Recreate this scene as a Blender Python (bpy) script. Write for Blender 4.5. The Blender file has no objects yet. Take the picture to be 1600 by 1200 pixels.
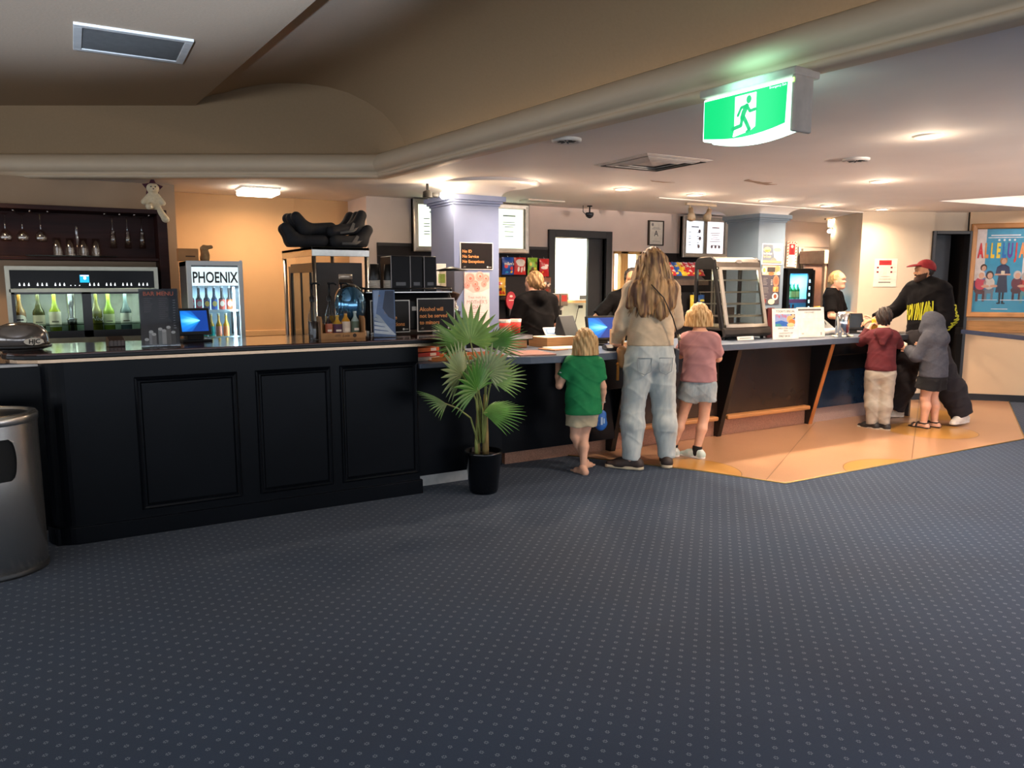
# Cinema foyer bar.  World: +X runs along the counter, +Y goes behind it, Z up, metres.
import bpy, bmesh, math, random
import numpy as np
from mathutils import Vector, Matrix, Euler
from mathutils.bvhtree import BVHTree
R = math.radians
rnd = random.Random(7)
C = bpy.context.scene.collection

# ---------------------------------------------------------------- materials
def lin(h):
    h = h.lstrip('#')
    o = []
    for i in (0, 2, 4):
        c = int(h[i:i+2], 16) / 255
        o.append(c / 12.92 if c <= .04045 else ((c + .055) / 1.055) ** 2.4)
    return (*o, 1)
_mc = {}
def M(col, rough=.6, metal=0., var=.1, scale=18., bump=0., coat=0., stretch=None, col2=None, spec=.5, name=None):
    key = (col, rough, metal, var, scale, bump, coat, stretch, col2, spec)
    if key in _mc: return _mc[key]
    m = bpy.data.materials.new(name or 'paint_' + col.strip('#')); m.use_nodes = True
    nt = m.node_tree; b = nt.nodes['Principled BSDF']
    c = lin(col)
    tc = nt.nodes.new('ShaderNodeTexCoord'); nz = nt.nodes.new('ShaderNodeTexNoise')
    nz.inputs['Scale'].default_value = scale; nz.inputs['Detail'].default_value = 3
    if stretch:
        mp = nt.nodes.new('ShaderNodeMapping'); mp.inputs['Scale'].default_value = stretch
        nt.links.new(tc.outputs['Object'], mp.inputs['Vector']); nt.links.new(mp.outputs['Vector'], nz.inputs['Vector'])
    else: nt.links.new(tc.outputs['Object'], nz.inputs['Vector'])
    rp = nt.nodes.new('ShaderNodeValToRGB')
    if col2:
        rp.color_ramp.elements[0].color = c; rp.color_ramp.elements[1].color = lin(col2)
        rp.color_ramp.elements[0].position = .38; rp.color_ramp.elements[1].position = .62
    else:
        rp.color_ramp.elements[0].color = (*[x * (1 - var) for x in c[:3]], 1)
        rp.color_ramp.elements[1].color = (*[min(1, x * (1 + var)) for x in c[:3]], 1)
        rp.color_ramp.elements[0].position = .3; rp.color_ramp.elements[1].position = .7
    nt.links.new(nz.outputs['Fac'], rp.inputs['Fac']); nt.links.new(rp.outputs['Color'], b.inputs['Base Color'])
    b.inputs['Roughness'].default_value = rough; b.inputs['Metallic'].default_value = metal
    b.inputs['Coat Weight'].default_value = coat; b.inputs['Coat Roughness'].default_value = .12
    b.inputs['Specular IOR Level'].default_value = spec
    if bump:
        bp = nt.nodes.new('ShaderNodeBump'); bp.inputs['Strength'].default_value = bump; bp.inputs['Distance'].default_value = .004
        nt.links.new(nz.outputs['Fac'], bp.inputs['Height']); nt.links.new(bp.outputs['Normal'], b.inputs['Normal'])
    _mc[key] = m
    return m
def EM(col, s=1., base='#ffffff'):
    key = ('e', col, s)
    if key in _mc: return _mc[key]
    m = bpy.data.materials.new('glow_' + col.strip('#')); m.use_nodes = True
    b = m.node_tree.nodes['Principled BSDF']
    b.inputs['Base Color'].default_value = (.02,.02,.02,1) if s < 3 else lin(base); b.inputs['Specular IOR Level'].default_value = .15
    b.inputs['Emission Color'].default_value = lin(col); b.inputs['Emission Strength'].default_value = s
    b.inputs['Roughness'].default_value = .4
    _mc[key] = m
    return m
def GL(col='#ffffff', ior=1.3, rough=.03, tint=.9):
    """thin clear glass / acrylic"""
    key = ('g', col, ior, rough, tint)
    if key in _mc: return _mc[key]
    m = bpy.data.materials.new('clear_' + col.strip('#')); m.use_nodes = True
    nt = m.node_tree; nt.nodes.clear()
    o = nt.nodes.new('ShaderNodeOutputMaterial'); mx = nt.nodes.new('ShaderNodeMixShader')
    t = nt.nodes.new('ShaderNodeBsdfTransparent'); g = nt.nodes.new('ShaderNodeBsdfGlossy'); lw = nt.nodes.new('ShaderNodeLayerWeight')
    c = lin(col); t.inputs[0].default_value = (c[0]*tint, c[1]*tint, c[2]*tint, 1); lw.inputs[0].default_value = .5
    g.inputs['Roughness'].default_value = rough
    pw = nt.nodes.new('ShaderNodeMath'); pw.operation = 'POWER'; pw.inputs[1].default_value = 4; nt.links.new(lw.outputs['Facing'], pw.inputs[0])
    f = nt.nodes.new('ShaderNodeMath'); f.operation = 'MULTIPLY_ADD'; f.inputs[1].default_value = .7; f.inputs[2].default_value = ((ior-1)/(ior+1))**2; nt.links.new(pw.outputs[0], f.inputs[0])
    nt.links.new(f.outputs[0], mx.inputs[0]); nt.links.new(t.outputs[0], mx.inputs[1]); nt.links.new(g.outputs[0], mx.inputs[2])
    nt.links.new(mx.outputs[0], o.inputs[0])
    _mc[key] = m
    return m
BLACK = M('#0b0b0d', .35, spec=.3); BLACKM = M('#121214', .6, spec=.25); STEEL = M('#b9b7b2', .28, 1., .06, 40); WHITE = M('#ece8e0', .5)
CHROME = M('#d8d8d8', .12, 1., .02)

# ---------------------------------------------------------------- mesh building
class MB:
    def __init__(s): s.v = []; s.f = []; s.mi = []; s.sm = []; s.cur = 0; s.X = None
    def mat(s, i): s.cur = i; return s
    def xf(s, m=None): s.X = m; return s
    def add(s, vs, fs, smooth=False):
        n = len(s.v)
        if s.X is not None: vs = [tuple(s.X @ Vector(p)) for p in vs]
        s.v += [tuple(p) for p in vs]; s.f += [tuple(i + n for i in f) for f in fs]
        s.mi += [s.cur] * len(fs); s.sm += [smooth] * len(fs); return s
    def box(s, x0, x1, y0, y1, z0, z1):
        return s.add([(x0,y0,z0),(x1,y0,z0),(x1,y1,z0),(x0,y1,z0),(x0,y0,z1),(x1,y0,z1),(x1,y1,z1),(x0,y1,z1)],
              [(0,3,2,1),(4,5,6,7),(0,1,5,4),(1,2,6,5),(2,3,7,6),(3,0,4,7)])
    def prism(s, poly, z0, z1, ax='z'):
        """extrude a CCW polygon; ax: 'z' poly=(x,y); 'y' poly=(x,z) ; 'x' poly=(y,z)"""
        n = len(poly)
        def p(a, b, c): return (a,b,c) if ax == 'z' else ((a,c,b) if ax == 'y' else (c,a,b))
        vs = [p(a,b,z0) for a,b in poly] + [p(a,b,z1) for a,b in poly]
        fs = [tuple(range(n))[::-1], tuple(range(n, 2*n))] + [(i,(i+1)%n,n+(i+1)%n,n+i) for i in range(n)]
        if ax == 'y': fs = [f[::-1] for f in fs]
        return s.add(vs, fs)
    def tube(s, pts, r, n=8, smooth=True, caps=True, flat=1.):
        pts = [Vector(p) for p in pts]; k = len(pts); rs = r if isinstance(r, (list, tuple)) else [r] * k
        vs = []; fs = []; up = None
        for i, p in enumerate(pts):
            d = (pts[min(i+1,k-1)] - pts[max(i-1,0)])
            if d.length < 1e-9: d = Vector((0,0,1))
            d.normalize()
            if up is None:
                up = Vector((0,0,1)) if abs(d.z) < .9 else Vector((1,0,0))
            a = d.cross(up)
            if a.length < 1e-6: a = d.orthogonal()
            a.normalize(); b = a.cross(d).normalized(); up = b
            vs += [p + (a*math.cos(2*math.pi*j/n) + b*flat*math.sin(2*math.pi*j/n))*rs[i] for j in range(n)]
        for i in range(k-1):
            fs += [(i*n+j, i*n+(j+1)%n, (i+1)*n+(j+1)%n, (i+1)*n+j) for j in range(n)]
        if caps: fs += [tuple(range(n))[::-1], tuple(range((k-1)*n, k*n))]
        return s.add(vs, fs, smooth)
    def lathe(s, prof, c=(0,0,0), n=24, smooth=True, a0=0, a1=360, ends=False):
        full = abs(a1-a0) >= 359.9; m = n if full else n+1; vs = []; fs = []
        for r, z in prof:
            vs += [(c[0]+r*math.cos(R(a0+(a1-a0)*j/n)), c[1]+r*math.sin(R(a0+(a1-a0)*j/n)), c[2]+z) for j in range(m)]
        for i in range(len(prof)-1):
            for j in range(n):
                q = (j+1) % m
                fs.append((i*m+j, i*m+q, (i+1)*m+q, (i+1)*m+j))
        s.add(vs, fs, smooth)
        if full and ends:
            if prof[0][0] > 1e-4 and len(prof) > 1: s.add(vs[:m], [tuple(range(m))[::-1]])
            if prof[-1][0] > 1e-4: s.add(vs[-m:], [tuple(range(m))])
        return s
    def ell(s, c, r, n=16, m=10):
        if not isinstance(r, (tuple, list)): r = (r, r, r)
        vs = [(c[0], c[1], c[2]-r[2])]; fs = []
        for i in range(1, m):
            t = math.pi*i/m - math.pi/2
            vs += [(c[0]+r[0]*math.cos(t)*math.cos(2*math.pi*j/n), c[1]+r[1]*math.cos(t)*math.sin(2*math.pi*j/n), c[2]+r[2]*math.sin(t)) for j in range(n)]
        vs.append((c[0], c[1], c[2]+r[2])); e = len(vs)-1
        fs += [(0, 1+(j+1)%n, 1+j) for j in range(n)]
        for i in range(m-2):
            fs += [(1+i*n+j, 1+i*n+(j+1)%n, 1+(i+1)*n+(j+1)%n, 1+(i+1)*n+j) for j in range(n)]
        fs += [(1+(m-2)*n+j, 1+(m-2)*n+(j+1)%n, e) for j in range(n)]
        return s.add(vs, fs, True)
    def rect(s, x0, x1, z0, z1, y=0.):      # flat print facing -Y
        return s.add([(x0,y,z0),(x1,y,z0),(x1,y,z1),(x0,y,z1)], [(0,1,2,3)])
    def disc(s, x, z, rx, rz, y=0., n=20):
        return s.add([(x+rx*math.cos(2*math.pi*j/n), y, z+rz*math.sin(2*math.pi*j/n)) for j in range(n)], [tuple(range(n))])
    def poly(s, pts, y=0.): return s.add([(a, y, b) for a, b in pts], [tuple(range(len(pts)))])
    def stroke(s, pts, w, y=0.):
        for i in range(len(pts)-1):
            (a, b), (c, d) = pts[i], pts[i+1]; L = math.hypot(c-a, d-b); nx, nz = -(d-b)/L*w, (c-a)/L*w
            s.poly([(a-nx,b-nz),(c-nx,d-nz),(c+nx,d+nz),(a+nx,b+nz)], y)
        for a, b in pts: s.disc(a, b, w, w, y, 10)
        return s
    def text(s, t, x, z, size, y=0., align='CENTER', bold=0., sx=1., shear=0.):
        vs, fs = text_geo(t, bold, align, shear)
        return s.add([(x+a*size*sx, y, z+b*size) for a, b in vs], fs)
    def mesh(s, name, mats):
        me = bpy.data.meshes.new(name); me.from_pydata(s.v, [], s.f)
        for m in (mats if isinstance(mats, (list, tuple)) else [mats]): me.materials.append(m)
        me.polygons.foreach_set('material_index', s.mi); me.polygons.foreach_set('use_smooth', s.sm); me.update()
        return me
    def build(s, name, mats, parent=None, loc=(0,0,0), rotz=0, bev=0., label=None):
        o = bpy.data.objects.new(name, s.mesh(name, mats)); C.objects.link(o); o.location = loc; o.rotation_euler = (0,0,rotz)
        if parent: o.parent = parent
        if bev:
            b = o.modifiers.new('bevel', 'BEVEL'); b.width = bev; b.segments = 2; b.limit_method = 'ANGLE'; b.angle_limit = R(40)
        if label: o['label'] = label
        return o
_tc = {}
def text_geo(t, bold, align, shear):
    key = (t, bold, align, shear)
    if key not in _tc:
        cu = bpy.data.curves.new('glyphs', 'FONT'); cu.body = t; cu.size = 1; cu.align_x = align; cu.offset = bold; cu.shear = shear
        cu.resolution_u = 3; cu.space_line = .85
        o = bpy.data.objects.new('glyphs', cu); C.objects.link(o)
        dg = bpy.context.evaluated_depsgraph_get(); me = o.evaluated_get(dg).to_mesh()
        _tc[key] = ([(v.co.x, v.co.y) for v in me.vertices], [tuple(p.vertices) for p in me.polygons])
        o.evaluated_get(dg).to_mesh_clear(); bpy.data.objects.remove(o); bpy.data.curves.remove(cu)
    return _tc[key]

def thing(name, label, cat, loc=(0,0,0), rotz=0., group=None):
    o = bpy.data.objects.new(name, None); C.objects.link(o); o.empty_display_size = .05
    o.location = loc; o.rotation_euler = (0,0,rotz); return tag(o, label, cat, group)
def tag(o, label, cat, group=None, kind=None):
    if label: o['label'] = label
    if cat: o['category'] = cat
    if group: o['group'] = group
    if kind: o['kind'] = kind
    return o
def struct(name, mb, mats, label=None, parent=None, **k):
    o = mb.build(name, mats, parent, **k)
    if parent is None: o['kind'] = 'structure'
    if label: o['label'] = label
    return o
def dup(root, loc, label, rotz=None, group=None):
    def cp(o, par):
        c = o.copy(); C.objects.link(c); c.parent = par
        for ch in list(o.children): cp(ch, c)
        return c
    r = cp(root, None); r.location = loc; r['label'] = label
    if rotz is not None: r.rotation_euler = (0,0,rotz)
    if group: r['group'] = group
    return r

# ---------------------------------------------------------------- smooth bodies: signed distance field -> surface nets
def smin(a, b, k):
    h = np.maximum(k - np.abs(a - b), 0) / k
    return np.minimum(a, b) - h*h*k*.25
def cap(a, b, r1, r2=None, sq=1., k=.02, cut=False, op='u', cut0=False): return dict(t='c', a=np.array(a, float), b=np.array(b, float), r1=r1, r2=r1 if r2 is None else r2, sq=sq, k=k, cut=cut, cut0=cut0, op=op)
def el(c, r, rot=None, k=.02, op='u'): return dict(t='e', c=np.array(c, float), r=np.array(r if isinstance(r, (tuple, list)) else (r,r,r), float), rot=rot, k=k, op=op)
def sdf(prims, h, planes=(), disp=None):
    lo = np.full(3, 1e9); hi = -lo
    for p in prims:
        if p['op'] != 'u': continue
        if p['t'] == 'c':
            r = max(p['r1'], p['r2']); l = np.minimum(p['a'], p['b'])-r; u = np.maximum(p['a'], p['b'])+r
        else: r = p['r'].max(); l = p['c']-r; u = p['c']+r
        lo = np.minimum(lo, l); hi = np.maximum(hi, u)
    lo -= 3*h+.012; hi += 3*h+.012; n = np.ceil((hi-lo)/h).astype(int)+1
    ax = [lo[i]+h*np.arange(n[i]) for i in range(3)]
    D = np.full(n, .2, np.float32)
    for p in prims:
        mg = .05+p['k']
        if p['t'] == 'c':
            r = max(p['r1'], p['r2']); l = np.minimum(p['a'], p['b'])-r-mg; u = np.maximum(p['a'], p['b'])+r+mg
        else: r = p['r'].max(); l = p['c']-r-mg; u = p['c']+r+mg
        i0 = np.clip(np.floor((l-lo)/h).astype(int), 0, n); i1 = np.clip(np.ceil((u-lo)/h).astype(int)+1, 0, n)
        if (i1 <= i0).any(): continue
        sl = tuple(slice(i0[i], i1[i]) for i in range(3))
        x = ax[0][sl[0]][:,None,None]; y = ax[1][sl[1]][None,:,None]; z = ax[2][sl[2]][None,None,:]
        if p['t'] == 'c':
            a = p['a']; ba = p['b']-a; L = max(ba@ba, 1e-9)
            t0 = ((x-a[0])*ba[0]+(y-a[1])*ba[1]+(z-a[2])*ba[2])/L; t = np.clip(t0, 0, 1)
            d = np.sqrt((x-a[0]-t*ba[0])**2+((y-a[1]-t*ba[1])/p['sq'])**2+(z-a[2]-t*ba[2])**2)-(p['r1']+t*(p['r2']-p['r1']))
            if p['sq'] != 1: d = d*min(1, p['sq'])
            if p['cut']: d = np.maximum(d, (t0-1)*math.sqrt(L))
            if p['cut0']: d = np.maximum(d, -t0*math.sqrt(L))
        else:
            q = [x-p['c'][0], y-p['c'][1], z-p['c'][2]]
            if p['rot'] is not None:
                m = p['rot'].transposed(); q = [m[i][0]*q[0]+m[i][1]*q[1]+m[i][2]*q[2] for i in range(3)]
            k0 = np.sqrt((q[0]/p['r'][0])**2+(q[1]/p['r'][1])**2+(q[2]/p['r'][2])**2)
            d = (k0-1)*p['r'].min()
        if p['op'] == 'u': D[sl] = smin(D[sl], d, p['k'])
        elif p['op'] == 's': D[sl] = -smin(-D[sl], d, p['k'])
    if disp is not None:
        x = ax[0][:,None,None]; y = ax[1][None,:,None]; z = ax[2][None,None,:]
        D = D + disp(x, y, z)
    for pt, nn in planes:
        nn = np.array(nn, float); nn /= np.linalg.norm(nn)
        D = np.maximum(D, ((ax[0]-pt[0])*nn[0])[:,None,None]+((ax[1]-pt[1])*nn[1])[None,:,None]+((ax[2]-pt[2])*nn[2])[None,None,:])
    return nets(D, lo, h)
def nets(D, lo, h):
    S = (D < 0).astype(np.uint8); nx, ny, nz = D.shape
    c = sum(S[i:nx-1+i, j:ny-1+j, k:nz-1+k] for i in (0,1) for j in (0,1) for k in (0,1))
    act = (c > 0) & (c < 8); ai = np.argwhere(act); idx = np.full(act.shape, -1, int); idx[act] = np.arange(len(ai))
    acc = np.zeros((len(ai), 3)); cnt = np.zeros(len(ai))
    cor = [(i,j,k) for i in (0,1) for j in (0,1) for k in (0,1)]
    for a in cor:
        for b in cor:
            if sum(b)-sum(a) == 1 and sum(abs(b[q]-a[q]) for q in range(3)) == 1:
                da = D[ai[:,0]+a[0], ai[:,1]+a[1], ai[:,2]+a[2]]; db = D[ai[:,0]+b[0], ai[:,1]+b[1], ai[:,2]+b[2]]
                m = (da < 0) != (db < 0); t = np.where(m, da/np.where(m, da-db, 1), 0)
                acc += np.where(m[:,None], np.array(a)+t[:,None]*(np.array(b)-np.array(a)), 0); cnt += m
    V = lo+h*(ai+acc/np.maximum(cnt, 1)[:,None]); F = []
    for axn in range(3):
        sa = [slice(None)]*3; sb = [slice(None)]*3; sa[axn] = slice(0,-1); sb[axn] = slice(1,None)
        A = S[tuple(sa)]; B = S[tuple(sb)]; e = np.argwhere(A != B)
        o1, o2 = [(1,2),(2,0),(0,1)][axn]
        lim = np.array(act.shape); ok = (e[:,o1] > 0)&(e[:,o2] > 0)&(e[:,o1] < lim[o1])&(e[:,o2] < lim[o2]); e = e[ok]
        ins = A[e[:,0], e[:,1], e[:,2]] == 1
        q = []
        for d1, d2 in ((-1,-1),(0,-1),(0,0),(-1,0)):
            f = e.copy(); f[:,o1] += d1; f[:,o2] += d2; q.append(idx[f[:,0], f[:,1], f[:,2]])
        q = np.stack(q, 1); q[~ins] = q[~ins][:,::-1]; F.append(q)
    F = np.concatenate(F); F = F[(F >= 0).all(1)]
    return V, F
def sdf_obj(name, prims, h, mats, parent=None, planes=(), disp=None, extra=None, loc=(0,0,0), rotz=0., paint=None):
    """extra: list of further (V,F) joined into the same mesh; paint(V)->material index per face centre"""
    V, F = sdf(prims, h, planes, disp)
    for v2, f2 in (extra or []): F = np.concatenate([F, f2+len(V)]); V = np.concatenate([V, v2])
    me = bpy.data.meshes.new(name); me.from_pydata(V.tolist(), [], F.tolist())
    for m in (mats if isinstance(mats, (list, tuple)) else [mats]): me.materials.append(m)
    me.polygons.foreach_set('use_smooth', [True]*len(F))
    if paint is not None: me.polygons.foreach_set('material_index', paint(V[F].mean(1)).astype(np.int32))
    me.update(); o = bpy.data.objects.new(name, me); C.objects.link(o); o.location = loc; o.rotation_euler = (0,0,rotz)
    if parent: o.parent = parent
    return o
# ---------------------------------------------------------------- room shell
def N(xo, yo): return (.866025*xo+.5*yo, -.5*xo+.866025*yo)     # square to the poster wall -> world
CEIL = 2.33
def lamp(name, kind, loc, power, col, size=.1, rot=(0,0,0), spread=None, size_y=None, cone=None, blend=.6):
    l = bpy.data.lights.new(name, kind); l.energy = power; l.color = lin(col)[:3]
    if kind == 'AREA':
        l.shape = 'DISK' if size_y is None else 'RECTANGLE'; l.size = size
        if size_y: l.size_y = size_y
        if spread: l.spread = R(spread)
    elif kind == 'SPOT': l.spot_size = R(cone); l.spot_blend = blend; l.shadow_soft_size = size
    else: l.shadow_soft_size = size
    o = bpy.data.objects.new(name, l); C.objects.link(o); o.location = loc; o.rotation_euler = rot; return o
def nodes(m): return m.node_tree.nodes, m.node_tree.links
def mth(nt, op, a, b=None, c=None):
    n = nt.nodes.new('ShaderNodeMath'); n.operation = op
    for i, v in enumerate((a, b, c)):
        if v is None: continue
        if isinstance(v, (int, float)): n.inputs[i].default_value = v
        else: nt.links.new(v, n.inputs[i])
    return n.outputs[0]
def carpet_mat():
    m = bpy.data.materials.new('navy_carpet'); m.use_nodes = True; nt = m.node_tree; b = nt.nodes['Principled BSDF']
    tc = nt.nodes.new('ShaderNodeTexCoord'); sp = nt.nodes.new('ShaderNodeSeparateXYZ'); nt.links.new(tc.outputs['Object'], sp.inputs[0])
    fine = nt.nodes.new('ShaderNodeTexNoise'); fine.inputs['Scale'].default_value = 420; fine.inputs['Detail'].default_value = 2
    big = nt.nodes.new('ShaderNodeTexNoise'); big.inputs['Scale'].default_value = 1.1; big.inputs['Detail'].default_value = 4
    mid = nt.nodes.new('ShaderNodeTexNoise'); mid.inputs['Scale'].default_value = 26; mid.inputs['Detail'].default_value = 1
    for t in (fine, big, mid): nt.links.new(tc.outputs['Object'], t.inputs['Vector'])
    wx = mth(nt, 'ADD', sp.outputs[0], mth(nt, 'MULTIPLY', mth(nt, 'SUBTRACT', mid.outputs['Fac'], .5), .006))
    masks = []
    for off in (0., .5):
        ds = []
        for ch, o in ((wx, .051), (sp.outputs[1], .021)):
            f = mth(nt, 'FRACT', mth(nt, 'ADD', mth(nt, 'DIVIDE', mth(nt, 'SUBTRACT', ch, o), .075), .5+off))
            ds.append(mth(nt, 'SUBTRACT', f, .5))
        r = mth(nt, 'SQRT', mth(nt, 'ADD', mth(nt, 'MULTIPLY', ds[0], ds[0]), mth(nt, 'MULTIPLY', ds[1], ds[1])))
        ring = mth(nt, 'LESS_THAN', mth(nt, 'ABSOLUTE', mth(nt, 'SUBTRACT', r, .075)), .036)
        pet = mth(nt, 'GREATER_THAN', mth(nt, 'SINE', mth(nt, 'MULTIPLY', mth(nt, 'ARCTAN2', ds[1], ds[0]), 6)), -.35)
        masks.append(mth(nt, 'MULTIPLY', ring, pet))
    mk = mth(nt, 'MULTIPLY', mth(nt, 'MAXIMUM', masks[0], masks[1]), mth(nt, 'ADD', .25, mth(nt, 'MULTIPLY', fine.outputs['Fac'], .95)))
    rp = nt.nodes.new('ShaderNodeValToRGB'); rp.color_ramp.elements[0].color = lin('#0c2036'); rp.color_ramp.elements[1].color = lin('#183450')
    rp.color_ramp.elements[0].position = .3; rp.color_ramp.elements[1].position = .7
    nt.links.new(mth(nt, 'ADD', mth(nt, 'MULTIPLY', fine.outputs['Fac'], .6), mth(nt, 'MULTIPLY', big.outputs['Fac'], .4)), rp.inputs['Fac'])
    mx = nt.nodes.new('ShaderNodeMix'); mx.data_type = 'RGBA'; mx.inputs[7].default_value = lin('#7d8794')
    nt.links.new(mk, mx.inputs[0]); nt.links.new(rp.outputs[0], mx.inputs[6]); nt.links.new(mx.outputs[2], b.inputs['Base Color'])
    b.inputs['Roughness'].default_value = .85; b.inputs['Sheen Weight'].default_value = .15; b.inputs['Specular IOR Level'].default_value = .25
    bp = nt.nodes.new('ShaderNodeBump'); bp.inputs['Strength'].default_value = .35; bp.inputs['Distance'].default_value = .003
    nt.links.new(fine.outputs['Fac'], bp.inputs['Height']); nt.links.new(bp.outputs[0], b.inputs['Normal'])
    return m
def terrazzo_mat():
    m = bpy.data.materials.new('orange_terrazzo'); m.use_nodes = True; nt = m.node_tree; b = nt.nodes['Principled BSDF']
    tc = nt.nodes.new('ShaderNodeTexCoord'); sp = nt.nodes.new('ShaderNodeSeparateXYZ'); nt.links.new(tc.outputs['Object'], sp.inputs[0])
    vo = nt.nodes.new('ShaderNodeTexVoronoi'); vo.inputs['Scale'].default_value = 130
    nz = nt.nodes.new('ShaderNodeTexNoise'); nz.inputs['Scale'].default_value = 2.2; nz.inputs['Detail'].default_value = 5
    for t in (vo, nz): nt.links.new(tc.outputs['Object'], t.inputs['Vector'])
    rp = nt.nodes.new('ShaderNodeValToRGB'); rp.color_ramp.elements[0].color = lin('#a67a58'); rp.color_ramp.elements[1].color = lin('#bd9270')
    nt.links.new(mth(nt, 'ADD', mth(nt, 'MULTIPLY', vo.outputs['Distance'], .5), mth(nt, 'MULTIPLY', nz.outputs['Fac'], .7)), rp.inputs['Fac'])
    inside = None; line = None
    for cx, cy, r in ((5.55, 3.45, .45), (4.1, 4.35, .42), (7.35, 4.35, .42), (8.25, 4.95, .4)):
        dx = mth(nt, 'SUBTRACT', sp.outputs[0], cx); dy = mth(nt, 'SUBTRACT', sp.outputs[1], cy)
        d = mth(nt, 'SUBTRACT', mth(nt, 'SQRT', mth(nt, 'ADD', mth(nt, 'MULTIPLY', dx, dx), mth(nt, 'MULTIPLY', dy, dy))), r)
        i = mth(nt, 'LESS_THAN', d, 0); l = mth(nt, 'LESS_THAN', mth(nt, 'ABSOLUTE', d), .004)
        inside = i if inside is None else mth(nt, 'MAXIMUM', inside, i); line = l if line is None else mth(nt, 'MAXIMUM', line, l)
    # two straight strip joints at 30 degrees
    q = mth(nt, 'SUBTRACT', mth(nt, 'MULTIPLY', sp.outputs[1], .857), mth(nt, 'MULTIPLY', sp.outputs[0], .515))
    for c in (1.01, .07):
        line = mth(nt, 'MAXIMUM', line, mth(nt, 'LESS_THAN', mth(nt, 'ABSOLUTE', mth(nt, 'SUBTRACT', q, c)), .004))
    mx = nt.nodes.new('ShaderNodeMix'); mx.data_type = 'RGBA'; mx.inputs[7].default_value = lin('#c08a34')
    nt.links.new(mth(nt, 'MULTIPLY', inside, .75), mx.inputs[0]); nt.links.new(rp.outputs[0], mx.inputs[6])
    m2 = nt.nodes.new('ShaderNodeMix'); m2.data_type = 'RGBA'; m2.inputs[7].default_value = lin('#6b4a2c')
    nt.links.new(mth(nt, 'MULTIPLY', line, .8), m2.inputs[0]); nt.links.new(mx.outputs[2], m2.inputs[6]); nt.links.new(m2.outputs[2], b.inputs['Base Color'])
    b.inputs['Roughness'].default_value = .28; b.inputs['Coat Weight'].default_value = .15
    return m
mb = MB(); mb.add([(-7,-9,0),(16,-9,0),(16,12,0),(-7,12,0)], [(0,1,2,3)])
struct('floor', mb, carpet_mat())
TZ = [(3.0,5.45),(3.57,5.3),(4.2,4.28),(4.47,3.7),(7.74,3.66),(10.12,5.02),(10.12,6.5),(3.0,6.5)]
mb = MB(); mb.prism(TZ, -.02, .004); struct('floor_terrazzo', mb, terrazzo_mat())
mb = MB(); mb.tube([(*p, .003) for p in TZ[1:6]], .006, 6); struct('trim_1', mb, M('#b89a62', .35, .8))
mb = MB(); mb.box(-4, 10, 5.45, 9, .001, .003); struct('floor_service', mb, M('#3a3632', .6))

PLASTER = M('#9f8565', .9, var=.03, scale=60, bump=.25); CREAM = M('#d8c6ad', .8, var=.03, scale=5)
PINKW = M('#dccabe', .8, var=.03, scale=4); WARMW = M('#d3a878', .8, var=.04, scale=3); WCEIL = M('#e8e0d8', .75, var=.03, scale=2)
# mouldings run: left run square to the view, right run towards the camera
CORN = (2.22, 6.02); LR = (-.866, .5); RRd = (.102, -.9948)
LEND = (CORN[0]+LR[0]*6.5, CORN[1]+LR[1]*6.5); REND = (CORN[0]+RRd[0]*11, CORN[1]+RRd[1]*11)
# low flat ceiling over bar and counter, with a square opening (lift-out recess) on the right
RC = [(8.02,4.84),(8.42,3.45),(11.2,3.45),(10.9,4.62)]
bm = bmesh.new()
outer = [bm.verts.new((x,y,CEIL)) for x,y in (CORN, LEND, (-4.5,12), (16,12), (16,-9), REND)]
inner = [bm.verts.new((x,y,CEIL)) for x,y in RC]
es = [bm.edges.new((a[i], a[(i+1)%len(a)])) for a in (outer, inner) for i in range(len(a))]
bmesh.ops.triangle_fill(bm, use_beauty=True, edges=es)
for i in range(4):
    a, b_ = inner[i], inner[(i+1)%4]
    u, v = bm.verts.new((a.co.x,a.co.y,CEIL+.16)), bm.verts.new((b_.co.x,b_.co.y,CEIL+.16)); bm.faces.new((a,b_,v,u))
t4 = [bm.verts.new((x,y,CEIL+.16)) for x,y in RC]; bm.faces.new(t4)
me = bpy.data.meshes.new('ceiling'); bm.to_mesh(me); bm.free(); me.materials.append(WCEIL)
o = bpy.data.objects.new('ceiling', me); C.objects.link(o); o['kind'] = 'structure'
# raised plaster ceiling: flat part on the left, a shallow vault on the right
vp = [(1.0,2.945),(1.15,2.99),(1.3,3.03),(1.45,3.06),(1.6,3.075),(1.75,3.07),(1.9,3.045),(2.03,3.0),(2.15,2.93),(2.25,2.85),(2.33,2.75),(2.39,2.64),(2.42,2.54),(2.42,2.46)]
vs = []; fs = []
for k, y in enumerate((8.2, -9)):
    for x, z in vp: vs.append((x+(6.3-y)*.075*(1 if x < 1.2 else 1.25), y, z))
n = len(vp); fs = [(i, i+1, n+i+1, n+i) for i in range(n-1)]
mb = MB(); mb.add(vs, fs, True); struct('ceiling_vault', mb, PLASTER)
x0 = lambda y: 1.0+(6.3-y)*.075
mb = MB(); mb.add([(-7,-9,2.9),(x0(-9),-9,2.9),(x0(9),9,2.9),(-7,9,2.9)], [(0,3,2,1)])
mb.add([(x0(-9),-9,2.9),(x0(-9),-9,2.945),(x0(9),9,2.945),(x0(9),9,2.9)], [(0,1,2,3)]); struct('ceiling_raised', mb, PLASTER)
mb = MB(); mb.prism([(-5.8,-7.2),(3.3,-7.2),(2.95,-1.6),(-5.8,-1.6)], CEIL, 2.96); struct('ceiling_rear_block', mb, WCEIL)  # added unseen soffit, keeps window light off the raised end wall
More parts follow.
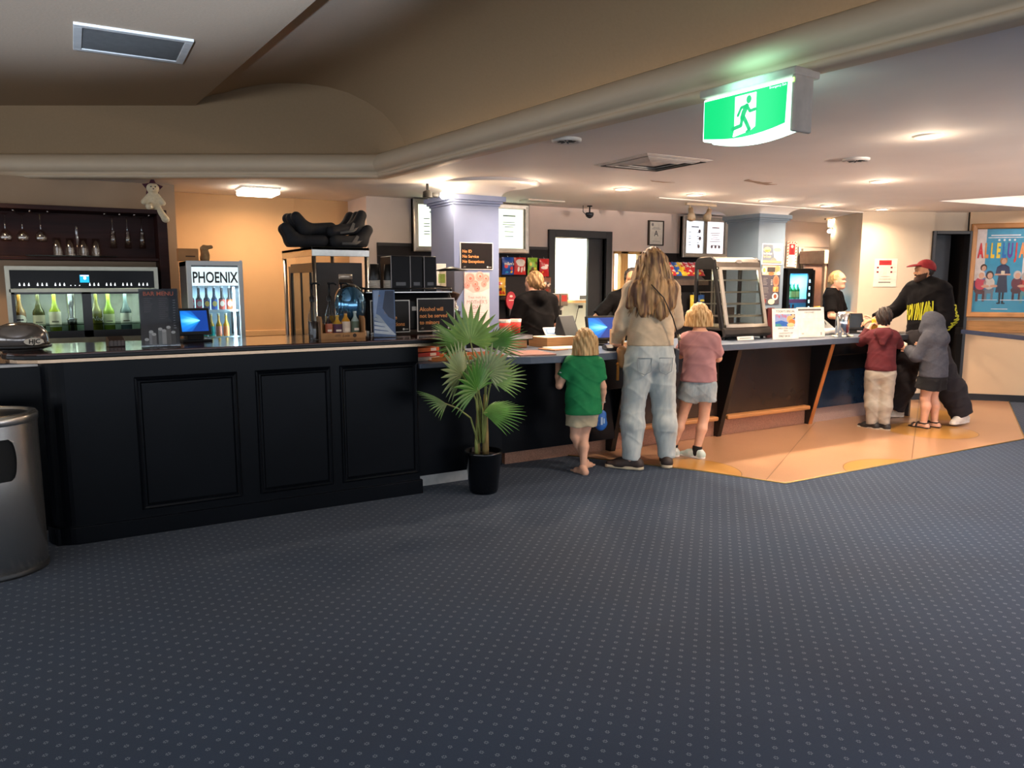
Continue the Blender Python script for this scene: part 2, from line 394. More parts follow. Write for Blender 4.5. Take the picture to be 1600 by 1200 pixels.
# upright plaster face above the left moulding
p0 = (CORN[0]+.5*.06+.3*.866, CORN[1]+.866*.06-.3*.5); p1 = (LEND[0]+.03, LEND[1]+.05)
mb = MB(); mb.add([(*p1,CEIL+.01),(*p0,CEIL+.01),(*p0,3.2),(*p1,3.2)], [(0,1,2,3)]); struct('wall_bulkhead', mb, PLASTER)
# bullnose moulding profile (offset into the raised well, height)
prof = [(-.08,.0),(-.005,.0),(.012,.008),(.016,.02),(.008,.032),(.0,.036),(.03,.05),(.055,.075),(.062,.105),(.052,.14),(.025,.175),(-.01,.195),(-.08,.2)]
def moulding(a, b, nrm, mitre_a, mitre_b):
    vs = []
    for pt, mt in ((a, mitre_a), (b, mitre_b)):
        for d, z in prof: vs.append((pt[0]+mt[0]*d, pt[1]+mt[1]*d, CEIL-.012+z))
    k = len(prof); return vs, [(i, k+i, k+i+1, i+1) for i in range(k-1)]
nl = (-.5,-.866); nr = (-.9948,-.102)
# mitre vector: m.nl = 1 and m.nr = 1
det = nl[0]*nr[1]-nl[1]*nr[0]; mt = ((nr[1]-nl[1])/det, (nl[0]-nr[0])/det)
mb = MB(); mb.add(*moulding(LEND, CORN, nl, nl, mt), True); mb.add(*moulding(CORN, REND, nr, mt, nr), True)
struct('trim_2', mb, M('#d2bc9f', .55, var=.02, scale=8))

# back walls
DX0, DX1, DZ = 4.84, 5.57, 1.99            # office doorway
WX0, WX1, WZ0, WZ1 = 5.7, 6.15, 1.36, 1.85  # pass-through window
mb = MB(); Y = 7.42
for x0_, x1_, z0, z1 in ((2.6,DX0,0,CEIL),(DX0,DX1,DZ,CEIL),(DX1,WX0,0,CEIL),(WX0,WX1,0,WZ0),(WX0,WX1,WZ1,CEIL),(WX1,10.6,0,CEIL)):
    mb.box(x0_, x1_, Y, Y+.12, z0, z1)
mb.box(2.6, 2.72, Y+.12, 8.1, 0, CEIL); struct('wall_back', mb, PINKW)
mb = MB(); mb.box(-6, .84, 7.45, 8.1, 0, CEIL); struct('wall_back_left', mb, M('#b4977a', .8, var=.03, scale=5))  # darker copy of the cream: this wall's shade is put into its colour
mb = MB(); mb.box(.84, 2.6, 8.0, 8.1, 0, CEIL); struct('wall_alcove', mb, WARMW)
mb = MB(); mb.box(.85, 2.59, 7.975, 8.0, .93, .99); mb.box(.85, 2.59, 7.985, 8.0, .86, .93); struct('trim_3', mb, WARMW, bev=.006)
mb = MB(); mb.box(2.03, 2.05, 7.99, 8.0, .99, CEIL); struct('trim_4', mb, WARMW)
# office behind the doorway
mb = MB(); mb.box(4.2, 7.6, 8.9, 9.0, 0, CEIL); mb.box(4.1, 4.2, 7.54, 9, 0, CEIL); mb.box(7.6, 7.7, 7.54, 9, 0, CEIL)
struct('wall_office', mb, M('#dfe6e0', .7, var=.02))
mb = MB(); mb.box(5.62, 5.64, 8.89, 8.9, .9, CEIL); struct('trim_5', mb, M('#c9cfc9', .6))
mb = MB(); t = .085
mb.box(DX0-t, DX0, 7.38, 7.56, 0, DZ+t); mb.box(DX1, DX1+t, 7.38, 7.56, 0, DZ+t); mb.box(DX0, DX1, 7.38, 7.56, DZ, DZ+t)
struct('door_1', mb, M('#17171a', .45), bev=.004)
mb = MB(); mb.box(5.36, 5.4, 7.46, 7.5, 0, DZ); mb.box(5.4, DX1, 7.46, 7.5, 0, DZ); struct('door_2', mb, M('#1c1c1f', .5))
# pass-through window with timber mullions to a sunlit room
TIM = M('#cf9f5c', .5, var=.15, scale=6, stretch=(8,8,.6))
mb = MB()
for a, b in ((WX0,WX0+.03),(5.83,5.94),(WX1-.03,WX1)): mb.box(a, b, 7.43, 7.5, WZ0, WZ1)
mb.box(WX0, WX1, 7.43, 7.5, WZ0, WZ0+.03); mb.box(WX0, WX1, 7.43, 7.5, WZ1-.03, WZ1)
w = struct('window_1', mb, TIM, bev=.004)
mb = MB(); mb.box(WX0+.03, WX1-.03, 7.47, 7.475, WZ0+.03, WZ1-.03); mb.build('pane', GL('#e8f4ff'), w)
# black lower splashback behind the counter
mb = MB(); mb.box(2.7, 4.74, 7.395, 7.42, .3, 1.87); mb.box(5.67, 9.0, 7.4, 7.42, .3, 1.34); mb.box(6.2, 7.6, 7.398, 7.42, 1.3, 1.84); struct('trim_6', mb, M('#211c1d', .55, spec=.2))
mb = MB(); mb.box(2.7, 4.74, 7.385, 7.42, 1.845, 1.875); mb.box(2.7, 4.74, 7.385, 7.42, 1.74, 1.75); struct('trim_7', mb, M('#1a1718', .45))
# poster wall on the right (square to the camera axis): column, doorway, poster wall
def wallbox(mb, a, b, ya, yb, z0, z1): mb.prism([N(a,ya),N(b,ya),N(b,yb),N(a,yb)], z0, z1)
mb = MB(); wallbox(mb, 4.3, 5.19, 9.45, 9.75, 0, CEIL); wallbox(mb, 5.19, 5.64, 9.52, 9.75, 2.08, CEIL); struct('wall_right', mb, CREAM)
A0 = N(5.64, 9.48); A1 = N(8.52, 8.55)
def along(s, off, z):   # a point on the slightly turned poster wall
    d = Vector((A1[0]-A0[0], A1[1]-A0[1])).normalized(); nn = Vector((d.y, -d.x))
    return (A0[0]+d.x*s+nn.x*off, A0[1]+d.y*s+nn.y*off, z)
PA = math.atan2(A1[1]-A0[1], A1[0]-A0[0])
def pwbox(mb, s0, s1, o0, o1, z0, z1):
    q = [along(s0,o0,0)[:2], along(s1,o0,0)[:2], along(s1,o1,0)[:2], along(s0,o1,0)[:2]]
    if o1 < o0: pass
    else: q = q
    mb.prism([q[0],q[1],q[2],q[3]] if o1 < o0 else [q[3],q[2],q[1],q[0]], z0, z1)
mb = MB(); pwbox(mb, 0, 3.4, 0, -.2, 0, CEIL); struct('wall_poster', mb, M('#dcbf9a', .75, var=.03, scale=3))
mb = MB(); pwbox(mb, 0.0, 3.4, .012, 0, 0, .085); wallbox(mb, 4.3, 5.19, 9.43, 9.45, 0, .085); struct('baseboard_right', mb, M('#141112', .4), bev=.003)
mb = MB(); pwbox(mb, 0.0, 3.4, .05, 0, .86, .885); pwbox(mb, 0, 3.4, .03, 0, .885, 1.0); struct('trim_8', mb, M('#a77a45', .5, var=.2, scale=5, stretch=(1,1,14)), bev=.004)
mb = MB(); wallbox(mb, 5.17, 5.21, 9.42, 9.54, 0, 2.1); wallbox(mb, 5.62, 5.66, 9.42, 9.54, 0, 2.1); wallbox(mb, 5.21, 5.62, 9.42, 9.54, 2.06, 2.1)
d3 = struct('door_3', mb, M('#1d1d20', .4), bev=.004)
mb = MB(); mb.prism([N(5.21,9.56),N(5.5,9.62),N(5.49,9.66),N(5.2,9.6)], .01, 2.06); mb.build('door_leaf', M('#34363a', .3), d3)
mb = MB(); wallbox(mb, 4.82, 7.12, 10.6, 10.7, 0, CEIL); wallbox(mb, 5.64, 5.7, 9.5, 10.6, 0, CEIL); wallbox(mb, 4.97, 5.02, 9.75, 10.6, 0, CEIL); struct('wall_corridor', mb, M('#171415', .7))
mb = MB(); wallbox(mb, 4.3, 4.34, 9.75, 10.4, 0, CEIL); struct('wall_popcorn_side', mb, CREAM)
# outer shell behind the photographer: wide window walls
WF = M('#3b3d40', .4)
def window_wall(name, wname, P0, P1, bays, zs, zt):
    d = Vector((P1[0]-P0[0], P1[1]-P0[1])); L = d.length; d.normalize(); q = Vector((-d.y, d.x))*.12
    def seg(mb, a, b, z0, z1):
        u = Vector(P0)+d*a; v = Vector(P0)+d*b; mb.prism([tuple(u), tuple(v), tuple(v+q), tuple(u+q)], z0, z1)
    mb = MB(); seg(mb, 0, L, 0, zs); seg(mb, 0, L, zt, 3.2); w_ = L/bays
    for i in range(bays): seg(mb, i*w_, i*w_+.35, zs, zt)
    seg(mb, L-.3, L, zs, zt); struct(name, mb, CREAM)
    mb = MB()
    for i in range(bays):
        a, b = i*w_+.35, min((i+1)*w_, L-.3)
        for e, f, z0, z1 in ((a,a+.05,zs,zt),(b-.05,b,zs,zt),((a+b)/2-.02,(a+b)/2+.02,zs,zt),(a,b,zs,zs+.05),(a,b,zt-.05,zt)): seg(mb, e, f, z0, z1)
        c = Vector(P0)+d*((a+b)/2)+q*.5
        li = bpy.data.lights.new('window_light', 'AREA'); li.shape = 'RECTANGLE'; li.size = b-a; li.size_y = zt-zs; li.cycles.is_portal = True
        lo = bpy.data.objects.new('window_light', li); C.objects.link(lo); lo.location = (c.x, c.y, (zs+zt)/2)
        lo.rotation_euler = Vector((-q.x, -q.y, 0)).to_track_quat('-Z', 'Y').to_euler()
    struct(wname, mb, WF)
window_wall('wall_front', 'window_2', (14.5,-7.2), (-5.8,-7.2), 6, .25, 1.95)
window_wall('wall_left', 'window_3', (-5.8,-7.2), (-5.8,9.0), 4, .9, 2.1)
mb = MB(); mb.box(14.3, 14.5, -7.2, 5, 0, 3); struct('wall_far_right', mb, CREAM)

# pillars with coved heads
PB = M('#7d89ac', .55, var=.03, scale=6)
def pillar(name, x, y, w, d, col):
    mb = MB(); mb.box(x, x+w, y, y+d, 0, 2.2)
    for e, z0, z1 in ((.012,2.165,2.185),(.03,2.185,2.205),(.05,2.205,2.25)): mb.box(x-e, x+w+e, y-e, y+d+e, z0, z1)
    o = struct(name, mb, col, bev=.003)
    mb = MB(); cx, cy = x+w/2, y+d/2; pr = []
    for i in range(9):
        t = i/8*math.pi/2; pr.append((.26*(1-math.cos(t)), 2.24+(CEIL-2.236)*math.sin(t)))
    vs = []; n = len(pr); e0 = .02
    for e, z in pr:
        a, b = w/2+e0+e, d/2+e0+e; rr = min(.02+e, min(a,b)*.6); ring = []
        for cxs, cys, a0 in ((1,1,0),(-1,1,90),(-1,-1,180),(1,-1,270)):
            for k in range(5):
                an = R(a0+90*k/4); ring.append((cx+cxs*(a-rr)+rr*math.cos(an), cy+cys*(b-rr)+rr*math.sin(an), z))
        vs += ring
    m = 20; fs = [(i*m+j, (i+1)*m+j, (i+1)*m+(j+1)%m, i*m+(j+1)%m) for i in range(n-1) for j in range(m)]
    mb.add(vs, [f[::-1] for f in fs], True); mb.build('coved_head', WCEIL, o); return o
pillar('pillar_left', 2.98, 6.2, .46, .5, PB); pillar('pillar_right', 6.84, 6.2, .44, .48, M('#6e7f8f', .55, var=.03, scale=6))
mb = MB(); mb.lathe([(.0,-.004),(.35,-.004),(.36,-.02),(.42,-.02),(.43,.0)], (3.22,5.95,CEIL), 40); struct('trim_9', mb, WCEIL)
# ---------------------------------------------------------------- the long bar and the things on and behind it
def ring(mb, x0, x1, z0, z1, prof, y=0.):
    """mitred rectangular frame facing -Y; prof = (inset, out) pairs"""
    vs = []; n = len(prof)
    for d, o in prof: vs += [(x0+d,y-o,z0+d),(x1-d,y-o,z0+d),(x1-d,y-o,z1-d),(x0+d,y-o,z1-d)]
    return mb.add(vs, [(i*4+j, i*4+(j+1)%4, (i+1)*4+(j+1)%4, (i+1)*4+j) for i in range(n-1) for j in range(4)])
BARP = M('#0a0d12', .32, var=.15, scale=3, spec=.12, coat=.12)
FR = [(0,0),(.004,.012),(.012,.018),(.022,.012),(.03,.014),(.038,0)]
t = thing('bar_counter', 'long black panelled bar counter with dark polished top left of the palm', 'bar', (0,0,0))
mb = MB(); pts = [(2.04,4.83),(2.04,5.45),(-.19,5.45),(-.19,4.97)]+[(-.19+.14*(1-math.cos(R(a))), 4.97-.14*math.sin(R(a))) for a in range(9,91,9)]
mb.prism(pts, 0, 1.045); mb.build('body', BARP, t, bev=.004)
for a, b in ((.27,.84),(.945,1.42),(1.48,2.03)):
    mb = MB(); ring(mb, a, b, .145, .935, FR, 4.83); mb.box(a+.038, b-.038, 4.826, 4.835, .183, .897); mb.build('panel', BARP, t)
mb = MB(); s = [(2.05,4.805),(2.05,4.84),(-.17,4.84),(-.2,4.98),(-.215,4.97)]+[(-.215+.165*(1-math.cos(R(a))), 4.97-.165*math.sin(R(a))) for a in range(9,91,9)]
mb.prism(s, 0, .1); mb.build('skirting', BARP, t, bev=.004)
mb = MB(); mb.box(2.04, 2.72, 4.86, 5.4, .11, .885); mb.build('end_panel', BARP, t, bev=.003)
mb = MB(); mb.box(2.06, 2.6, 4.98, 5.0, .0, .11); mb.build('kick_plate', M('#c9c7c2', .45, .3), t)
def topout(o): return [(2.26+o*.2,4.72-o),(2.26+o*.2,5.5),(-.36-o,5.5),(-.36-o,4.95)]+[(-.36-o+(.23+o)*(1-math.cos(R(a))), 4.95-(.23+o)*math.sin(R(a))) for a in (15,30,45,60,75,90)]
mb = MB(); mb.prism(topout(0), 1.068, 1.1); mb.build('top', M('#3a1710', .12, var=.35, scale=5, stretch=(.6,9,1), coat=.6), t, bev=.006)
mb = MB(); mb.prism(topout(.004), 1.068, 1.09); mb.build('top_edge', BLACK, t, bev=.004)
mb = MB(); mb.prism(topout(-.012), 1.045, 1.068); mb.build('edge_strip', M('#b59a80', .25, 1., .05), t, bev=.003)
t = thing('bar_gate', 'low black bar flap with a pale top edge left of the long bar', 'bar gate', (0,0,0))
mb = MB(); mb.box(-1.6, -.193, 5.12, 5.16, 0.02, 1.0); mb.build('gate_panel', BARP, t)
mb = MB(); mb.box(-1.6, -.2, 5.05, 5.5, 1.0, 1.03); mb.build('flap', M('#2a1712', .2, coat=.3), t, bev=.004)
mb = MB(); mb.box(-1.6, -.2, 5.045, 5.06, 1.005, 1.02); mb.build('edge_strip', M('#8d8780', .3, 1.), t)
# bin
t = thing('litter_bin', 'tall brushed steel cylindrical litter bin with a dark oval slot', 'bin', (-.43,4.6,0))
BR = M('#d2cdc5', .27, .92, .1, 30, stretch=(40,40,.5)); r = .225
mb = MB(); mb.lathe([(r-.01,.02),(r,.025),(r,.5)], n=56); mb.lathe([(r,.71),(r,.78)], n=56)
sl = 30      # slot half-angle; opening faces the viewer a little left
fa = -84
mb.lathe([(r,.5),(r,.71)], n=48, a0=fa+sl, a1=fa+360-sl)
# rounded slot ends
for sgn in (-1, 1):
    for k in range(6):
        u0, u1 = k/6, (k+1)/6
        for z_, e in ((.605,1),(.605,-1)):
            aa = fa+sgn*(sl-8*(1-math.sqrt(max(0,1-u0*u0)))); ab = fa+sgn*(sl-8*(1-math.sqrt(max(0,1-u1*u1))))
            P = lambda an, zz: (r*math.cos(R(an)), r*math.sin(R(an)), zz)
            q = [P(fa+sgn*sl, z_+e*.105*u0), P(aa, z_+e*.105*u0), P(ab, z_+e*.105*u1), P(fa+sgn*sl, z_+e*.105*u1)]
            mb.add(q, [(0,1,2,3)])
mb.build('drum', BR, t)
mb = MB(); mb.lathe([(r-.012,.3),(r-.012,.77)], n=40); mb.build('liner', M('#050505', .8), t)
mb = MB(); mb.lathe([(.0,0),(r+.004,0),(r+.006,.012),(r,.028)], n=48); mb.build('base_ring', M('#2a2a2a', .4), t)
mb = MB(); mb.lathe([(r+.002,.775),(r+.006,.78),(r+.006,.81),(r-.002,.822),(r-.03,.824),(r-.035,.80)], n=56); mb.build('lid_rim', BR, t)
mb = MB(); mb.lathe([(.0,.812),(r-.034,.812)], n=40); mb.build('lid_top', M('#4a4b4e', .3, .8), t)
# sign / print helper -------------------------------------------------
def board(name, label, cat, loc, rotz, w, h, th, face, border=None, bw=.0, els=(), group=None, tilt=0., pn='board', glow=None):
    t = thing(name, label, cat, loc, rotz, group)
    if tilt: t.rotation_euler = Euler((R(tilt), 0, rotz))
    mb = MB()
    mb.box(-w/2, w/2, 0, th, 0, h); mb.build(pn, border or face, t)
    e = .0012
    mb = MB(); mb.rect(-w/2+bw, w/2-bw, bw, h-bw, -e); mb.build('face', face, t)
    prints(t, els, e); return t
def prints(t, els, e=.0012):
    gm = []; gmb = MB(); tm = []; tmb = MB()
    def mi(l, m):
        if m not in l: l.append(m)
        return l.index(m)
    for k in els:
        if k[0] == 't':
            _, s, x, z, size, m, *r = k; tmb.mat(mi(tm, m)).text(s, x, z, size, -2.6*e, r[0] if r else 'CENTER', r[1] if len(r) > 1 else 0, r[2] if len(r) > 2 else 1.)
        elif k[0] == 'r': _, a, b, c, d, m = k[:6]; gmb.mat(mi(gm, m)).rect(a, b, c, d, -2*e-(k[6] if len(k) > 6 else 0)*e)
        elif k[0] == 'e': _, x, z, rx, rz, m = k[:6]; gmb.mat(mi(gm, m)).disc(x, z, rx, rz, -2*e-(k[6] if len(k) > 6 else 0)*e)
        elif k[0] == 'p': _, pts, m = k[:3]; gmb.mat(mi(gm, m)).poly(pts, -2*e-(k[3] if len(k) > 3 else 0)*e)
    if gmb.f: gmb.build('print', gm, t)
    if tmb.f: tmb.build('lettering', tm, t)
def bars(x0, x1, z0, z1, n, m, frac=.35, jit=.4, sd=1):
    rr = random.Random(sd); o = []
    for i in range(n):
        z = z1-(z1-z0)*(i+.5)/n; hh = (z1-z0)/n*frac/2; L = (x1-x0)*(1-jit*rr.random()); o.append(('r', x0, x0+L, z-hh, z+hh, m))
    return o
INK = M('#26221f', .7); INKG = M('#8a8680', .7); ORNG = M('#e79a56', .6); SIGNB = M('#1a1312', .4, spec=.2); PAPER = M('#efe9df', .6)
# acrylic menu holders
def acrylic(name, label, loc, rotz, w, h, els, face, tilt=-4):
    t = thing(name, label, 'menu stand', loc, 0); t.rotation_euler = Euler((R(tilt), 0, rotz))
    mb = MB(); mb.box(-w/2-.004, w/2+.004, -.004, -.0025, 0, h+.006); mb.box(-w/2-.004, w/2+.004, .003, .0045, 0, h+.006); mb.box(-w/2-.004, w/2+.004, -.02, .09, 0, .004)
    mb.build('acrylic_holder', GL('#f4f7fa', 1.45), t)
    mb = MB(); mb.box(-w/2, w/2, -.002, .002, .005, h); mb.build('card', face, t)
    sub = t; gm = [e_ for e_ in els]; prints(t, [e_ for e_ in gm], .0011); return t
lt = M('#8d8078', .7); W2 = M('#cfc8c2', .6)
els = [('p',[(.03,.34),(.1,.34),(.1,.1),(.05,.17),(.055,.27)],M('#1b1a1c',.5))]+bars(-.08,-.03,.2,.29,8,lt,.25)+bars(.0,.05,.16,.29,11,lt,.22,sd=3)+bars(.075,.09,.1,.28,12,W2,.3,sd=4)
els += [('t','BAR MENU',0,.3,.034,M('#e0714c',.6),'CENTER',.01)]
for i, (x, hh, c) in enumerate(((-.075,.03,'#77706a'),(-.05,.075,'#c9c0b8'),(-.035,.06,'#a69c94'),(.0,.09,'#8a8a86'),(.02,.08,'#b9b2aa'),(.045,.1,'#787069'),(.07,.07,'#5a544e'))):
    els += [('r',x-.012,x+.012,.012,.012+hh,M(c,.5),i*.1),('e',x,.012+hh,.012,.009,M('#d8d2ca',.5),1)]
acrylic('bar_menu_stand', 'dark brown bar menu in a clear upright acrylic holder on the bar', (.435,4.93,1.1), R(-6), .205, .335, els, M('#4e4440', .45))
bl = M('#93a7d0', .3); els = []
for i in range(5): els += [('p',[(-.07,.17-.03*i),(-.03+.02*i,.15-.028*i),(.03+.012*i,.06-.01*i),(.02+.012*i,.055-.01*i),(-.04+.02*i,.13-.028*i),(-.07,.15-.03*i)],M('#f4f7fa',.3),.2*i)]
els += [('p',[(-.07,.32),(-.03,.32),(-.05,.2),(-.06,.14),(-.07,.14)],M('#b9c9e6',.3),1),('p',[(.01,.32),(.07,.32),(.07,.12),(.03,.14),(-.01,.2),(.0,.26)],M('#3a3f55',.3),1)]
els += bars(.0,.06,.16,.24,12,M('#e8b08a',.5),.35,sd=5)+bars(-.05,-.01,.2,.26,6,M('#a9b7d6',.5),.3,sd=6)+[('r',-.05,-.025,.282,.292,ORNG),('r',.012,.045,.282,.292,ORNG)]
acrylic('cocktail_menu_stand', 'glossy bluish drinks menu in a tall clear holder in front of the coffee machine', (1.845,4.95,1.1), R(-12), .15, .325, els, bl)
# card terminal, till tablet
t = thing('card_reader', 'small black card reader lying on the bar left of the bar menu', 'card reader', (.2,5.06,1.1), R(8))
mb = MB(); mb.prism([(-.045,0),(.045,0),(.045,.055),(.02,.06),(-.045,.035)], -.045, .045, 'x'); mb.build('body', M('#2a1c18', .4), t, bev=.004)
mb = MB()
for i in range(4):
    for j in range(3): mb.box(-.036+.02*i, -.022+.02*i, -.0475, -.045, .008+.011*j, .016+.011*j)
mb.build('keypad', M('#5a4d47', .5), t)
def till(name, label, loc, rotz, w, h, tilt, scr, depth=.16):
    t = thing(name, label, 'till', loc, rotz)
    mb = MB(); mb.box(-.09,.09,-.07,.11,0,.015); mb.prism([(-.03,.015),(.06,.015),(.03,.1),(-.0,.1)], -.05, .05, 'x'); mb.build('stand', BLACKM, t, bev=.004)
    m_ = Matrix.Translation((0,-.03,.045)) @ Matrix.Rotation(R(-tilt), 4, 'X')
    mb = MB(); mb.xf(m_).box(-w/2, w/2, 0, .03, 0, h).box(-w/2+.03, w/2-.03, .03, .06, .03, h-.03); mb.xf(None); hd = mb.build('screen_housing', M('#141519', .35), t, bev=.006)
    mb = MB(); mb.xf(m_).rect(-w/2+.018, w/2-.018, .022, h-.018, -.001); mb.build('screen', scr, t)
    return t
def screen_mat():
    m = bpy.data.materials.new('blue_desktop_screen'); m.use_nodes = True; nt = m.node_tree; b = nt.nodes['Principled BSDF']
    tc = nt.nodes.new('ShaderNodeTexCoord'); sp = nt.nodes.new('ShaderNodeSeparateXYZ'); nt.links.new(tc.outputs['Generated'], sp.inputs[0])
    dx = mth(nt,'SUBTRACT',sp.outputs[0],.72); dz = mth(nt,'SUBTRACT',sp.outputs[2],.52)
    an = mth(nt,'ABSOLUTE',mth(nt,'ARCTAN2',dz,mth(nt,'MULTIPLY',dx,-1)))
    f = mth(nt,'SUBTRACT',1.15,mth(nt,'MULTIPLY',an,1.1)); rd = mth(nt,'SQRT',mth(nt,'ADD',mth(nt,'MULTIPLY',dx,dx),mth(nt,'MULTIPLY',dz,dz)))
    st = mth(nt,'MULTIPLY',mth(nt,'SINE',mth(nt,'MULTIPLY',an,22)),.05)
    f = mth(nt,'MAXIMUM',mth(nt,'MULTIPLY',mth(nt,'ADD',f,st),mth(nt,'SUBTRACT',1.2,rd)),0)
    rp = nt.nodes.new('ShaderNodeValToRGB'); rp.color_ramp.elements[0].color = lin('#0a2f74'); rp.color_ramp.elements[1].color = lin('#7ed8ff')
    e = rp.color_ramp.elements.new(.5); e.color = lin('#1a7fe0'); nt.links.new(f, rp.inputs[0])
    nt.links.new(rp.outputs[0], b.inputs['Emission Color']); b.inputs['Emission Strength'].default_value = 1.1; b.inputs['Base Color'].default_value = (.01,.01,.02,1); b.inputs['Roughness'].default_value = .25
    return m
SCR = screen_mat()
till('till_screen', 'black touch screen till with a glowing blue display on the left bar', (.66,5.22,1.1), R(8), .2, .175, 14, SCR)
# helmets
t = thing('motorcycle_helmet', 'glossy grey motorcycle helmet with an oval badge on the bar corner by the bin', 'helmet', (-.27,5.03,1.1), R(0))
mb = MB(); mb.lathe([(.1,0),(.128,.02),(.14,.06),(.132,.1),(.105,.135),(.06,.152),(.0,.158)], n=32); mb.build('shell', M('#6d6560', .12, .4, .1, coat=.8), t)
mb = MB(); mb.lathe([(.128,.012),(.146,.018),(.148,.03),(.14,.035)], n=32); mb.build('rim', M('#14110f', .4), t)
mb = MB(); mb.xf(Matrix.Rotation(R(28),4,'Z')@Matrix.Translation((0,-.142,.055))@Matrix.Rotation(R(-14),4,'X')).disc(0,0,.052,.02,0); mb.xf(None); bd = mb.build('badge', M('#d9d2c4', .3), t)
mb = MB(); mb.xf(Matrix.Rotation(R(28),4,'Z')@Matrix.Translation((0,-.1435,.055))@Matrix.Rotation(R(-14),4,'X')).text('HJC', 0, -.011, .034, 0, 'CENTER', .03, 1.05, .2); mb.xf(None); mb.build('lettering', M('#1a1512', .4), bd)
t = thing('visor_helmet', 'black helmet with a blue mirrored visor behind the sauce caddy', 'helmet', (1.69,5.22,1.1), R(-14))
mb = MB(); mb.ell((0,0,.25), (.105,.125,.12), 28, 16); mb.lathe([(.085,.0),(.1,.03),(.103,.12),(.105,.25)], n=28); mb.build('shell', M('#121316', .2, coat=.5), t)
mb = MB(); vs = []; nn = 14
for i in range(nn+1):
    for j in range(nn+1):
        a = R(-90-62+124*j/nn); zz = .1+.245*i/nn; q = math.sin(math.pi*i/nn)**.35; rr = .128*math.sqrt(max(.12, 1-((zz-.22)/.17)**2))
        a = R(-90)+(a-R(-90))*max(.25,q)
        vs.append((rr*.95*math.cos(a), rr*1.12*math.sin(a), zz))
mb.add(vs, [(i*(nn+1)+j, i*(nn+1)+j+1, (i+1)*(nn+1)+j+1, (i+1)*(nn+1)+j) for i in range(nn) for j in range(nn)], True); mb.build('visor', M('#4f7fa0', .1, .75, .3, 9, coat=.4), t)
# bottle maker
def bottle(name, label, cat, loc, h, r, glass, lab, capc, group=None, neck=.3, liq=None, plain=True, els=None, lz=(.12,.48), nr=.36):
    t = thing(name, label, cat, loc, rnd.uniform(0,6) if els is None else 0, group)
    mb = MB(); z1 = h*(1-neck); pr = [(r*.85,0),(r,.008),(r,z1*.82),(r*.9,z1*.9),(r*.6,z1*1.0),(r*nr,z1+h*neck*.3),(r*nr,h*.94)]
    mb.lathe(pr, n=20); mb.build('glass', glass, t)
    if lab is not None:
        mb = MB(); mb.lathe([(r*1.015,h*lz[0]),(r*1.015,h*lz[1])], n=20); l = mb.build('label', lab, t)
    mb = MB(); mb.lathe([(.0,h*.92),(r*nr*1.18,h*.92),(r*nr*1.18,h),(.0,h)], n=14); mb.build('cap', capc, t)
    return t
def front_label(t, r, z0, z1, a, m, els=(), round_=False):
    """curved label patch on the front of a bottle + print"""
    mb = MB(); n = 10; vs = []
    for i in range(n+1):
        an = R(-90-a+2*a*i/n); u = (2*i/n-1); q = math.sqrt(max(0,1-u*u)) if round_ else 1; zc = (z0+z1)/2; hz = (z1-z0)/2*q
        vs += [(r*math.cos(an), r*math.sin(an), zc-hz), (r*math.cos(an), r*math.sin(an), zc+hz)]
    mb.add(vs, [(2*i,2*i+2,2*i+3,2*i+1) for i in range(n)]); l = mb.build('label', m, t)
    if els:
        mb = MB(); mb.rect(-r*.55, r*.55, z0+(z1-z0)*els[0], z0+(z1-z0)*els[1], -r*1.04); mb.build('label_print', els[2], t)
# sauce caddy with pump bottles
CARD = M('#b07d4e', .8, var=.08, scale=14)
t = thing('bottle_caddy', 'open wooden caddy with a printed front holding small bottles on the bar', 'caddy', (1.56,5.02,1.1), R(-4))
mb = MB(); mb.box(-.14,.14,-.06,.06,0,.01); mb.box(-.14,.14,-.065,-.057,0,.042); mb.box(-.14,.14,.057,.065,0,.1)
for s in (-1, 1): mb.prism([(-.065,0),(.065,0),(.065,.15),(-.04,.15),(-.065,.13)], s*.145-.005, s*.145+.005, 'x')
mb.build('crate', CARD, t); prints_t = [('t','Lola',.015,.014,.024,M('#3c2a1c',.7),'CENTER',0,1.,),('e',.075,.022,.013,.013,M('#4a3322',.7)),('r',-.06,-.015,.022,.026,M('#6b4c31',.7))]
mb = MB(); tt = thing  # print on the crate front
mb.mat(0).text('Lola', .015, .014, .026, -.0665, 'CENTER', 0, 1.1, .3); mb.disc(.075,.022,.013,.013,-.0665); mb.rect(-.06,-.02,.019,.022,-.0665); mb.rect(-.055,-.022,.027,.03,-.0665); mb.build('lettering', M('#3c2a1c', .7), t)
sb = 'small bottles in the wooden caddy'
for x, h, r, g, lb, cp, txt in ((-.085,.15,.026,'#2a1612','#c06a4c','#20120e','dark syrup bottle with a salmon label in the caddy'),(-.025,.145,.032,'#c59422','#54283f','#c9a040','yellow bottle with a purple label in the caddy'),
                       (.035,.17,.03,'#c98a1d','#e7cdb4','#2c1c12','tall amber bottle with a cream label in the caddy'),(.1,.17,.028,'#9fb2ad','#5d6a55','#c8d8d6','pale clear bottle with a green label in the caddy')):
    b = bottle('syrup_bottle', txt, 'bottle', (1.56+x, 5.025, 1.112), h, r, M(g,.15,coat=.3), None, M(cp,.4), sb, .28); b.rotation_euler = (0,0,0); front_label(b, r*1.03, .02, h*.6, 70, M(lb,.6), (.25,.45,M('#f0d9c0',.6)))
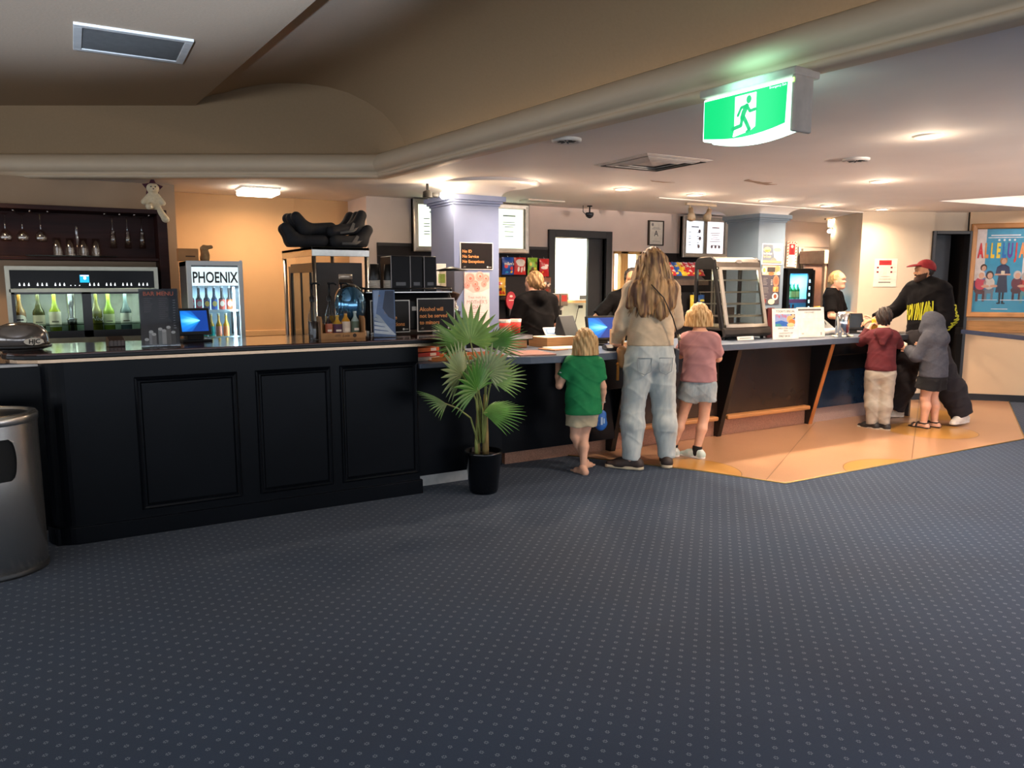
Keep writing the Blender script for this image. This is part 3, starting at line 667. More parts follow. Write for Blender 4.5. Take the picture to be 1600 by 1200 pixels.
for x, y, h, g, txt in ((1.365,5.0,.26,'#3b2a24','clear pump bottle of dark syrup left of the wooden caddy'),(1.515,5.12,.26,'#b98c28','clear pump bottle of yellow syrup behind the wooden caddy'),(1.605,5.14,.26,'#5a6a78','pump bottle with a grey tube behind the wooden caddy')):
    t = thing('pump_bottle', txt, 'bottle', (x,y,1.1), 0, 'syrup pump bottles on the bar'); r = .034
    mb = MB(); mb.lathe([(r,0),(r,.14),(r*.8,.17),(r*.42,.215),(r*.38,h)], n=18); mb.build('glass', GL('#e9efef',1.4), t)
    mb = MB(); mb.lathe([(.0,.003),(r*.93,.003),(r*.93,.12 if 'dark' in txt else .15),(.0,.12 if 'dark' in txt else .15)], n=18); mb.build('syrup', M(g,.2), t)
    mb = MB(); mb.lathe([(.018,h-.01),(.02,h+.02),(.008,h+.03),(.006,h+.1),(.014,h+.105),(.014,h+.115),(.0,h+.118)], n=12); mb.tube([(0,0,h+.11),(.03,-.02,h+.11),(.045,-.03,h+.1)], .007, 6); mb.tube([(0,0,h-.01),(0,0,.02)], .004, 6); mb.build('pump', BLACK, t)
# coffee machine
t = thing('coffee_machine', 'large black espresso machine standing on the back of the bar', 'coffee machine', (2.15,5.36,1.1))
mb = MB(); mb.prism([(-.16,.03),(-.16,.24),(-.1,.3),(.2,.3),(.2,.03)], -.34, .34, 'x'); mb.build('body', M('#151517', .45, spec=.2), t, bev=.01)
mb = MB()
for row in (0, 1):
    for i in range(9): mb.box(-.14+.05*i+row*.02, -.105+.05*i+row*.02, -.163+.0, -.155, .215-.022*row, .221-.022*row)
mb.build('vent_slots', M('#050505', .8), t)
mb = MB()
for s in (-.34, .335):
    mb.tube([(s,-.13,.3),(s,-.13,.33),(s,.1,.345),(s,.19,.34),(s,.19,.3)], .008, 8)
mb.tube([(-.34,-.13,.33),(.335,-.13,.33)], .006, 8); mb.build('cup_rail', M('#2b2a2a', .3, .8), t)
mb = MB(); mb.box(-.34,.34,-.14,.2,.302,.308); mb.build('cup_tray', STEEL, t)
for x in (-.3,.3):
    mb = MB(); mb.lathe([(.02,0),(.022,.01),(.014,.03)], (x,-.12,0), 10); mb.build('foot', CHROME, t)
mb = MB(); mb.box(.0,.045,-.168,-.16,.17,.2); mb.build('badge', M('#b8b0a8', .4), t)
def houserules(name, label, loc, rotz, w, h, lines, sz, hide=0):
    els = [('t',s,-w*.44,h*.62-i*sz*1.22,sz,M('#f0a25c',.55),'LEFT',.02) for i, s in enumerate(lines)]
    els += [('e',w*.33,h*.1,.008,.008,M('#e9e4dc',.5)),('r',w*.36,w*.45,h*.085,h*.11,M('#b8b2aa',.5)),('p',[(-w*.42,h*.08),(-w*.4,h*.1),(-w*.37,h*.14),(-w*.36,h*.1),(-w*.33,h*.14),(-w*.34,h*.08)],M('#6f6a64',.5))]
    return board(name, label, 'sign', loc, rotz, w, h, .006, SIGNB, M('#e3dfd8',.4), .007, els)
houserules('alcohol_sign', 'dark sign with orange words about alcohol and minors on the coffee machine', (2.335,5.175,1.115), 0, .305, .245, ['Alcohol will','not be served','to minors'], .04)
houserules('service_sign', 'dark sign with orange words half hidden behind the bluish drinks menu', (1.975,5.175,1.115), 0, .3, .235, ['No ID','No Service','No Exceptions'], .04)
# takeaway cups on the machine
for x, lb in ((1.905,'left stack of takeaway cups on the coffee machine'),(2.015,'right stack of takeaway cups on the coffee machine')):
    t = thing('cup_stack', lb, 'cups', (x,5.3,1.408), 0, 'stacks of takeaway cups')
    mb = MB()
    for i in range(7): mb.lathe([(.036,.012*i),(.041,.012*i+.004),(.041,.012*i+.01),(.036,.012*i+.012)], n=20)
    mb.build('white_cups', M('#cfc2b2', .6), t)
    mb = MB(); mb.lathe([(.04,.084),(.041,.09),(.03,.2),(.0,.2)], n=20); mb.build('black_cup', M('#17130f', .4), t)
# black dispensers on top
for x, w, lb in ((2.09,.15,'widest black box dispenser on the coffee machine'),(2.215,.1,'middle black box dispenser on the coffee machine'),(2.325,.1,'right black box dispenser on the coffee machine')):
    t = thing('lid_dispenser', lb, 'dispenser', (x,5.36,1.408), 0, 'black box dispensers on the coffee machine')
    mb = MB(); mb.box(-w/2,w/2,-.11,.11,0,.26); mb.build('box', M('#111012', .35, spec=.1), t, bev=.005)
    mb = MB(); mb.box(-w*.25,w*.25,-.1125,-.11,.045,.07); mb.build('plate', M('#2a2426', .3), t)
    mb = MB(); mb.box(-w/2-.003,-w/2+.003,-.113,-.108,0,.262); mb.build('edge_trim', M('#5f5a58', .3, .6), t)
t = thing('glass_jar', 'glass jar with brown contents behind the mirrored visor helmet', 'jar', (1.735,5.44,1.1))
mb = MB(); mb.lathe([(.05,0),(.052,.01),(.052,.38),(.045,.4)], n=18); mb.build('glass', GL('#efe7dd'), t)
mb = MB(); mb.lathe([(.0,.01),(.048,.01),(.048,.36),(.0,.37)], n=18); mb.build('contents', M('#b98b68', .7, var=.3, scale=60), t)
mb = MB(); mb.lathe([(.0,.4),(.05,.4),(.05,.435),(.0,.437)], n=18); mb.build('lid', M('#cdb9a5', .3, .4), t)
# grinder
t = thing('coffee_grinder', 'coffee grinder with a clear hopper of beans beside the left pillar', 'grinder', (2.585,5.42,1.0), R(0))
mb = MB(); mb.box(-.065,.065,-.09,.09,-.08,.2); mb.lathe([(.06,.2),(.066,.25)], n=20); mb.build('body', M('#151517', .35), t, bev=.01)
mb = MB(); mb.lathe([(.05,.25),(.05,.285),(.036,.3),(.036,.33)], n=20); mb.build('collar', CHROME, t)
mb = MB(); mb.lathe([(.036,.33),(.095,.43),(.1,.57)], n=24); mb.build('hopper', GL('#efe9e0',1.35), t)
mb = MB(); mb.lathe([(.0,.335),(.034,.335),(.062,.385),(.03,.4),(.0,.41)], n=20); mb.build('beans', M('#4a2616', .6, var=.5, scale=120, bump=.6), t)
mb = MB(); mb.lathe([(.0,.6),(.04,.592),(.125,.572),(.125,.565),(.0,.566)], n=24); mb.build('lid', BLACK, t)
board('flyer', 'small green and white flyer leaning on the left pillar behind the grinder', 'flyer', (2.84,6.17,1.44), 0, .09, .2, .004, PAPER, None, 0, [('r',-.03,.035,.03,.11,M('#8fb04e',.6)),('r',-.03,.03,.13,.15,INKG)], tilt=0)
# things on the low counter end behind the palm
t = thing('orange_tray', 'orange serving tray on the low counter behind the palm', 'tray', (2.42,4.99,.921), R(-3))
mb = MB(); mb.box(-.25,.32,-.12,.14,0,.006); mb.box(-.25,.32,-.125,-.115,0,.03); mb.box(-.25,.32,.135,.145,0,.03); mb.build('tray', M('#cf7a3e', .45), t, bev=.004)
for z, c, lb in ((.0,'#b9b2a8','bottom pale box stacked at the open end of the bar'),(.03,'#c8433a','red box in the middle of the stack at the end of the bar'),(.065,'#e3743c','orange box on top of the stack at the end of the bar')):
    t = thing('snack_box', lb, 'box', (2.16,5.02,.921+z), R(2+200*z), 'boxes stacked at the bar end')
    mb = MB(); mb.box(-.1,.1,-.06,.06,0,.028); mb.build('carton', M(c,.6), t, bev=.002)
    mb = MB(); mb.box(.02,.07,-.0615,-.06,.004,.024); mb.build('print', M('#f0e8dc',.6), t)
mb = MB(); mb.prism([(2.04,4.8),(2.738,4.82),(2.738,5.45),(2.04,5.45)], .885, .92); o = mb.build('low_counter_top', M('#4d5666', .4), bpy.data.objects['bar_counter'], bev=.004)
# ------------------------------------------------ back of the bar: glass shelf unit and wine dispenser
DW = M('#2f130e', .5, var=.3, scale=4, stretch=(.5,6,6), spec=.2)
t = thing('glass_shelf_unit', 'dark wood wall unit with hanging rails for wine glasses', 'shelf unit', (0,0,0))
mb = MB(); mb.box(-1.4,.7,7.43,7.449,1.66,2.07); mb.build('back_panel', DW, t)
mb = MB(); mb.box(-1.4,.73,7.1,7.449,2.045,2.08); mb.build('top_board', DW, t, bev=.003)
mb = MB(); mb.box(-1.4,.7,7.16,7.43,1.655,1.68); mb.build('bottom_board', DW, t, bev=.003)
mb = MB(); mb.box(.655,.73,7.1,7.449,.98,2.045); mb.build('side_post', DW, t, bev=.003)
mb = MB(); mb.box(-.3,.34,7.12,7.3,1.685,1.692); mb.build('glass_shelf', GL('#cfd6d0',1.5), t)
for x in (-.36,-.25,-.13,.27,.38,.49,.6):
    mb = MB(); mb.tube([(x,7.15,2.035),(x,7.42,2.035)], .008, 6); mb.build('hanger_rail', M('#c9c0b6', .15, 1.), t)
G1 = GL('#fffaf4', 2.2, .05, .98)
def wineglass(label, cat, loc, prof, grp, name):
    t = thing(name, label, cat, loc, 0, grp); f, b_ = prof
    mb = MB(); mb.lathe(b_, n=20); mb.build('bowl', G1, t); mb = MB(); mb.lathe(f, n=16); mb.build('stem_and_foot', G1, t); return t
wf = [(.036,2.022-1.8),(.034,2.02-1.8),(.006,2.005-1.8),(.005,.1)]; wb = [(.004,.1),(.025,.085),(.042,.05),(.043,.025),(.036,0),(.034,0),(.04,.026),(.038,.05),(.022,.08)]
first = None
for x, lb in ((-.43,'leftmost'),(-.315,'middle'),(-.19,'rightmost')):
    L = lb+' of three round wine glasses hanging upside down on the left'
    if first is None: first = wineglass(L, 'wine glass', (x,7.28,1.8), (wf,wb), 'hanging wine glasses', 'wine_glass')
    else: dup(first, (x,7.28,1.8), L)
ff = [(.03,.265),(.028,.262),(.005,.25),(.004,.15)]; fb = [(.004,.15),(.019,.145),(.028,.0),(.026,0),(.017,.14)]
first = None
for x, lb in ((.325,'leftmost'),(.435,'middle'),(.545,'rightmost')):
    L = lb+' of three slim champagne flutes hanging upside down on the right'
    if first is None: first = wineglass(L, 'flute', (x,7.28,1.76), (ff,fb), 'hanging champagne flutes', 'champagne_flute')
    else: dup(first, (x,7.28,1.76), L)
first = None
for x, lb in ((-.085,'first'),(.005,'second'),(.1,'third'),(.19,'fourth')):
    L = lb+' from the left of four upturned tumblers on the glass shelf'
    if first is None:
        t = thing('tumbler', L, 'glass', (x,7.2,1.693), 0, 'tumblers on the glass shelf'); mb = MB(); mb.lathe([(.038,0),(.037,.045),(.033,.06),(.03,.14),(.0,.142),(.0,.134),(.027,.134),(.03,.06),(.034,.0)], n=20); mb.build('tumbler_wall', G1, t); first = t
    else: dup(first, (x,7.2,1.693), L)
t = thing('glass_vase', 'slim clear glass tube standing behind the tumblers', 'glass', (.06,7.27,1.693)); mb = MB(); mb.lathe([(.03,0),(.012,.02),(.011,.24),(.013,.245)], n=14); mb.build('tube_wall', G1, t)
# soft toy
def toy():
    fur = M('#e3d2b0', .95, var=.08, scale=90, bump=.5); pur = M('#4c1f2e', .85, var=.2, scale=30)
    X, Y_, Z = 0, 0, 0
    o = sdf_obj('soft_toy', [el((0,0,.075),(.05,.042,.065)), el((0,-.005,.175),(.05,.045,.045)), cap((-.035,-.01,.11),(-.075,-.02,.06),.02,.024), cap((.035,-.01,.11),(.07,-.03,.055),.02,.022),
        cap((-.02,-.02,.03),(-.045,-.08,.02),.025,.027), cap((.025,-.02,.02),(.075,-.07,-.075),.026,.026), el((.08,-.08,-.085),(.026,.034,.022)), el((0,-.05,.16),(.02,.014,.015))], .006, fur, disp=lambda x,y,z: .0012*np.sin(300*x)*np.sin(280*y+1)*np.sin(260*z))
    tag(o, 'cream soft toy in a purple star hat sitting on top of the shelf unit', 'soft toy'); o.location = (.64,7.15,2.083)
    mb = MB(); mb.lathe([(.03,.2),(.03,.205),(.018,.235),(.008,.255),(.0,.262)], n=12)
    vs = []; ns = 5
    for k in range(10):
        a = R(90+36*k); rr = .085 if k % 2 == 0 else .048; vs.append((rr*math.cos(a), rr*math.sin(a)))
    mb.xf(Matrix.Translation((0,.0,.178))@Matrix.Rotation(R(4),4,'Y')).prism([(a,b) for a,b in vs][::-1], .0, .02, 'y'); mb.xf(None)
    mb.build('hat', pur, o, bev=.004)
    for s in (-1,1):
        mb = MB(); mb.ell((s*.016,-.047,.185), .006, 10, 6); mb.build('eye', M('#1a120e', .2), o)
    mb = MB(); mb.ell((0,-.064,.166), (.007,.005,.005), 10, 6); mb.build('nose', M('#5a3a30', .4), o)
toy()
# wine dispenser
t = thing('wine_dispenser', 'wide steel wine dispenser cabinet with lit glass windows', 'wine dispenser', (.09,6.95,0))
w = .53; z0, z1 = 1.0, 1.6
ST2 = M('#8d8a7c', .3, .9, .08)
mb = MB(); ring(mb, -w, w, z0+.01, z1, [(0,0),(0,.004),(.03,.004),(.03,-.02)]); mb.box(-w,w,0.02,.42,z1-.02,z1); mb.box(-w,-w+.02,.0,.42,z0,z1); mb.box(w-.02,w,0,.42,z0,z1); mb.box(-w,w,0,.42,z0,z0+.04); mb.box(-w,w,.4,.42,z0,z1); mb.box(-w+.02,w-.02,-.004,.03,1.4,1.425); mb.build('cabinet', ST2, t)
mb = MB(); mb.box(-w+.03,w-.03,.0,.06,1.43,1.57); mb.build('control_panel', M('#0a0a0c', .2, spec=.1), t)
mb = MB()
for i in (0,1,2,4,5,6,7):
    for k in (-.03,0,.03): 
        x = -w+.12+.118*i+k; mb.poly([(x-.006,1.45),(x+.006,1.45),(x+.004,1.462),(x+.001,1.475),(x-.004,1.462)], -.002)
for k in (-.03,0,.03): mb.disc(-.07+k,1.452,.004,.003,-.002)
mb.build('touch_symbols', EM('#e9eef2', 1.4), t)
mb = MB(); mb.rect(-.035,.03,1.475,1.535,-.002); mb.build('display', EM('#1aa6d8', .9), t)
mb = MB(); mb.rect(-.03,.028,1.525,1.533,-.003); mb.disc(0,1.51,.01,.013,-.003); mb.build('display_icons', EM('#e8d8ff', 1.5), t)
mb = MB()
for a, b in ((-w+.03,-w+.052),(-.03,.035),(w-.06,w-.03)): mb.box(a,b,.0,.02,z0+.03,1.4)
mb.box(-w+.03,w-.03,0,.02,z0+.04,1.095); mb.box(-w+.03,w-.03,0,.02,1.385,1.4); mb.build('door_frame', M('#0b0b0d', .3), t)
mb = MB(); mb.box(-w+.03,w-.03,.3,.31,1.05,1.4); mb.build('lit_back', M('#b9bdb8', .5), t)
mb = MB(); mb.box(-w+.05,-.04,.05,.08,1.385,1.395); mb.box(.04,w-.05,.05,.08,1.385,1.395); mb.build('light_strip', EM('#f2ffec', 14), t)
mb = MB(); mb.box(-w+.05,w-.05,.02,.29,1.14,1.147); mb.build('bottle_shelf', GL('#c4d4cc',1.4,.05,.75), t)
for a, b in ((-w+.075,-.03),(.035,w-.06)):
    mb = MB(); mb.box(a,b,.004,.008,1.095,1.385); mb.build('window_glass', GL('#f6fffa', 1.25), t)
lamp_later = [((-.15,7.03,1.38), .35), ((.36,7.03,1.38), .35)]
WG = 'wine bottles in the lit dispenser'
for x, g, lb, kind in ((-.37,'#7d5a20','#e9e6da','round'),(-.245,'#3a3a1c','#e6dfce','sq'),(-.135,'#7d8a24','#e9e2d4','tall'),(.155,'#6b6a26',None,'script'),(.245,'#7f9a3a','#d9e3bc','slant'),(.37,'#5a6a72','#e4e8e6','sq2')):
    txt = {'round':'amber wine bottle with a round white label, far left in the dispenser','sq':'dark wine bottle with a short cream label in the dispenser','tall':'yellow green wine bottle with a tall white label in the dispenser','script':'olive wine bottle with white script lettering in the dispenser','slant':'pale green wine bottle with a slanted label in the dispenser','sq2':'bluish wine bottle with a square pale label beside the bar menu'}[kind]
    b = bottle('wine_bottle', txt, 'bottle', (.0+x,7.06,1.055), .37, .042, M(g,.12,coat=.4,var=.25,scale=12), None, M('#1d1a18',.4), WG, .4, nr=.34); b.rotation_euler = (0,0,0)
    if lb:
        z0_, z1_ = {'round':(.09,.17),'sq':(.08,.165),'tall':(.07,.19),'slant':(.075,.165),'sq2':(.075,.17)}[kind]
        front_label(b, .0432, z0_, z1_, 75, M(lb,.6), (.3,.4,INKG) if kind != 'round' else (.45,.58,INK), kind == 'round')
    else:
        mb = MB(); mb.text('Ned', 0, .115, .045, -.0435, 'CENTER', 0, 1, .35); mb.build('lettering', M('#f0f0ea', .5), b)
t = thing('steel_cup', 'polished steel cylinder in the empty bay of the dispenser', 'cup', (-.02,7.08,1.055)); mb = MB(); mb.lathe([(.03,0),(.034,.02),(.034,.12),(.04,.125),(.03,.14),(.034,.3),(.034,.34)], n=20); mb.build('cylinder', CHROME, t)
t = thing('wine_shelf_counter', 'pale back counter under the wine dispenser', 'counter', (.1,7.1,0)); mb = MB(); mb.box(-1.5,.62,-.3,.32,.94,.98); mb.build('worktop', M('#b9b2a4', .4), t, bev=.004); mb = MB(); mb.box(-1.5,.6,-.26,.32,0,.94); mb.build('base_cabinet', M('#4a3a32', .5), t)
# phoenix fridge
t = thing('drinks_fridge', 'white display fridge with large black lettering and glass bottles', 'fridge', (.975,6.35,.55))
FW = M('#d3d6d6', .4, var=.02); w = .205
mb = MB(); mb.box(-w,-w+.03,0,.45,0,1.09); mb.box(w-.03,w,0,.45,0,1.09); mb.box(-w,w,0,.45,1.05,1.09); mb.box(-w,w,0,.45,0,.08); mb.box(-w,w,.43,.45,0,1.09); mb.build('cabinet', M('#4b4648', .5), t, bev=.004)
mb = MB(); ring(mb, -w-.002, w+.002, .0, 1.092, [(0,-.02),(0,.022),(.034,.022),(.034,-.0)]); mb.build('door_frame', FW, t, bev=.003)
mb = MB(); mb.box(-w+.033,w-.033,-.004,.03,.9,1.045); hp = mb.build('header', EM('#cfe2e6', .8), t)
mb = MB(); mb.text('PHOENIX', 0, .925, .118, -.006, 'CENTER', .022, .66); mb.build('lettering', M('#17181a', .5), hp)
mb = MB(); mb.box(-w+.03,w-.03,.41,.42,.08,.9); mb.build('inner_wall', M('#cfe6ee', .4), t)
mb = MB(); mb.box(-w+.033,w-.033,.04,.4,.695,.703); mb.box(-w+.033,w-.033,.04,.4,.488,.496); mb.build('shelf', M('#e8f2f4', .3), t)
mb = MB(); mb.box(-w+.033,w-.033,.03,.04,.695,.712); mb.box(-w+.033,w-.033,.03,.04,.488,.5); mb.build('shelf_edge', M('#e9f4f6', .3), t)
mb = MB(); mb.box(w-.075,w-.06,.015,.03,.5,.89); mb.build('light_strip', EM('#d8f4ff', 20), t)
mb = MB(); mb.box(-w+.033,w-.033,-.003,.001,.09,.9); mb.build('glass_pane', GL('#effaff', 1.2), t)
mb = MB(); mb.box(w-.02,w+.0,-.0225,-.01,1.092,1.1); mb.build('hinge', M('#8d8f90', .3, .8), t)
FG = 'soda bottles in the white fridge'
for i, (c, l2, gl) in enumerate((('#c93a4a','#f3e3e3','#2a2626'),('#d8374f','#f4e0dc','#31292a'),('#1d2f6e','#e6b93a','#1c2336'),('#2a56a8','#ead06a','#24344e'),('#e2553a','#f2dcc0','#3a2c28'),('#e06a36','#f4e2cc','#3a2a24'))):
    nm = ('red labelled bottle at the left end of','crimson labelled bottle second on','navy and yellow labelled bottle third on','blue and yellow labelled bottle fourth on','orange red labelled bottle fifth on','orange labelled bottle at the right end of')[i]
    b = bottle('soda_bottle', nm+' the upper fridge shelf', 'bottle', (.975-.185+.012+.057*i,6.44,.55+.703), .195, .024, M(gl,.1,coat=.4), M(c,.5), M('#c0c6ca',.3), FG, .45, lz=(.05,.45), nr=.42); b.rotation_euler = (0,0,0)
    mb = MB(); mb.disc(0,.055,.017,.022,-.0255); mb.build('label_badge', M(l2,.5), b)
for i, (c, gl) in enumerate((('#2aa79a','#e0b53a'),('#2aa79a','#d9a628'),('#e9896a','#d99a1c'),('#ee8a4e','#e0a42a'))):
    nm = ('teal labelled bottle at the left of','second teal labelled bottle on','salmon labelled bottle on','orange labelled bottle at the right of')[i]
    b = bottle('juice_bottle', nm+' the lower fridge shelf', 'bottle', (.975-.09+.056*i,6.43,.55+.496), .185, .023, M(gl,.1,coat=.4,var=.2), M(c,.5), M('#d0c8a0',.3), FG, .4, lz=(.04,.45), nr=.4); b.rotation_euler = (0,0,0)
t = thing('cardboard_carton', 'small brown carton lying on top of the white fridge', 'box', (.83,6.5,1.643), R(0)); mb = MB(); mb.box(-.1,.045,-.06,.06,0,.095); mb.build('carton', CARD, t); mb = MB(); mb.rect(-.05,.02,.03,.04,-.061); mb.build('slot', M('#4d331f',.8), t)
t = thing('paper_bag', 'crumpled brown paper bag on top of the white fridge', 'bag', (.93,6.5,1.643)); 
o = sdf_obj('bag', [cap((0,0,.02),(.0,0,.1),.035,.026,k=.02), cap((-.01,0,.1),(.05,0,.115),.016,.012,k=.02)], .006, M('#a9845a', .85, var=.25, scale=30), t, planes=[((0,0,0),(0,0,-1))], disp=lambda x,y,z: .005*np.sin(70*x+40*z)*np.sin(90*y+50*z))
# steel rack, glass fronted cabinet, booster seats
t = thing('steel_rack', 'stainless steel table frame holding black booster seats over a dark cabinet', 'rack', (1.73,6.25,0))
mb = MB(); mb.box(-.02,.47,-.02,1.0,1.74,1.765); mb.box(-.02,.47,-.02,-.015,1.69,1.765); mb.box(-.02,-.015,-.02,1.0,1.69,1.765); mb.build('top', STEEL, t, bev=.003)
for x, y in ((.0,.0),(.45,0),(0,.98),(.45,.98)):
    mb = MB(); mb.tube([(x,y,0),(x,y,1.74)], .018, 12); mb.build('leg', STEEL, t)
t = thing('glass_cabinet', 'dark cabinet with a glass side door standing under the steel rack', 'cabinet', (1.73,6.25,0))
mb = MB(); mb.box(.03,.42,.03,.9,.9,1.64); mb.build('carcass', M('#3b3b3d', .45), t, bev=.004)
mb = MB(); mb.xf(Matrix.Translation((.03,.05,0))@Matrix.Rotation(R(-90),4,'Z')); ring(mb, -.84, -.0, .92, 1.62, [(0,0),(0,.02),(.06,.02),(.06,0)]); mb.xf(None); mb.build('door_frame', M('#151517', .4), t)
mb = MB(); mb.box(.024,.029,.11,.83,.98,1.56); mb.build('door_glass', M('#8b8f86', .08, .55, .3, 3), t)
mb = MB(); mb.box(.016,.024,.5,.52,.98,1.56); mb.box(.014,.03,.2,.205,.95,1.6); mb.build('door_bars', M('#202022', .4), t)
def booster(label, loc, rz, sc=1., tilt=0.):
    BK = M('#141316', .8, var=.2, scale=40); t = thing('booster_seat', label, 'booster seat', loc, rz, 'stacked booster seats'); t.rotation_euler = Euler((0, R(tilt), rz))
    # moulded foam: flat seat, two raised arms and a curled back
    pr = [cap((-.14,-.02,.045),(.1,-.02,.045),.045,.045,k=.03), cap((-.14,-.12,.05),(.1,-.12,.05),.05,.045,k=.03), cap((-.14,.08,.05),(.1,.08,.05),.05,.045,k=.03),
          cap((.08,-.12,.05),(.15,-.12,.15),.055,.045,k=.04), cap((.08,.08,.05),(.15,.08,.15),.055,.045,k=.04), cap((.1,-.02,.05),(.16,-.02,.15),.05,.04,k=.04)]
    o = sdf_obj('foam_body', pr, .008, BK, t, planes=[((0,0,.004),(0,0,-1))])
    mb = MB(); mb.poly([(-.03,.02),(.02,.02),(.05,.09),(.03,.1)], -.172); mb.tube([(-.1,-.168,.03),(.02,-.17,.03),(.08,-.168,.06)], .012, 6); mb.build('grey_panel', M('#5d5852', .8), t); return t
for a in (('lowest left black booster seat on the steel rack', (1.70,6.42,1.768), R(172), 1, 0),('lowest right black booster seat on the steel rack', (2.06,6.42,1.768), R(4), 1, 0),
          ('upper left black booster seat in the pile on the rack', (1.78,6.46,1.868), R(186), 1, 4),('upper right black booster seat in the pile on the rack', (2.04,6.46,1.872), R(10), 1, -9),('rear black booster seat of the pile on the rack', (1.98,6.9,1.768), R(40), 1, 0)):
    booster(*a)
# ---------------------------------------------------------------- service counter and the back wall behind it
t = thing('service_counter', 'long dark service counter with blue grey top and slanting fins right of the palm', 'counter', (0,0,0))
top = [(2.74,4.93),(2.95,4.83),(3.2,4.79),(3.55,4.78),(4.1,4.81),(5.0,4.9),(6.5,4.88),(7.98,4.87),(7.98,5.72),(2.77,5.72),(2.77,5.46),(2.74,5.46)]
mb = MB(); mb.prism(top, .866, .922); mb.build('top', M('#515b6b', .38, var=.06, scale=30), t, bev=.004)
BRN = M('#31231b', .22, var=.2, scale=2, spec=.5)
mb = MB(); mb.prism([(2.76,5.12),(4.0,5.14),(4.0,5.6),(2.76,5.6)], .13, .866); mb.build('bulge_panel', BARP, t)
mb = MB(); mb.prism([(3.45,4.93),(4.0,4.95),(4.0,5.14),(3.45,5.12)], .6, .866); mb.build('drawer_fascia', M('#141011', .35), t, bev=.003)
mb = MB(); mb.box(4.0,6.62,5.2,5.6,.2,.866); mb.build('front_panel', BRN, t)
mb = MB(); mb.box(6.65,7.93,5.2,5.6,.16,.56); mb.build('reflective_panel', M('#22364e', .1, coat=.6), t)  # blue base colour stands in for reflected carpet and daylight
mb = MB(); mb.box(6.65,7.93,5.12,5.6,.56,.72); mb.box(6.65,7.93,5.06,5.6,.725,.866); mb.build('drawer_boxes', M('#0e0d0f', .25), t, bev=.004)
mb = MB(); mb.box(2.97,4.0,5.26,5.6,0,.135); mb.box(4.06,6.6,5.235,5.6,0,.17); mb.build('terrazzo_kick', M('#a8785f', .55, var=.3, scale=160), t)
mb = MB(); mb.box(6.66,7.93,5.235,5.6,0,.16); mb.build('pale_kick', M('#b59a90', .5, var=.15, scale=160), t)
FIN = [(5.19,0),(5.5,0),(5.5,.866),(4.96,.866)]
for x, wd_ in ((4.02,0),(5.3,0),(6.6,1)):
    mb = MB(); mb.prism([(y,z) for y, z in FIN], x-.027, x+.027, 'x'); f = mb.build('fin', M('#0b0a0b', .3), t, bev=.003)
    if wd_:
        mb = MB(); mb.prism([(5.183,0.002),(5.19,.002),(4.96,.866),(4.953,.866)], x-.022, x+.028, 'x'); mb.build('timber_edge', M('#b8713a', .4, var=.2, scale=8, stretch=(4,4,.5)), f)
OAK = M('#b97f4c', .35, var=.15, scale=8, stretch=(.6,6,6))
for a, b in ((4.06,5.23),(5.35,6.53)):
    mb = MB(); mb.box(a,b,5.13,5.24,.17,.212); mb.build('foot_rail', OAK, t, bev=.012)
mb = MB(); mb.box(7.93,7.96,4.95,5.66,0,.866); mb.build('end_panel', M('#6d6a6b', .35, .6), t)
# clipboards and papers on the counter
def slab(name, label, cat, loc, rz, w, d, h, m, grp=None, sheets=None):
    t = thing(name, label, cat, loc, rz, grp); mb = MB(); mb.box(-w/2,w/2,-d/2,d/2,0,h); mb.build('slab', m, t, bev=min(.002,h*.3))
    if sheets: mb = MB(); mb.box(-w/2+.01,w/2-.01,-d/2+.01,d/2-.01,h,h+.001); mb.build('top_sheet', sheets, t)
    return t
slab('placemat', 'pinkish brown clipboard lying on the curved counter end by the palm', 'clipboard', (3.06,5.03,.923), R(-8), .3, .36, .01, M('#a87468', .5))
slab('paper_stack', 'stack of brown folders and papers behind the green shirt child', 'papers', (3.62,5.55,.923), R(6), .34, .26, .085, M('#b98a5c', .7, var=.25, scale=3, stretch=(1,1,60)), None, M('#d7c9b4', .6))
slab('loose_papers', 'loose white papers in front of the brown folder stack', 'papers', (3.55,5.28,.923), R(-5), .3, .22, .012, M('#d9d2ca', .6))
slab('brown_folder', 'flat tan folder lying beside the loose papers', 'folder', (3.42,5.24,.923), R(12), .16, .2, .008, M('#b5794f', .6))
board('tablet_screen', 'small light blue tablet tilted on the folder stack', 'tablet', (3.68,5.62,1.012), R(-10), .16, .1, .012, EM('#8fb6d8', .5), M('#c9cdd0', .4), .012, [('r',-.05,.05,.03,.06,M('#dfeaf2',.4))], tilt=-50)
till('till_screen', 'black touch screen till with blue display beside the woman', (4.05,5.42,.923), R(-6), .3, .22, 14, SCR)
t = thing('receipt_printer', 'black back of a second till leaning left of the blue screen', 'till', (3.82,5.6,.923), R(20)); mb = MB(); mb.prism([(-.08,0),(.1,0),(.06,.24),(.03,.26)], -.11, .11, 'x'); mb.build('housing', M('#17181b', .4), t, bev=.008); mb = MB(); mb.box(-.09,.09,-.1,-.06,0,.02); mb.build('base', BLACKM, t)
t = thing('payment_terminal', 'black payment terminal lying on the counter left of the woman', 'card reader', (3.82,5.0,.923), R(-25)); mb = MB(); mb.prism([(-.1,0),(.1,0),(.1,.03),(-.02,.045),(-.1,.025)], -.045, .045, 'x'); mb.build('body', M('#141416', .3), t, bev=.008); mb = MB(); mb.box(-.03,.03,.0,.08,.04,.043); mb.build('screen', M('#2c3640', .15), t)
t = thing('timber_holder', 'L shaped pale timber block on the counter by the woman', 'holder', (3.97,5.1,.923), R(-8)); mb = MB(); mb.prism([(-.05,0),(.085,0),(.085,.05),(.01,.05),(.01,.16),(-.05,.16)], -.035, .035, 'y'); mb.build('block', M('#d3aa7c', .6, var=.1, scale=12), t, bev=.003)
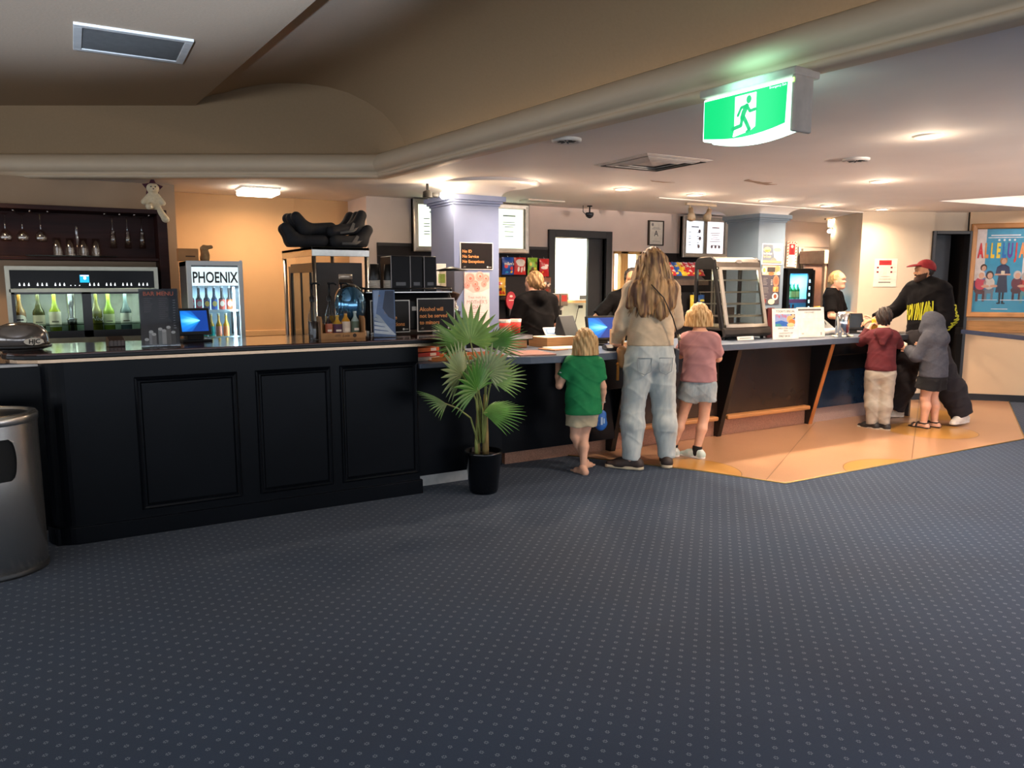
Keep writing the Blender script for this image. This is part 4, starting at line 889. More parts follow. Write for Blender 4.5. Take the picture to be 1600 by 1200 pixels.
for x, y, g, l, c, lb, h in ((4.06,5.22,'#2a1a10','#c9a23a','#1a1410','dark sauce bottle with gold label behind the timber block',.22),(4.13,5.25,'#d7b53a','#e9c84a','#e8e2c8','yellow sauce bottle behind the timber block',.2)):
    b = bottle('sauce_bottle', lb, 'bottle', (x,y,.923), h, .028, M(g,.2,coat=.3), M(l,.5), M(c,.4), 'sauce bottles on the counter')
t = thing('serving_tray', 'steel tray on a wooden stand where the server is working', 'tray', (3.2,5.58,.923)); mb = MB(); mb.box(-.13,.13,-.07,.07,.0,.07); mb.build('stand', M('#c08a5a', .6), t, bev=.003); mb = MB(); mb.box(-.17,.17,-.1,.1,.07,.078); mb.box(-.17,.17,-.1,-.095,.07,.11); mb.box(-.17,-.165,-.1,.1,.07,.11); mb.box(.165,.17,-.1,.1,.07,.11); mb.box(-.17,.17,.095,.1,.07,.11); mb.build('tray', M('#b9b4ae', .3, .9), t)
RC_ = M('#c9302a', .5)
for x, y, lb in ((3.36,5.95,'red and white popcorn cup at the hand of the back turned server'),(3.5,6.0,'red and white popcorn cup close to the chest of the back turned server')):
    t = thing('popcorn_cup', lb, 'cup', (x,y,.99), 0, 'red popcorn cups'); mb = MB(); mb.lathe([(.0,0),(.04,0),(.055,.15),(.051,.15),(.038,.01)], n=20); mb.build('cup', RC_, t); mb = MB(); mb.lathe([(.0535,.125),(.0565,.15),(.0515,.155)], n=20); mb.build('rim', M('#efe6dc', .5), t)
t = thing('prep_bench', 'low dark bench behind the service counter under the red cups', 'bench', (3.3,6.0,0)); mb = MB(); mb.box(-.25,.32,-.2,.15,.95,.99); mb.build('worktop', M('#4c4542', .4), t); mb = MB(); mb.box(-.23,.3,-.18,.15,0,.95); mb.build('cabinet', M('#1b1819', .5), t)
# back bench with dispensers
t = thing('back_bench', 'black bench along the back wall under the hanging sweets', 'bench', (0,0,0)); mb = MB(); mb.box(2.75,4.74,6.95,7.38,0,.95); mb.build('cabinet', M('#171314', .4), t); mb = MB(); mb.box(2.74,4.74,6.93,7.38,.95,.99); mb.build('worktop', M('#262021', .35), t, bev=.004)
mb = MB(); mb.box(4.1,4.9,7.2,7.36,1.28,1.31); t = thing('dispenser_shelf', 'steel dispenser shelf behind the server at the back wall', 'shelf', (0,0,0)); mb.build('shelf_plate', M('#a39a8e', .35, .8), t, bev=.004)
mb = MB(); mb.box(4.2,4.9,7.33,7.38,1.1,1.3); mb.build('bracket', M('#3a3636', .4), t)
t = thing('drink_sign', 'red oval drink sign hanging left of the server', 'sign', (4.14,7.2,1.28)); mb = MB(); mb.prism([(.06*math.cos(2*math.pi*i/28), .095*math.sin(2*math.pi*i/28)) for i in range(28)], -.012, .012, 'y'); mb.build('oval', M('#b01f26', .3), t); mb = MB(); mb.rect(-.03,.03,-.004,.006,-.0125); mb.disc(0,.045,.02,.012,-.0125); mb.build('print', M('#e6c9b8', .5), t)
for x, lb in ((4.72,'left pull cup dispenser at the doorway edge'),(4.83,'right red fronted cup dispenser at the doorway edge')):
    t = thing('cup_dispenser', lb, 'dispenser', (x,7.18,1.21), 0, 'wall cup dispensers'); mb = MB(); mb.box(-.05,.05,0,.12,0,.14); mb.build('body', M('#8a7c70', .4, .5), t, bev=.004); mb = MB(); mb.box(-.035,.035,-.004,0,.05,.12); mb.build('front_label', M('#b8322c' if x > 4.8 else '#a5573f', .5), t); mb = MB(); mb.lathe([(.02,-.05),(.024,0)], (0,.05,0), 12); mb.build('nozzle', M('#ddd6cc', .4), t)
# hanging bags of sweets
def sweetbag(label, loc, w, h, c1, blobs, grp, txt=None, rz=0, tilt=0):
    t = thing('sweet_bag', label, 'bag of sweets', loc, rz, grp); t.rotation_euler = Euler((R(tilt),0,rz))
    mb = MB(); n = 8; vs = []; th = .03
    for s in (-1, 1):
        for i in range(n+1):
            for j in range(n+1):
                u, v = i/n, j/n; b = (math.sin(math.pi*u)**.6)*(max(0,math.sin(math.pi*min(1,max(0,(v-.06)/.88))))**.6)
                x = (u-.5)*w*(1-.05*math.sin(math.pi*v)); vs.append((x, s*th*b+s*.001, -h*v))
    f = []
    for k in (0,1):
        o_ = k*(n+1)**2
        for i in range(n):
            for j in range(n):
                q = (o_+i*(n+1)+j, o_+(i+1)*(n+1)+j, o_+(i+1)*(n+1)+j+1, o_+i*(n+1)+j+1); f.append(q if k else q[::-1])
    mb.add(vs, f, True)
    mb.build('packet', M(c1,.3,var=.1,coat=.3), t)
    mats = []; mb = MB()
    for bx, bz, rx, rz_, c in blobs:
        m_ = M(c,.4)
        if m_ not in mats: mats.append(m_)
        mb.mat(mats.index(m_)); k = 10; u = bx/w+.5; b0 = lambda x, z: (max(0,math.sin(math.pi*min(1,max(0,x/w+.5))))**.6)*(max(0,math.sin(math.pi*min(1,max(0,(-z/h-.06)/.88))))**.6)
        pts = [(bx+rx*math.cos(2*math.pi*i/k), bz+rz_*math.sin(2*math.pi*i/k)) for i in range(k)]
        mb.add([(bx,-th*b0(bx,bz)-.004,bz)]+[(x,-th*b0(x,z)-.003,z) for x, z in pts], [(0,1+i,1+(i+1)%k) for i in range(k)])
    if blobs: mb.build('print', mats, t)
    if txt:
        mb = MB(); mb.text(txt[0], 0, txt[1], txt[2], -.0345, 'CENTER', .015); mb.build('lettering', M(txt[3],.4), t)
    mb = MB(); mb.tube([(0,.0,0),(0,.015,.02),(0,.03,.025)], .003, 5); mb.build('hook', CHROME, t)
    return t
SG = 'bags of sweets hanging on the black wall'
rb = random.Random(3)
def spots(w, h, cols, n, r): return [(rb.uniform(-.36,.36)*w, -h*rb.uniform(.3,.9), r*rb.uniform(.6,1.1), r*rb.uniform(.6,1.1), rb.choice(cols)) for _ in range(n)]
sweetbag('brown sweets bag half hidden by the pillar, leftmost of the upper row', (4.04,7.355,1.74), .14, .19, '#4a2a1e', spots(.14,.19,['#d9c9b4','#8a2a22','#c98a3a'],6,.018), SG)
sweetbag('blue sweets bag hanging second from the left in the upper row', (4.19,7.35,1.75), .15, .19, '#1d4fa8', [(-.035,-.1,.02,.02,'#d8322c'),(.035,-.12,.022,.022,'#c9302a'),(.04,-.16,.015,.014,'#e0b53a'),(-.02,-.165,.022,.013,'#2a9ad0')], SG, ("m&m's",-.085,.045,'#f2ead8'))
sweetbag('white and red sweets bag in the middle of the upper row', (4.345,7.35,1.75), .155, .19, '#c22a2a', [(0,-.05,.06,.035,'#d9cfc6'),(0,-.07,.05,.03,'#d9cfc6'),(-.03,-.13,.012,.03,'#efe2d8'),(.01,-.135,.012,.03,'#efe2d8'),(.045,-.125,.012,.03,'#efe2d8')], SG)
sweetbag('green and brown sweets bag right of the white and red one', (4.51,7.35,1.75), .13, .19, '#7fb02e', spots(.13,.19,['#4a7a1e','#e6d04a','#6a4a22'],7,.02)+[(0,-.15,.05,.02,'#5a7a2a')], SG)
sweetbag('bright red sweets bag at the right end of the upper row', (4.665,7.35,1.74), .13, .2, '#c41f26', [(-.01,-.1,.045,.018,'#f0dcd4'),(.02,-.075,.03,.014,'#f0dcd4'),(-.03,-.15,.01,.01,'#e8a03a')], SG)
sweetbag('yellow sweets bag hanging lower beside the left pillar', (4.1,7.355,1.53), .13, .2, '#d9a72a', spots(.13,.2,['#c9302a','#2a5aa8','#5a2a1a','#e6d6b4'],9,.018), SG)
sweetbag('mixed brown sweets bag hanging lower right of the server', (4.69,7.35,1.53), .14, .17, '#7a4a38', spots(.14,.17,['#d9c9b4','#b02a2a','#3a201a','#c98a5a','#8a8f4a'],12,.02), SG)
# menu boards
def menu_board(label, loc, w, h, panes, frame, cols):
    t = thing('menu_board', label, 'menu board', loc); mb = MB(); ring(mb, 0, w, 0, h, [(0,-.05),(0,.02),(.012,.024),(.05,.02),(.05,.0)]); mb.box(0,w,0,.05,0,h); mb.build('frame', frame, t, bev=.002)
    mb = MB()
    for z in (.03,h-.03):
        for x in (.03,w-.03): mb.disc(x,z,.009,.009,-.0225)
    mb.build('screws', M('#8a8580', .3, .8), t)
    for i, (a, b, ink, kind) in enumerate(panes):
        mb = MB(); mb.box(a,b,-.008,.0,.055,h-.055); p = mb.build('lit_panel', cols[i], t)
        mb = MB(); rr = random.Random(i+5); cx = (a+b)/2; hw = (b-a)/2
        mb.rect(cx-hw*.45,cx+hw*.45,h-.135,h-.12,-.0095); z = h-.2
        while z > h*.3:
            if kind == 'price':
                mb.rect(a+hw*.25,a+hw*.55,z,z+.008,-.0095); mb.rect(b-hw*.75,b-hw*.5,z,z+.008,-.0095)
            else:
                L = hw*rr.uniform(.3,.75); mb.rect(cx-L,cx+L*.9,z,z+.007,-.0095)
            z -= rr.choice((.025,.028,.05))
        pr_ = mb.build('menu_print', ink, p)
    return t
LGR = EM('#e4f3d2', 1.05); LWH = EM('#eef0f2', 1.0); ik = M('#8a9a9c', .7)
menu_board('large lit menu board behind the left pillar', (3.05,7.3,1.79), 1.375, .53, [(.06,.5,ik,'price'),(.52,.93,ik,'x'),(.95,1.3,ik,'x')], M('#a79f94', .3, .5), [LGR,LGR,LGR])
t = menu_board('lit menu board with two white panels left of the right pillar', (6.7,7.31,1.79), .78, .51, [(.06,.345,M('#8f93a8',.7),'price'),(.42,.7,M('#b09aa6',.7),'x')], M('#a9a298', .35, .5), [EM('#e9ecf4', .95), EM('#f4e6ea', .95)])
mb = MB(); mb.box(.355,.41,-.015,0,.05,.46); mb.build('centre_rail', M('#8f8b86', .25, .9), t)
mb = MB()
for x, z in ((.28,.33),(.29,.24),(.27,.14)): mb.disc(x,z,.022,.025,-.0095)
for x in (.5,.565,.63): mb.disc(x,.14,.02,.022,-.0095)
mb.build('menu_print', M('#a99aa0', .7), t)
# certificate
t = thing('certificate', 'framed food grade certificate with a large letter A on the back wall', 'certificate', (6.345,7.4,1.93)); mb = MB(); ring(mb, -.12,.12,0,.305,[(0,-.02),(0,.012),(.012,.014),(.014,.004)]); mb.build('frame', M('#3a3027', .4, .4), t); mb = MB(); mb.rect(-.11,.11,.01,.295,-.003); mb.build('paper', M('#d9d3c4', .6), t)
mb = MB(); mb.text('A', 0, .115, .1, -.005, 'CENTER', .01); mb.build('lettering', M('#4a4a4c', .6), t); mb = MB(); mb.rect(-.07,.07,.2,.205,-.005); mb.rect(-.05,.05,.215,.22,-.005); mb.disc(-.06,.255,.018,.02,-.005); mb.rect(-.06,.06,.05,.055,-.005); mb.build('print', INKG, t)
# crisps on a sloping rack
t = thing('crisp_rack', 'sloping black rack of crisp packets behind the woman', 'rack', (6.58,7.2,0)); mb = MB(); mb.prism([(-.16,1.47),(.16,1.68),(.16,1.66),(-.16,1.44)], -.3, .32, 'x'); mb.box(-.3,.32,-.17,-.16,1.44,1.5); mb.build('shelf', M('#6b5a50', .4, .4), t)
mb = MB(); mb.box(-.3,.32,-.1,.19,.0,1.35); mb.box(-.3,.32,-.2,.19,1.08,1.1); mb.build('cabinet', M('#131012', .5), t); CG = 'crisp packets on the rack'
for i, (x, c, l2) in enumerate(((6.34,'#b92a30','#e3d3c0'),(6.43,'#2a57a8','#e6c83a'),(6.52,'#e0b92e','#b92a30'),(6.61,'#c12c34','#e8d8c8'),(6.71,'#b3222c','#efe2d0'),(6.8,'#c43038','#e3c9b8'))):
    nm = ('red packet at the left end','blue packet second from the left','yellow packet third from the left','red packet fourth from the left','dark red packet fifth from the left','red packet at the right end')[i]
    sweetbag('crisps in a '+nm+' of the sloping rack', (x,7.17,1.72), .1, .21, c, [(-.01,-.08,.05,.016,l2),(.02,-.15,.04,.014,l2),(-.03,-.18,.02,.012,'#e6c83a')], CG, rz=R(0), tilt=-38)
for i, (z, c, lb) in enumerate(((1.13,'#c9b02e','lower yellow and blue packet on the cabinet shelf behind the pink shirt child'),(1.13,'#2a4f8a','lower dark blue packet on the cabinet shelf behind the pink shirt child'))):
    sweetbag(lb, (6.66+.12*i,7.03,z+.19), .12, .19, c, [(0,-.07,.04,.015,'#e6d24a'),(0,-.13,.03,.014,'#d8d8d0')], 'packets on the lower shelf')
# office seen through the doorway
t = thing('office_desk', 'wall mounted wooden office shelf desk seen through the doorway', 'desk', (0,0,0)); mb = MB(); mb.box(4.9,7.1,8.4,8.89,1.2,1.23); mb.build('desktop', M('#c79a62', .5), t, bev=.003); mb = MB(); mb.box(6.9,6.95,8.5,8.89,.0,1.2); mb.build('bracket', WHITE, t)
slab('document_pile', 'tall pile of papers on the left of the office desk', 'papers', (5.6,8.62,1.23), R(4), .36, .25, .16, M('#cdbf9f', .8, var=.35, scale=3, stretch=(1,1,70)), None, M('#e9e4d6', .7))
slab('document_tray', 'low paper tray beside the pile on the office desk', 'papers', (6.24,8.72,1.23), R(-3), .2, .22, .1, M('#b99a78', .8, var=.2, scale=3, stretch=(1,1,50)), None, M('#e9e4d6', .7))
t = thing('desk_printer', 'small white and grey printer on the office desk', 'printer', (5.93,8.46,1.23)); mb = MB(); mb.box(-.13,.1,-.09,.1,0,.12); mb.build('case', M('#d5d9d6', .4), t, bev=.01); mb = MB(); mb.box(-.05,.09,-.1,-.085,.02,.07); mb.build('slot', M('#2a2c2e', .4), t)
t = thing('pen_cup', 'black pen cup on the office desk', 'cup', (6.26,8.46,1.23)); mb = MB(); mb.lathe([(.05,0),(.055,.14),(.05,.14),(.045,.01)], n=16); mb.build('cup', BLACK, t)
for i, c in enumerate(('#c9302a','#2a57a8')): mb = MB(); mb.tube([(.01-.02*i,0,.02),(.02-.05*i,0,.2)], .006, 6); mb.build('pen', M(c,.4), t)
t = thing('desk_box', 'grey office machine on the right of the office desk', 'printer', (6.5,8.62,1.23)); mb = MB(); mb.box(-.15,.15,-.1,.1,0,.14); mb.build('case', M('#a9b3b4', .4), t, bev=.01); mb = MB(); mb.box(-.1,.05,-.105,-.1,.04,.1); mb.build('panel', M('#3a4044', .4), t)
t = thing('power_outlet', 'double power outlet with two black plugs on the office wall', 'outlet', (5.86,8.89,.95)); mb = MB(); mb.box(-.1,.1,-.012,0,-.035,.035); mb.build('plate', M('#e3e3dd', .4), t, bev=.003)
for x in (-.05,.05): mb = MB(); mb.box(x-.022,x+.022,-.05,-.012,-.022,.022); mb.tube([(x,-.05,0),(x+.01,-.07,-.06),(x-.04,-.05,-.2),(x-.1,-.03,-.35)], .005, 6); mb.build('plug', BLACK, t)
t = thing('desk_cable', 'black cable drooping below the office desk', 'cable', (6.2,8.86,1.2)); mb = MB(); mb.tube([(.05,0,-.05),(.0,0,-.1),(-.05,0,-.3),(-.06,0,-.6),(-.02,0,-.8)], .005, 6); mb.box(.0,.06,-.03,.0,-.09,-.05); mb.build('cord', BLACK, t)
t = thing('thin_cable', 'thin cable hanging at the right side of the office desk', 'cable', (6.6,8.86,1.2)); mb = MB(); mb.tube([(0,0,0),(.01,0,-.2),(.0,0,-.6)], .004, 6); mb.build('cord', M('#55585a', .5), t)
# notices on the left pillar
houserules('id_sign', 'brown sign with orange words about ID on the left pillar', (3.205,6.193,1.59), 0, .335, .245, ['No ID','No Service','No Exceptions'], .037)
rose = lambda x, z, r: [('e',x,z,r,r,M('#e5a497',.7)),('e',x+r*.1,z+r*.05,r*.72,r*.7,M('#dc9183',.7),1),('e',x,z+r*.1,r*.5,r*.48,M('#efb0a0',.7),2),('e',x+r*.05,z,r*.28,r*.26,M('#cf6e60',.7),3)]
els = [('p',[(-.13,.5),(.13,.5),(.13,.36),(.05,.33),(-.04,.32),(-.13,.37)],M('#efc4ba',.7),-.6)]
for k, (x, z, r) in enumerate(((-.07,.45,.052),(.03,.47,.045),(.09,.45,.04),(-.02,.40,.035),(.0,.36,.03),(-.1,.39,.03),(.07,.4,.03))): els += [(*e_[:6], (e_[6] if len(e_) > 6 else 0)+.3*k) for e_ in rose(x,z,r)]
PK = M('#b58c84', .7)
els += [('t','Treat mum this',0,.27,.032,PK,'CENTER',0,.9),('t',"MOTHER'S",0,.222,.046,PK),('t','DAY',0,.175,.046,PK)]+bars(-.09,.09,.08,.15,4,PK,.18,.3)
board('mothers_day_poster', "pink poster with roses for mother's day on the left pillar", 'poster', (3.205,6.195,1.06), 0, .26, .505, .003, M('#ecdcd8', .6), None, 0, els)
# ---------------------------------------------------------------- right half of the service counter and the poster wall
t = thing('food_warmer', 'large sloping glass fronted food warmer cabinet on the service counter', 'food warmer', (5.37,5.25,.922))
DK = M('#2b2828', .35, .5); AL = M('#d0c8bc', .35, .7, .05); w = .63
side = [(0,.03),(.42,.03),(.42,.74),(.36,.8),(.2,.8),(.15,.76),(.005,.1)]
for x in (0, w-.03):
    mb = MB()
    # open side frame: outline minus a window
    q = [(0,.03),(.42,.03),(.42,.1),(.02,.1)]; mb.prism(q, x, x+.03, 'x')
    mb.prism([(.385,.1),(.42,.1),(.42,.7),(.385,.7)], x, x+.03, 'x'); mb.prism([(.01,.1),(.06,.1),(.185,.7),(.15,.7)], x, x+.03, 'x')
    mb.prism([(.14,.68),(.42,.68),(.42,.74),(.385,.79),(.2,.8),(.155,.77)], x, x+.03, 'x'); mb.build('side_frame', DK, t, bev=.006)
    mb = MB(); mb.prism([(.05,.1),(.39,.1),(.39,.69),(.175,.69)], x+.012, x+.016, 'x'); mb.build('side_glass', GL('#f2f4f2', 1.3), t)
mb = MB(); mb.prism([(.13,.7),(.145,.75),(.18,.785),(.24,.8),(.37,.8),(.42,.76),(.42,.72),(.2,.72),(.15,.69)], .02, w-.02, 'x'); hd = mb.build('hood', M('#857b70', .35, .6), t, bev=.004)
mb = MB(); mb.xf(Matrix.Translation((w/2,.142,.755))@Matrix.Rotation(R(-25),4,'X')).disc(0,0,.045,.018,-.004); mb.xf(None); mb.build('badge', M('#cfcac2', .3, .4), hd)
mb = MB(); mb.prism([(-.03,.06),(-.015,.035),(.05,.02),(.4,.02),(.42,.04),(.42,.1),(.0,.12),(-.02,.1)], .0, w, 'x'); mb.build('base', M('#3f3a37', .35, .4), t, bev=.004)
# sloping front glass with aluminium frame
mt_ = Matrix.Translation((0,.002,.12))@Matrix.Rotation(math.atan2(-.128,.58),4,'X')
fw = .594
for a, b, z0_, z1_ in ((.03,.055,0,fw),(w-.055,w-.03,0,fw),(.03,w-.03,0,.03),(.03,w-.03,fw-.025,fw),(.058,.07,.03,fw-.02),(w-.07,w-.058,.03,fw-.02)):
    mb = MB(); mb.xf(mt_).box(a,b,-.006,.012,z0_,z1_); mb.xf(None); mb.build('front_frame', AL, t)
mb = MB(); mb.xf(mt_).box(.05,w-.05,.002,.006,.02,fw-.02); mb.xf(None); mb.build('front_glass', GL('#eef0ee', 1.3), t)
for i, z in enumerate((.22,.34,.455,.57)):
    y0 = .03+.2*(z-.1); mb = MB(); mb.box(.035,w-.035,y0+.02,.38,z,z+.006); mb.box(.035,w-.035,y0+.012,y0+.022,z-.004,z+.012); mb.build('shelf', M('#c9beae', .3, .7), t)
mb = MB(); mb.box(.03,w-.03,.03,.39,.115,.125); mb.build('floor_tray', M('#b3a48f', .3, .7), t)
for a, b, c in ((.08,.26,'#d9cfc0'),(.3,.5,'#c9b9a2')): mb = MB(); mb.box(a,b,.08,.25,.125,.15); mb.build('tray_insert', M(c,.4), t, bev=.004)
for x in (.2,.24,): mb = MB(); mb.box(x,x+.016,.375,.39,.1,.7); mb.build('back_rail', AL, t)
mb = MB(); mb.box(w/2+.06,w/2+.22,.385,.39,.13,.3); mb.build('rear_card', M('#8d6f58',.6), t)
mb = MB(); mb.box(.1,.53,.25,.28,.69,.7); mb.build('lamp_strip', EM('#ffe6c4', 7), t)
for x, y in ((.05,.05),(w-.05,.05),(.05,.37),(w-.05,.37)): mb = MB(); mb.lathe([(.018,0),(.02,.03)], (x,y,0), 12); mb.build('foot', BLACK, t)
lamp_later.append(((5.68,5.5,1.6), 4))
board('service_card', 'white card slid under the food warmer', 'card', (5.62,5.2,.923), R(0), .22, .035, .003, PAPER, None, 0, [('r',-.08,.08,.012,.02,INKG)], tilt=-20)
t = thing('red_folder', 'dark red menu folder standing upright beside the food warmer', 'folder', (6.06,5.32,.922), R(10)); mb = MB(); mb.prism([(-.065,-.03),(.02,-.05),(.07,.02),(.06,.03),(.01,-.035),(-.06,-.015)], 0, .3); mb.build('cover', M('#5a1c1c', .45), t, bev=.002); mb = MB(); mb.prism([(-.055,-.012),(.01,-.03),(.055,.03),(.0,.04)], .005, .29); mb.build('pages', M('#7d3a35', .6), t)
SKY = M('#9db7d9', .6)
els = [('t',"TODAY'S SPECIAL",0,.262,.03,INK,'CENTER',.008,.95),('r',-.125,.115,.125,.245,M('#8f9fc9',.6),-.5),('p',[(-.125,.17),(-.05,.185),(.02,.165),(.05,.125),(-.125,.125)],M('#2d62b0',.6)),('p',[(-.125,.15),(-.07,.155),(-.04,.125),(-.125,.125)],M('#3f8f86',.6),.5),
       ('e',.05,.195,.035,.035,M('#f0a468',.6),.5),('e',.075,.165,.04,.03,M('#e07a3a',.6),1),('e',.06,.14,.045,.02,M('#f3bf86',.6),1.5),('p',[(.06,.245),(.115,.245),(.115,.2),(.085,.2)],M('#1e2a4a',.6),.3),('e',.09,.225,.02,.02,M('#e8b48a',.6),1.2),
       ('t','Tip Top',-.05,.215,.042,M('#d13a3e',.6),'CENTER',.008,.95),('t','SINGLE CONE SCOOP',0,.1,.02,INK,'CENTER',.008,.95),('t','WITH',0,.077,.02,INK,'CENTER',.005),('t','CHOCOLATE DIP',0,.052,.021,INK,'CENTER',.005),('t','ONLY $4.50',-.02,.023,.026,INK,'CENTER',.01)]
board('special_sign', "white sign with a colourful ice cream picture on the service counter", 'sign', (6.02,5.06,.923), R(-10), .31, .3, .004, PAPER, M('#ded6cc', .4), .004, els, tilt=-6)
board('small_notice', 'narrow white notice with a black band behind the ice cream sign', 'sign', (6.235,5.16,.923), R(-8), .13, .185, .004, PAPER, None, 0, [('r',-.05,.05,.14,.168,INK),('r',-.035,.035,.112,.12,INK),('e',0,.085,.034,.02,INK),('e',0,.087,.02,.01,PAPER,1)]+bars(-.04,.04,.02,.055,3,INKG,.2), tilt=-6)
board('framed_price_list', 'white framed sheet with a grey heading beside the drinks fridge on the counter', 'sign', (6.47,5.12,.923), R(-12), .335, .305, .008, PAPER, M('#e6dfd4', .4), .008, [('r',-.15,.13,.27,.288,M('#6e675f',.6)),('t','OUR STORIES',-.02,.245,.02,INK,'CENTER',.005,.95)]+bars(-.1,.1,.09,.2,7,M('#d9cfc4',.7),.15,.4)+[('r',-.12,-.09,.03,.045,M('#c9c0b0',.7)),('r',.11,.13,.02,.05,M('#bdb2a6',.7))], tilt=-8)
t = thing('napkin_roll', 'white rolled napkins on the counter right of the framed sheet', 'napkins', (6.93,5.28,.922), R(-10)); mb = MB(); mb.tube([(-.07,0,.035),(.09,0,.035)], .034, 16); mb.build('roll', M('#e8e0d6', .8), t); mb = MB(); mb.tube([(.088,0,.035),(.0905,0,.035)], .012, 10); mb.build('core', M('#b9aa98', .8), t)
t = thing('popcorn_shaker', 'tall polished steel cup filled with popcorn on the counter', 'cup', (6.78,5.0,.922)); mb = MB(); mb.lathe([(.06,0),(.066,.004),(.068,.235),(.064,.24),(.062,.22)], n=32); mb.build('cup', CHROME, t)
o = sdf_obj('popcorn', [el((.03*math.cos(i*1.3)*(i%3)/1.6,.03*math.sin(i*1.3)*(i%3)/1.6,.228+.012*(i%2)), .017, k=.006) for i in range(14)], .004, M('#efe3c4', .8, var=.15, scale=60), t)
for i, (x, y) in enumerate(((6.66,4.97),(6.72,4.93),(6.76,4.95),(6.84,4.95),(6.88,5.0),(6.82,4.92),(6.7,5.03))):
    lb = ('far left','front left','front middle','front right','far right','nearest the edge','rear left')[i]
    t = thing('popcorn_piece', 'loose piece of popcorn spilled '+lb+' of the steel cup', 'popcorn', (x,y,.922), i, 'spilled popcorn'); mb = MB(); mb.ell((0,0,.012), (.018,.015,.012), 8, 6); mb.ell((.012,.006,.014), .01, 8, 6); mb.ell((-.01,.008,.013), .009, 8, 6); mb.build('kernel', M('#efe6d0', .8), t)
till('till_screen', 'black till with slanted display at the right end of the counter', (7.35,5.3,.923), R(-35), .26, .2, 30, M('#2a323c', .15), )
t = thing('cash_drawer', 'black angular till base with wires beside the popcorn cup', 'till', (7.06,5.44,.923), R(-15)); mb = MB(); mb.prism([(-.13,0),(.14,0),(.14,.16),(.02,.1),(-.13,.03)], -.1, .1, 'x'); mb.build('housing', M('#131316', .35), t, bev=.006); mb = MB(); mb.tube([(-.11,-.13,.01),(-.1,-.1,.1),(-.03,-.05,.14),(.03,.0,.1)], .004, 6); mb.build('cable', BLACK, t)
slab('counter_magazines', 'white papers with a red and green print at the counter end by the man', 'papers', (7.72,5.12,.923), R(10), .3, .24, .02, M('#e4d6c4', .6)); board('candy_card', 'small red and green card standing on the papers by the man', 'card', (7.72,5.22,.944), R(-8), .14, .075, .01, PAPER, None, 0, [('r',-.06,-.03,.01,.06,M('#b8322c',.6)),('r',-.02,.005,.01,.065,M('#2a6e4a',.6)),('r',.015,.03,.01,.06,M('#2d2a55',.6))], tilt=-10)
t = thing('blue_bag', 'light blue bag hanging behind the maroon hoodie child', 'bag', (7.3,4.82,.6)); sdf_obj('pouch', [cap((0,0,.05),(0,0,.22),.05,.035,sq=.6)], .008, M('#8fb6d6', .4, var=.15, scale=20), t); mb = MB(); mb.tube([(-.02,0,.24),(-.02,.02,.3),(.02,.02,.3),(.02,0,.24)], .004, 6); mb.build('handle', M('#7fa6c8', .5), t)
# posters on the right pillar
els = [('p',[(-.16,.02),(.16,.02),(.16,.22),(-.16,.22)],M('#6b7480',.5),-.5),('p',[(.0,.22),(.16,.22),(.16,.02),(.05,.02),(.02,.12)],M('#a9c3de',.5)),('e',-.09,.17,.06,.03,M('#c9b48e',.5)),('e',.08,.17,.07,.025,M('#b7aa86',.5),.5),('e',-.1,.155,.03,.014,M('#e08a4a',.5),1),('e',-.06,.16,.02,.012,M('#e3a05c',.5),1),('e',.02,.05,.05,.03,M('#7c8078',.5),.6),('p',[(-.16,.02),(.16,.02),(.16,.045),(-.16,.05)],M('#9c9676',.5),.7),
       ('t','Ice Sundaes',-.15,.115,.035,M('#f4e8e0',.5),'LEFT',.01,.85),('t','Ice Cream',-.15,.08,.035,M('#f0c48a',.5),'LEFT',.01,.85)]
board('dessert_poster', 'white framed dessert picture at the top of the right pillar', 'poster', (7.07,6.193,1.68), 0, .34, .24, .006, M('#7a838e', .4), M('#e8ecee', .4), .01, els)
els = [('r',-.15,.15,.34,.45,M('#d9a98e',.6),-.5),('e',-.12,.395,.04,.045,M('#e6d6b0',.6)),('e',-.12,.395,.02,.025,M('#b9b04a',.6),1),('e',.1,.41,.04,.04,M('#d98a5a',.6)),('e',.0,.355,.05,.02,M('#c96a3a',.6)),('e',.12,.36,.03,.02,M('#efe0c8',.6),1),('r',-.07,.06,.375,.43,M('#3a3634',.6),2),('t','MENU',0,.392,.032,M('#e9e2d8',.6),'CENTER',.01)]
els = [(*e_[:6],(e_[6] if len(e_) > 6 else 0)) if e_[0] != 't' else e_ for e_ in els]
els = [e_ for e_ in els if e_[0] != 't']+[('e',.085,.27,.05,.065,M('#d9785a',.6)),('e',.085,.275,.035,.045,M('#c65a3e',.6),1),('r',.04,.13,.145,.205,M('#cf8a4a',.6)),('e',.07,.18,.02,.02,M('#e6b06a',.6),1),('e',.1,.165,.02,.018,M('#b9682e',.6),1),('e',.08,.09,.05,.042,M('#e8e2da',.6)),('e',.08,.092,.028,.026,M('#8a4a36',.6),1),('e',.02,.03,.055,.032,M('#e3cfa8',.6),.5),('e',-.09,.035,.02,.03,M('#8a2a2a',.6))]
els += bars(-.13,-.05,.22,.31,5,M('#8f8a86',.7),.3)+bars(-.0,.03,.22,.29,4,M('#d6cfc6',.7),.35,.1)+bars(-.13,-.03,.13,.2,5,M('#8f8a86',.7),.25,sd=4)+bars(-.13,-.05,.06,.11,3,M('#8f8a86',.7),.25,sd=8)
board('menu_poster', 'tall dark food menu poster below the dessert picture on the right pillar', 'poster', (7.065,6.195,1.22), 0, .31, .455, .003, M('#46424a', .5), None, 0, els)
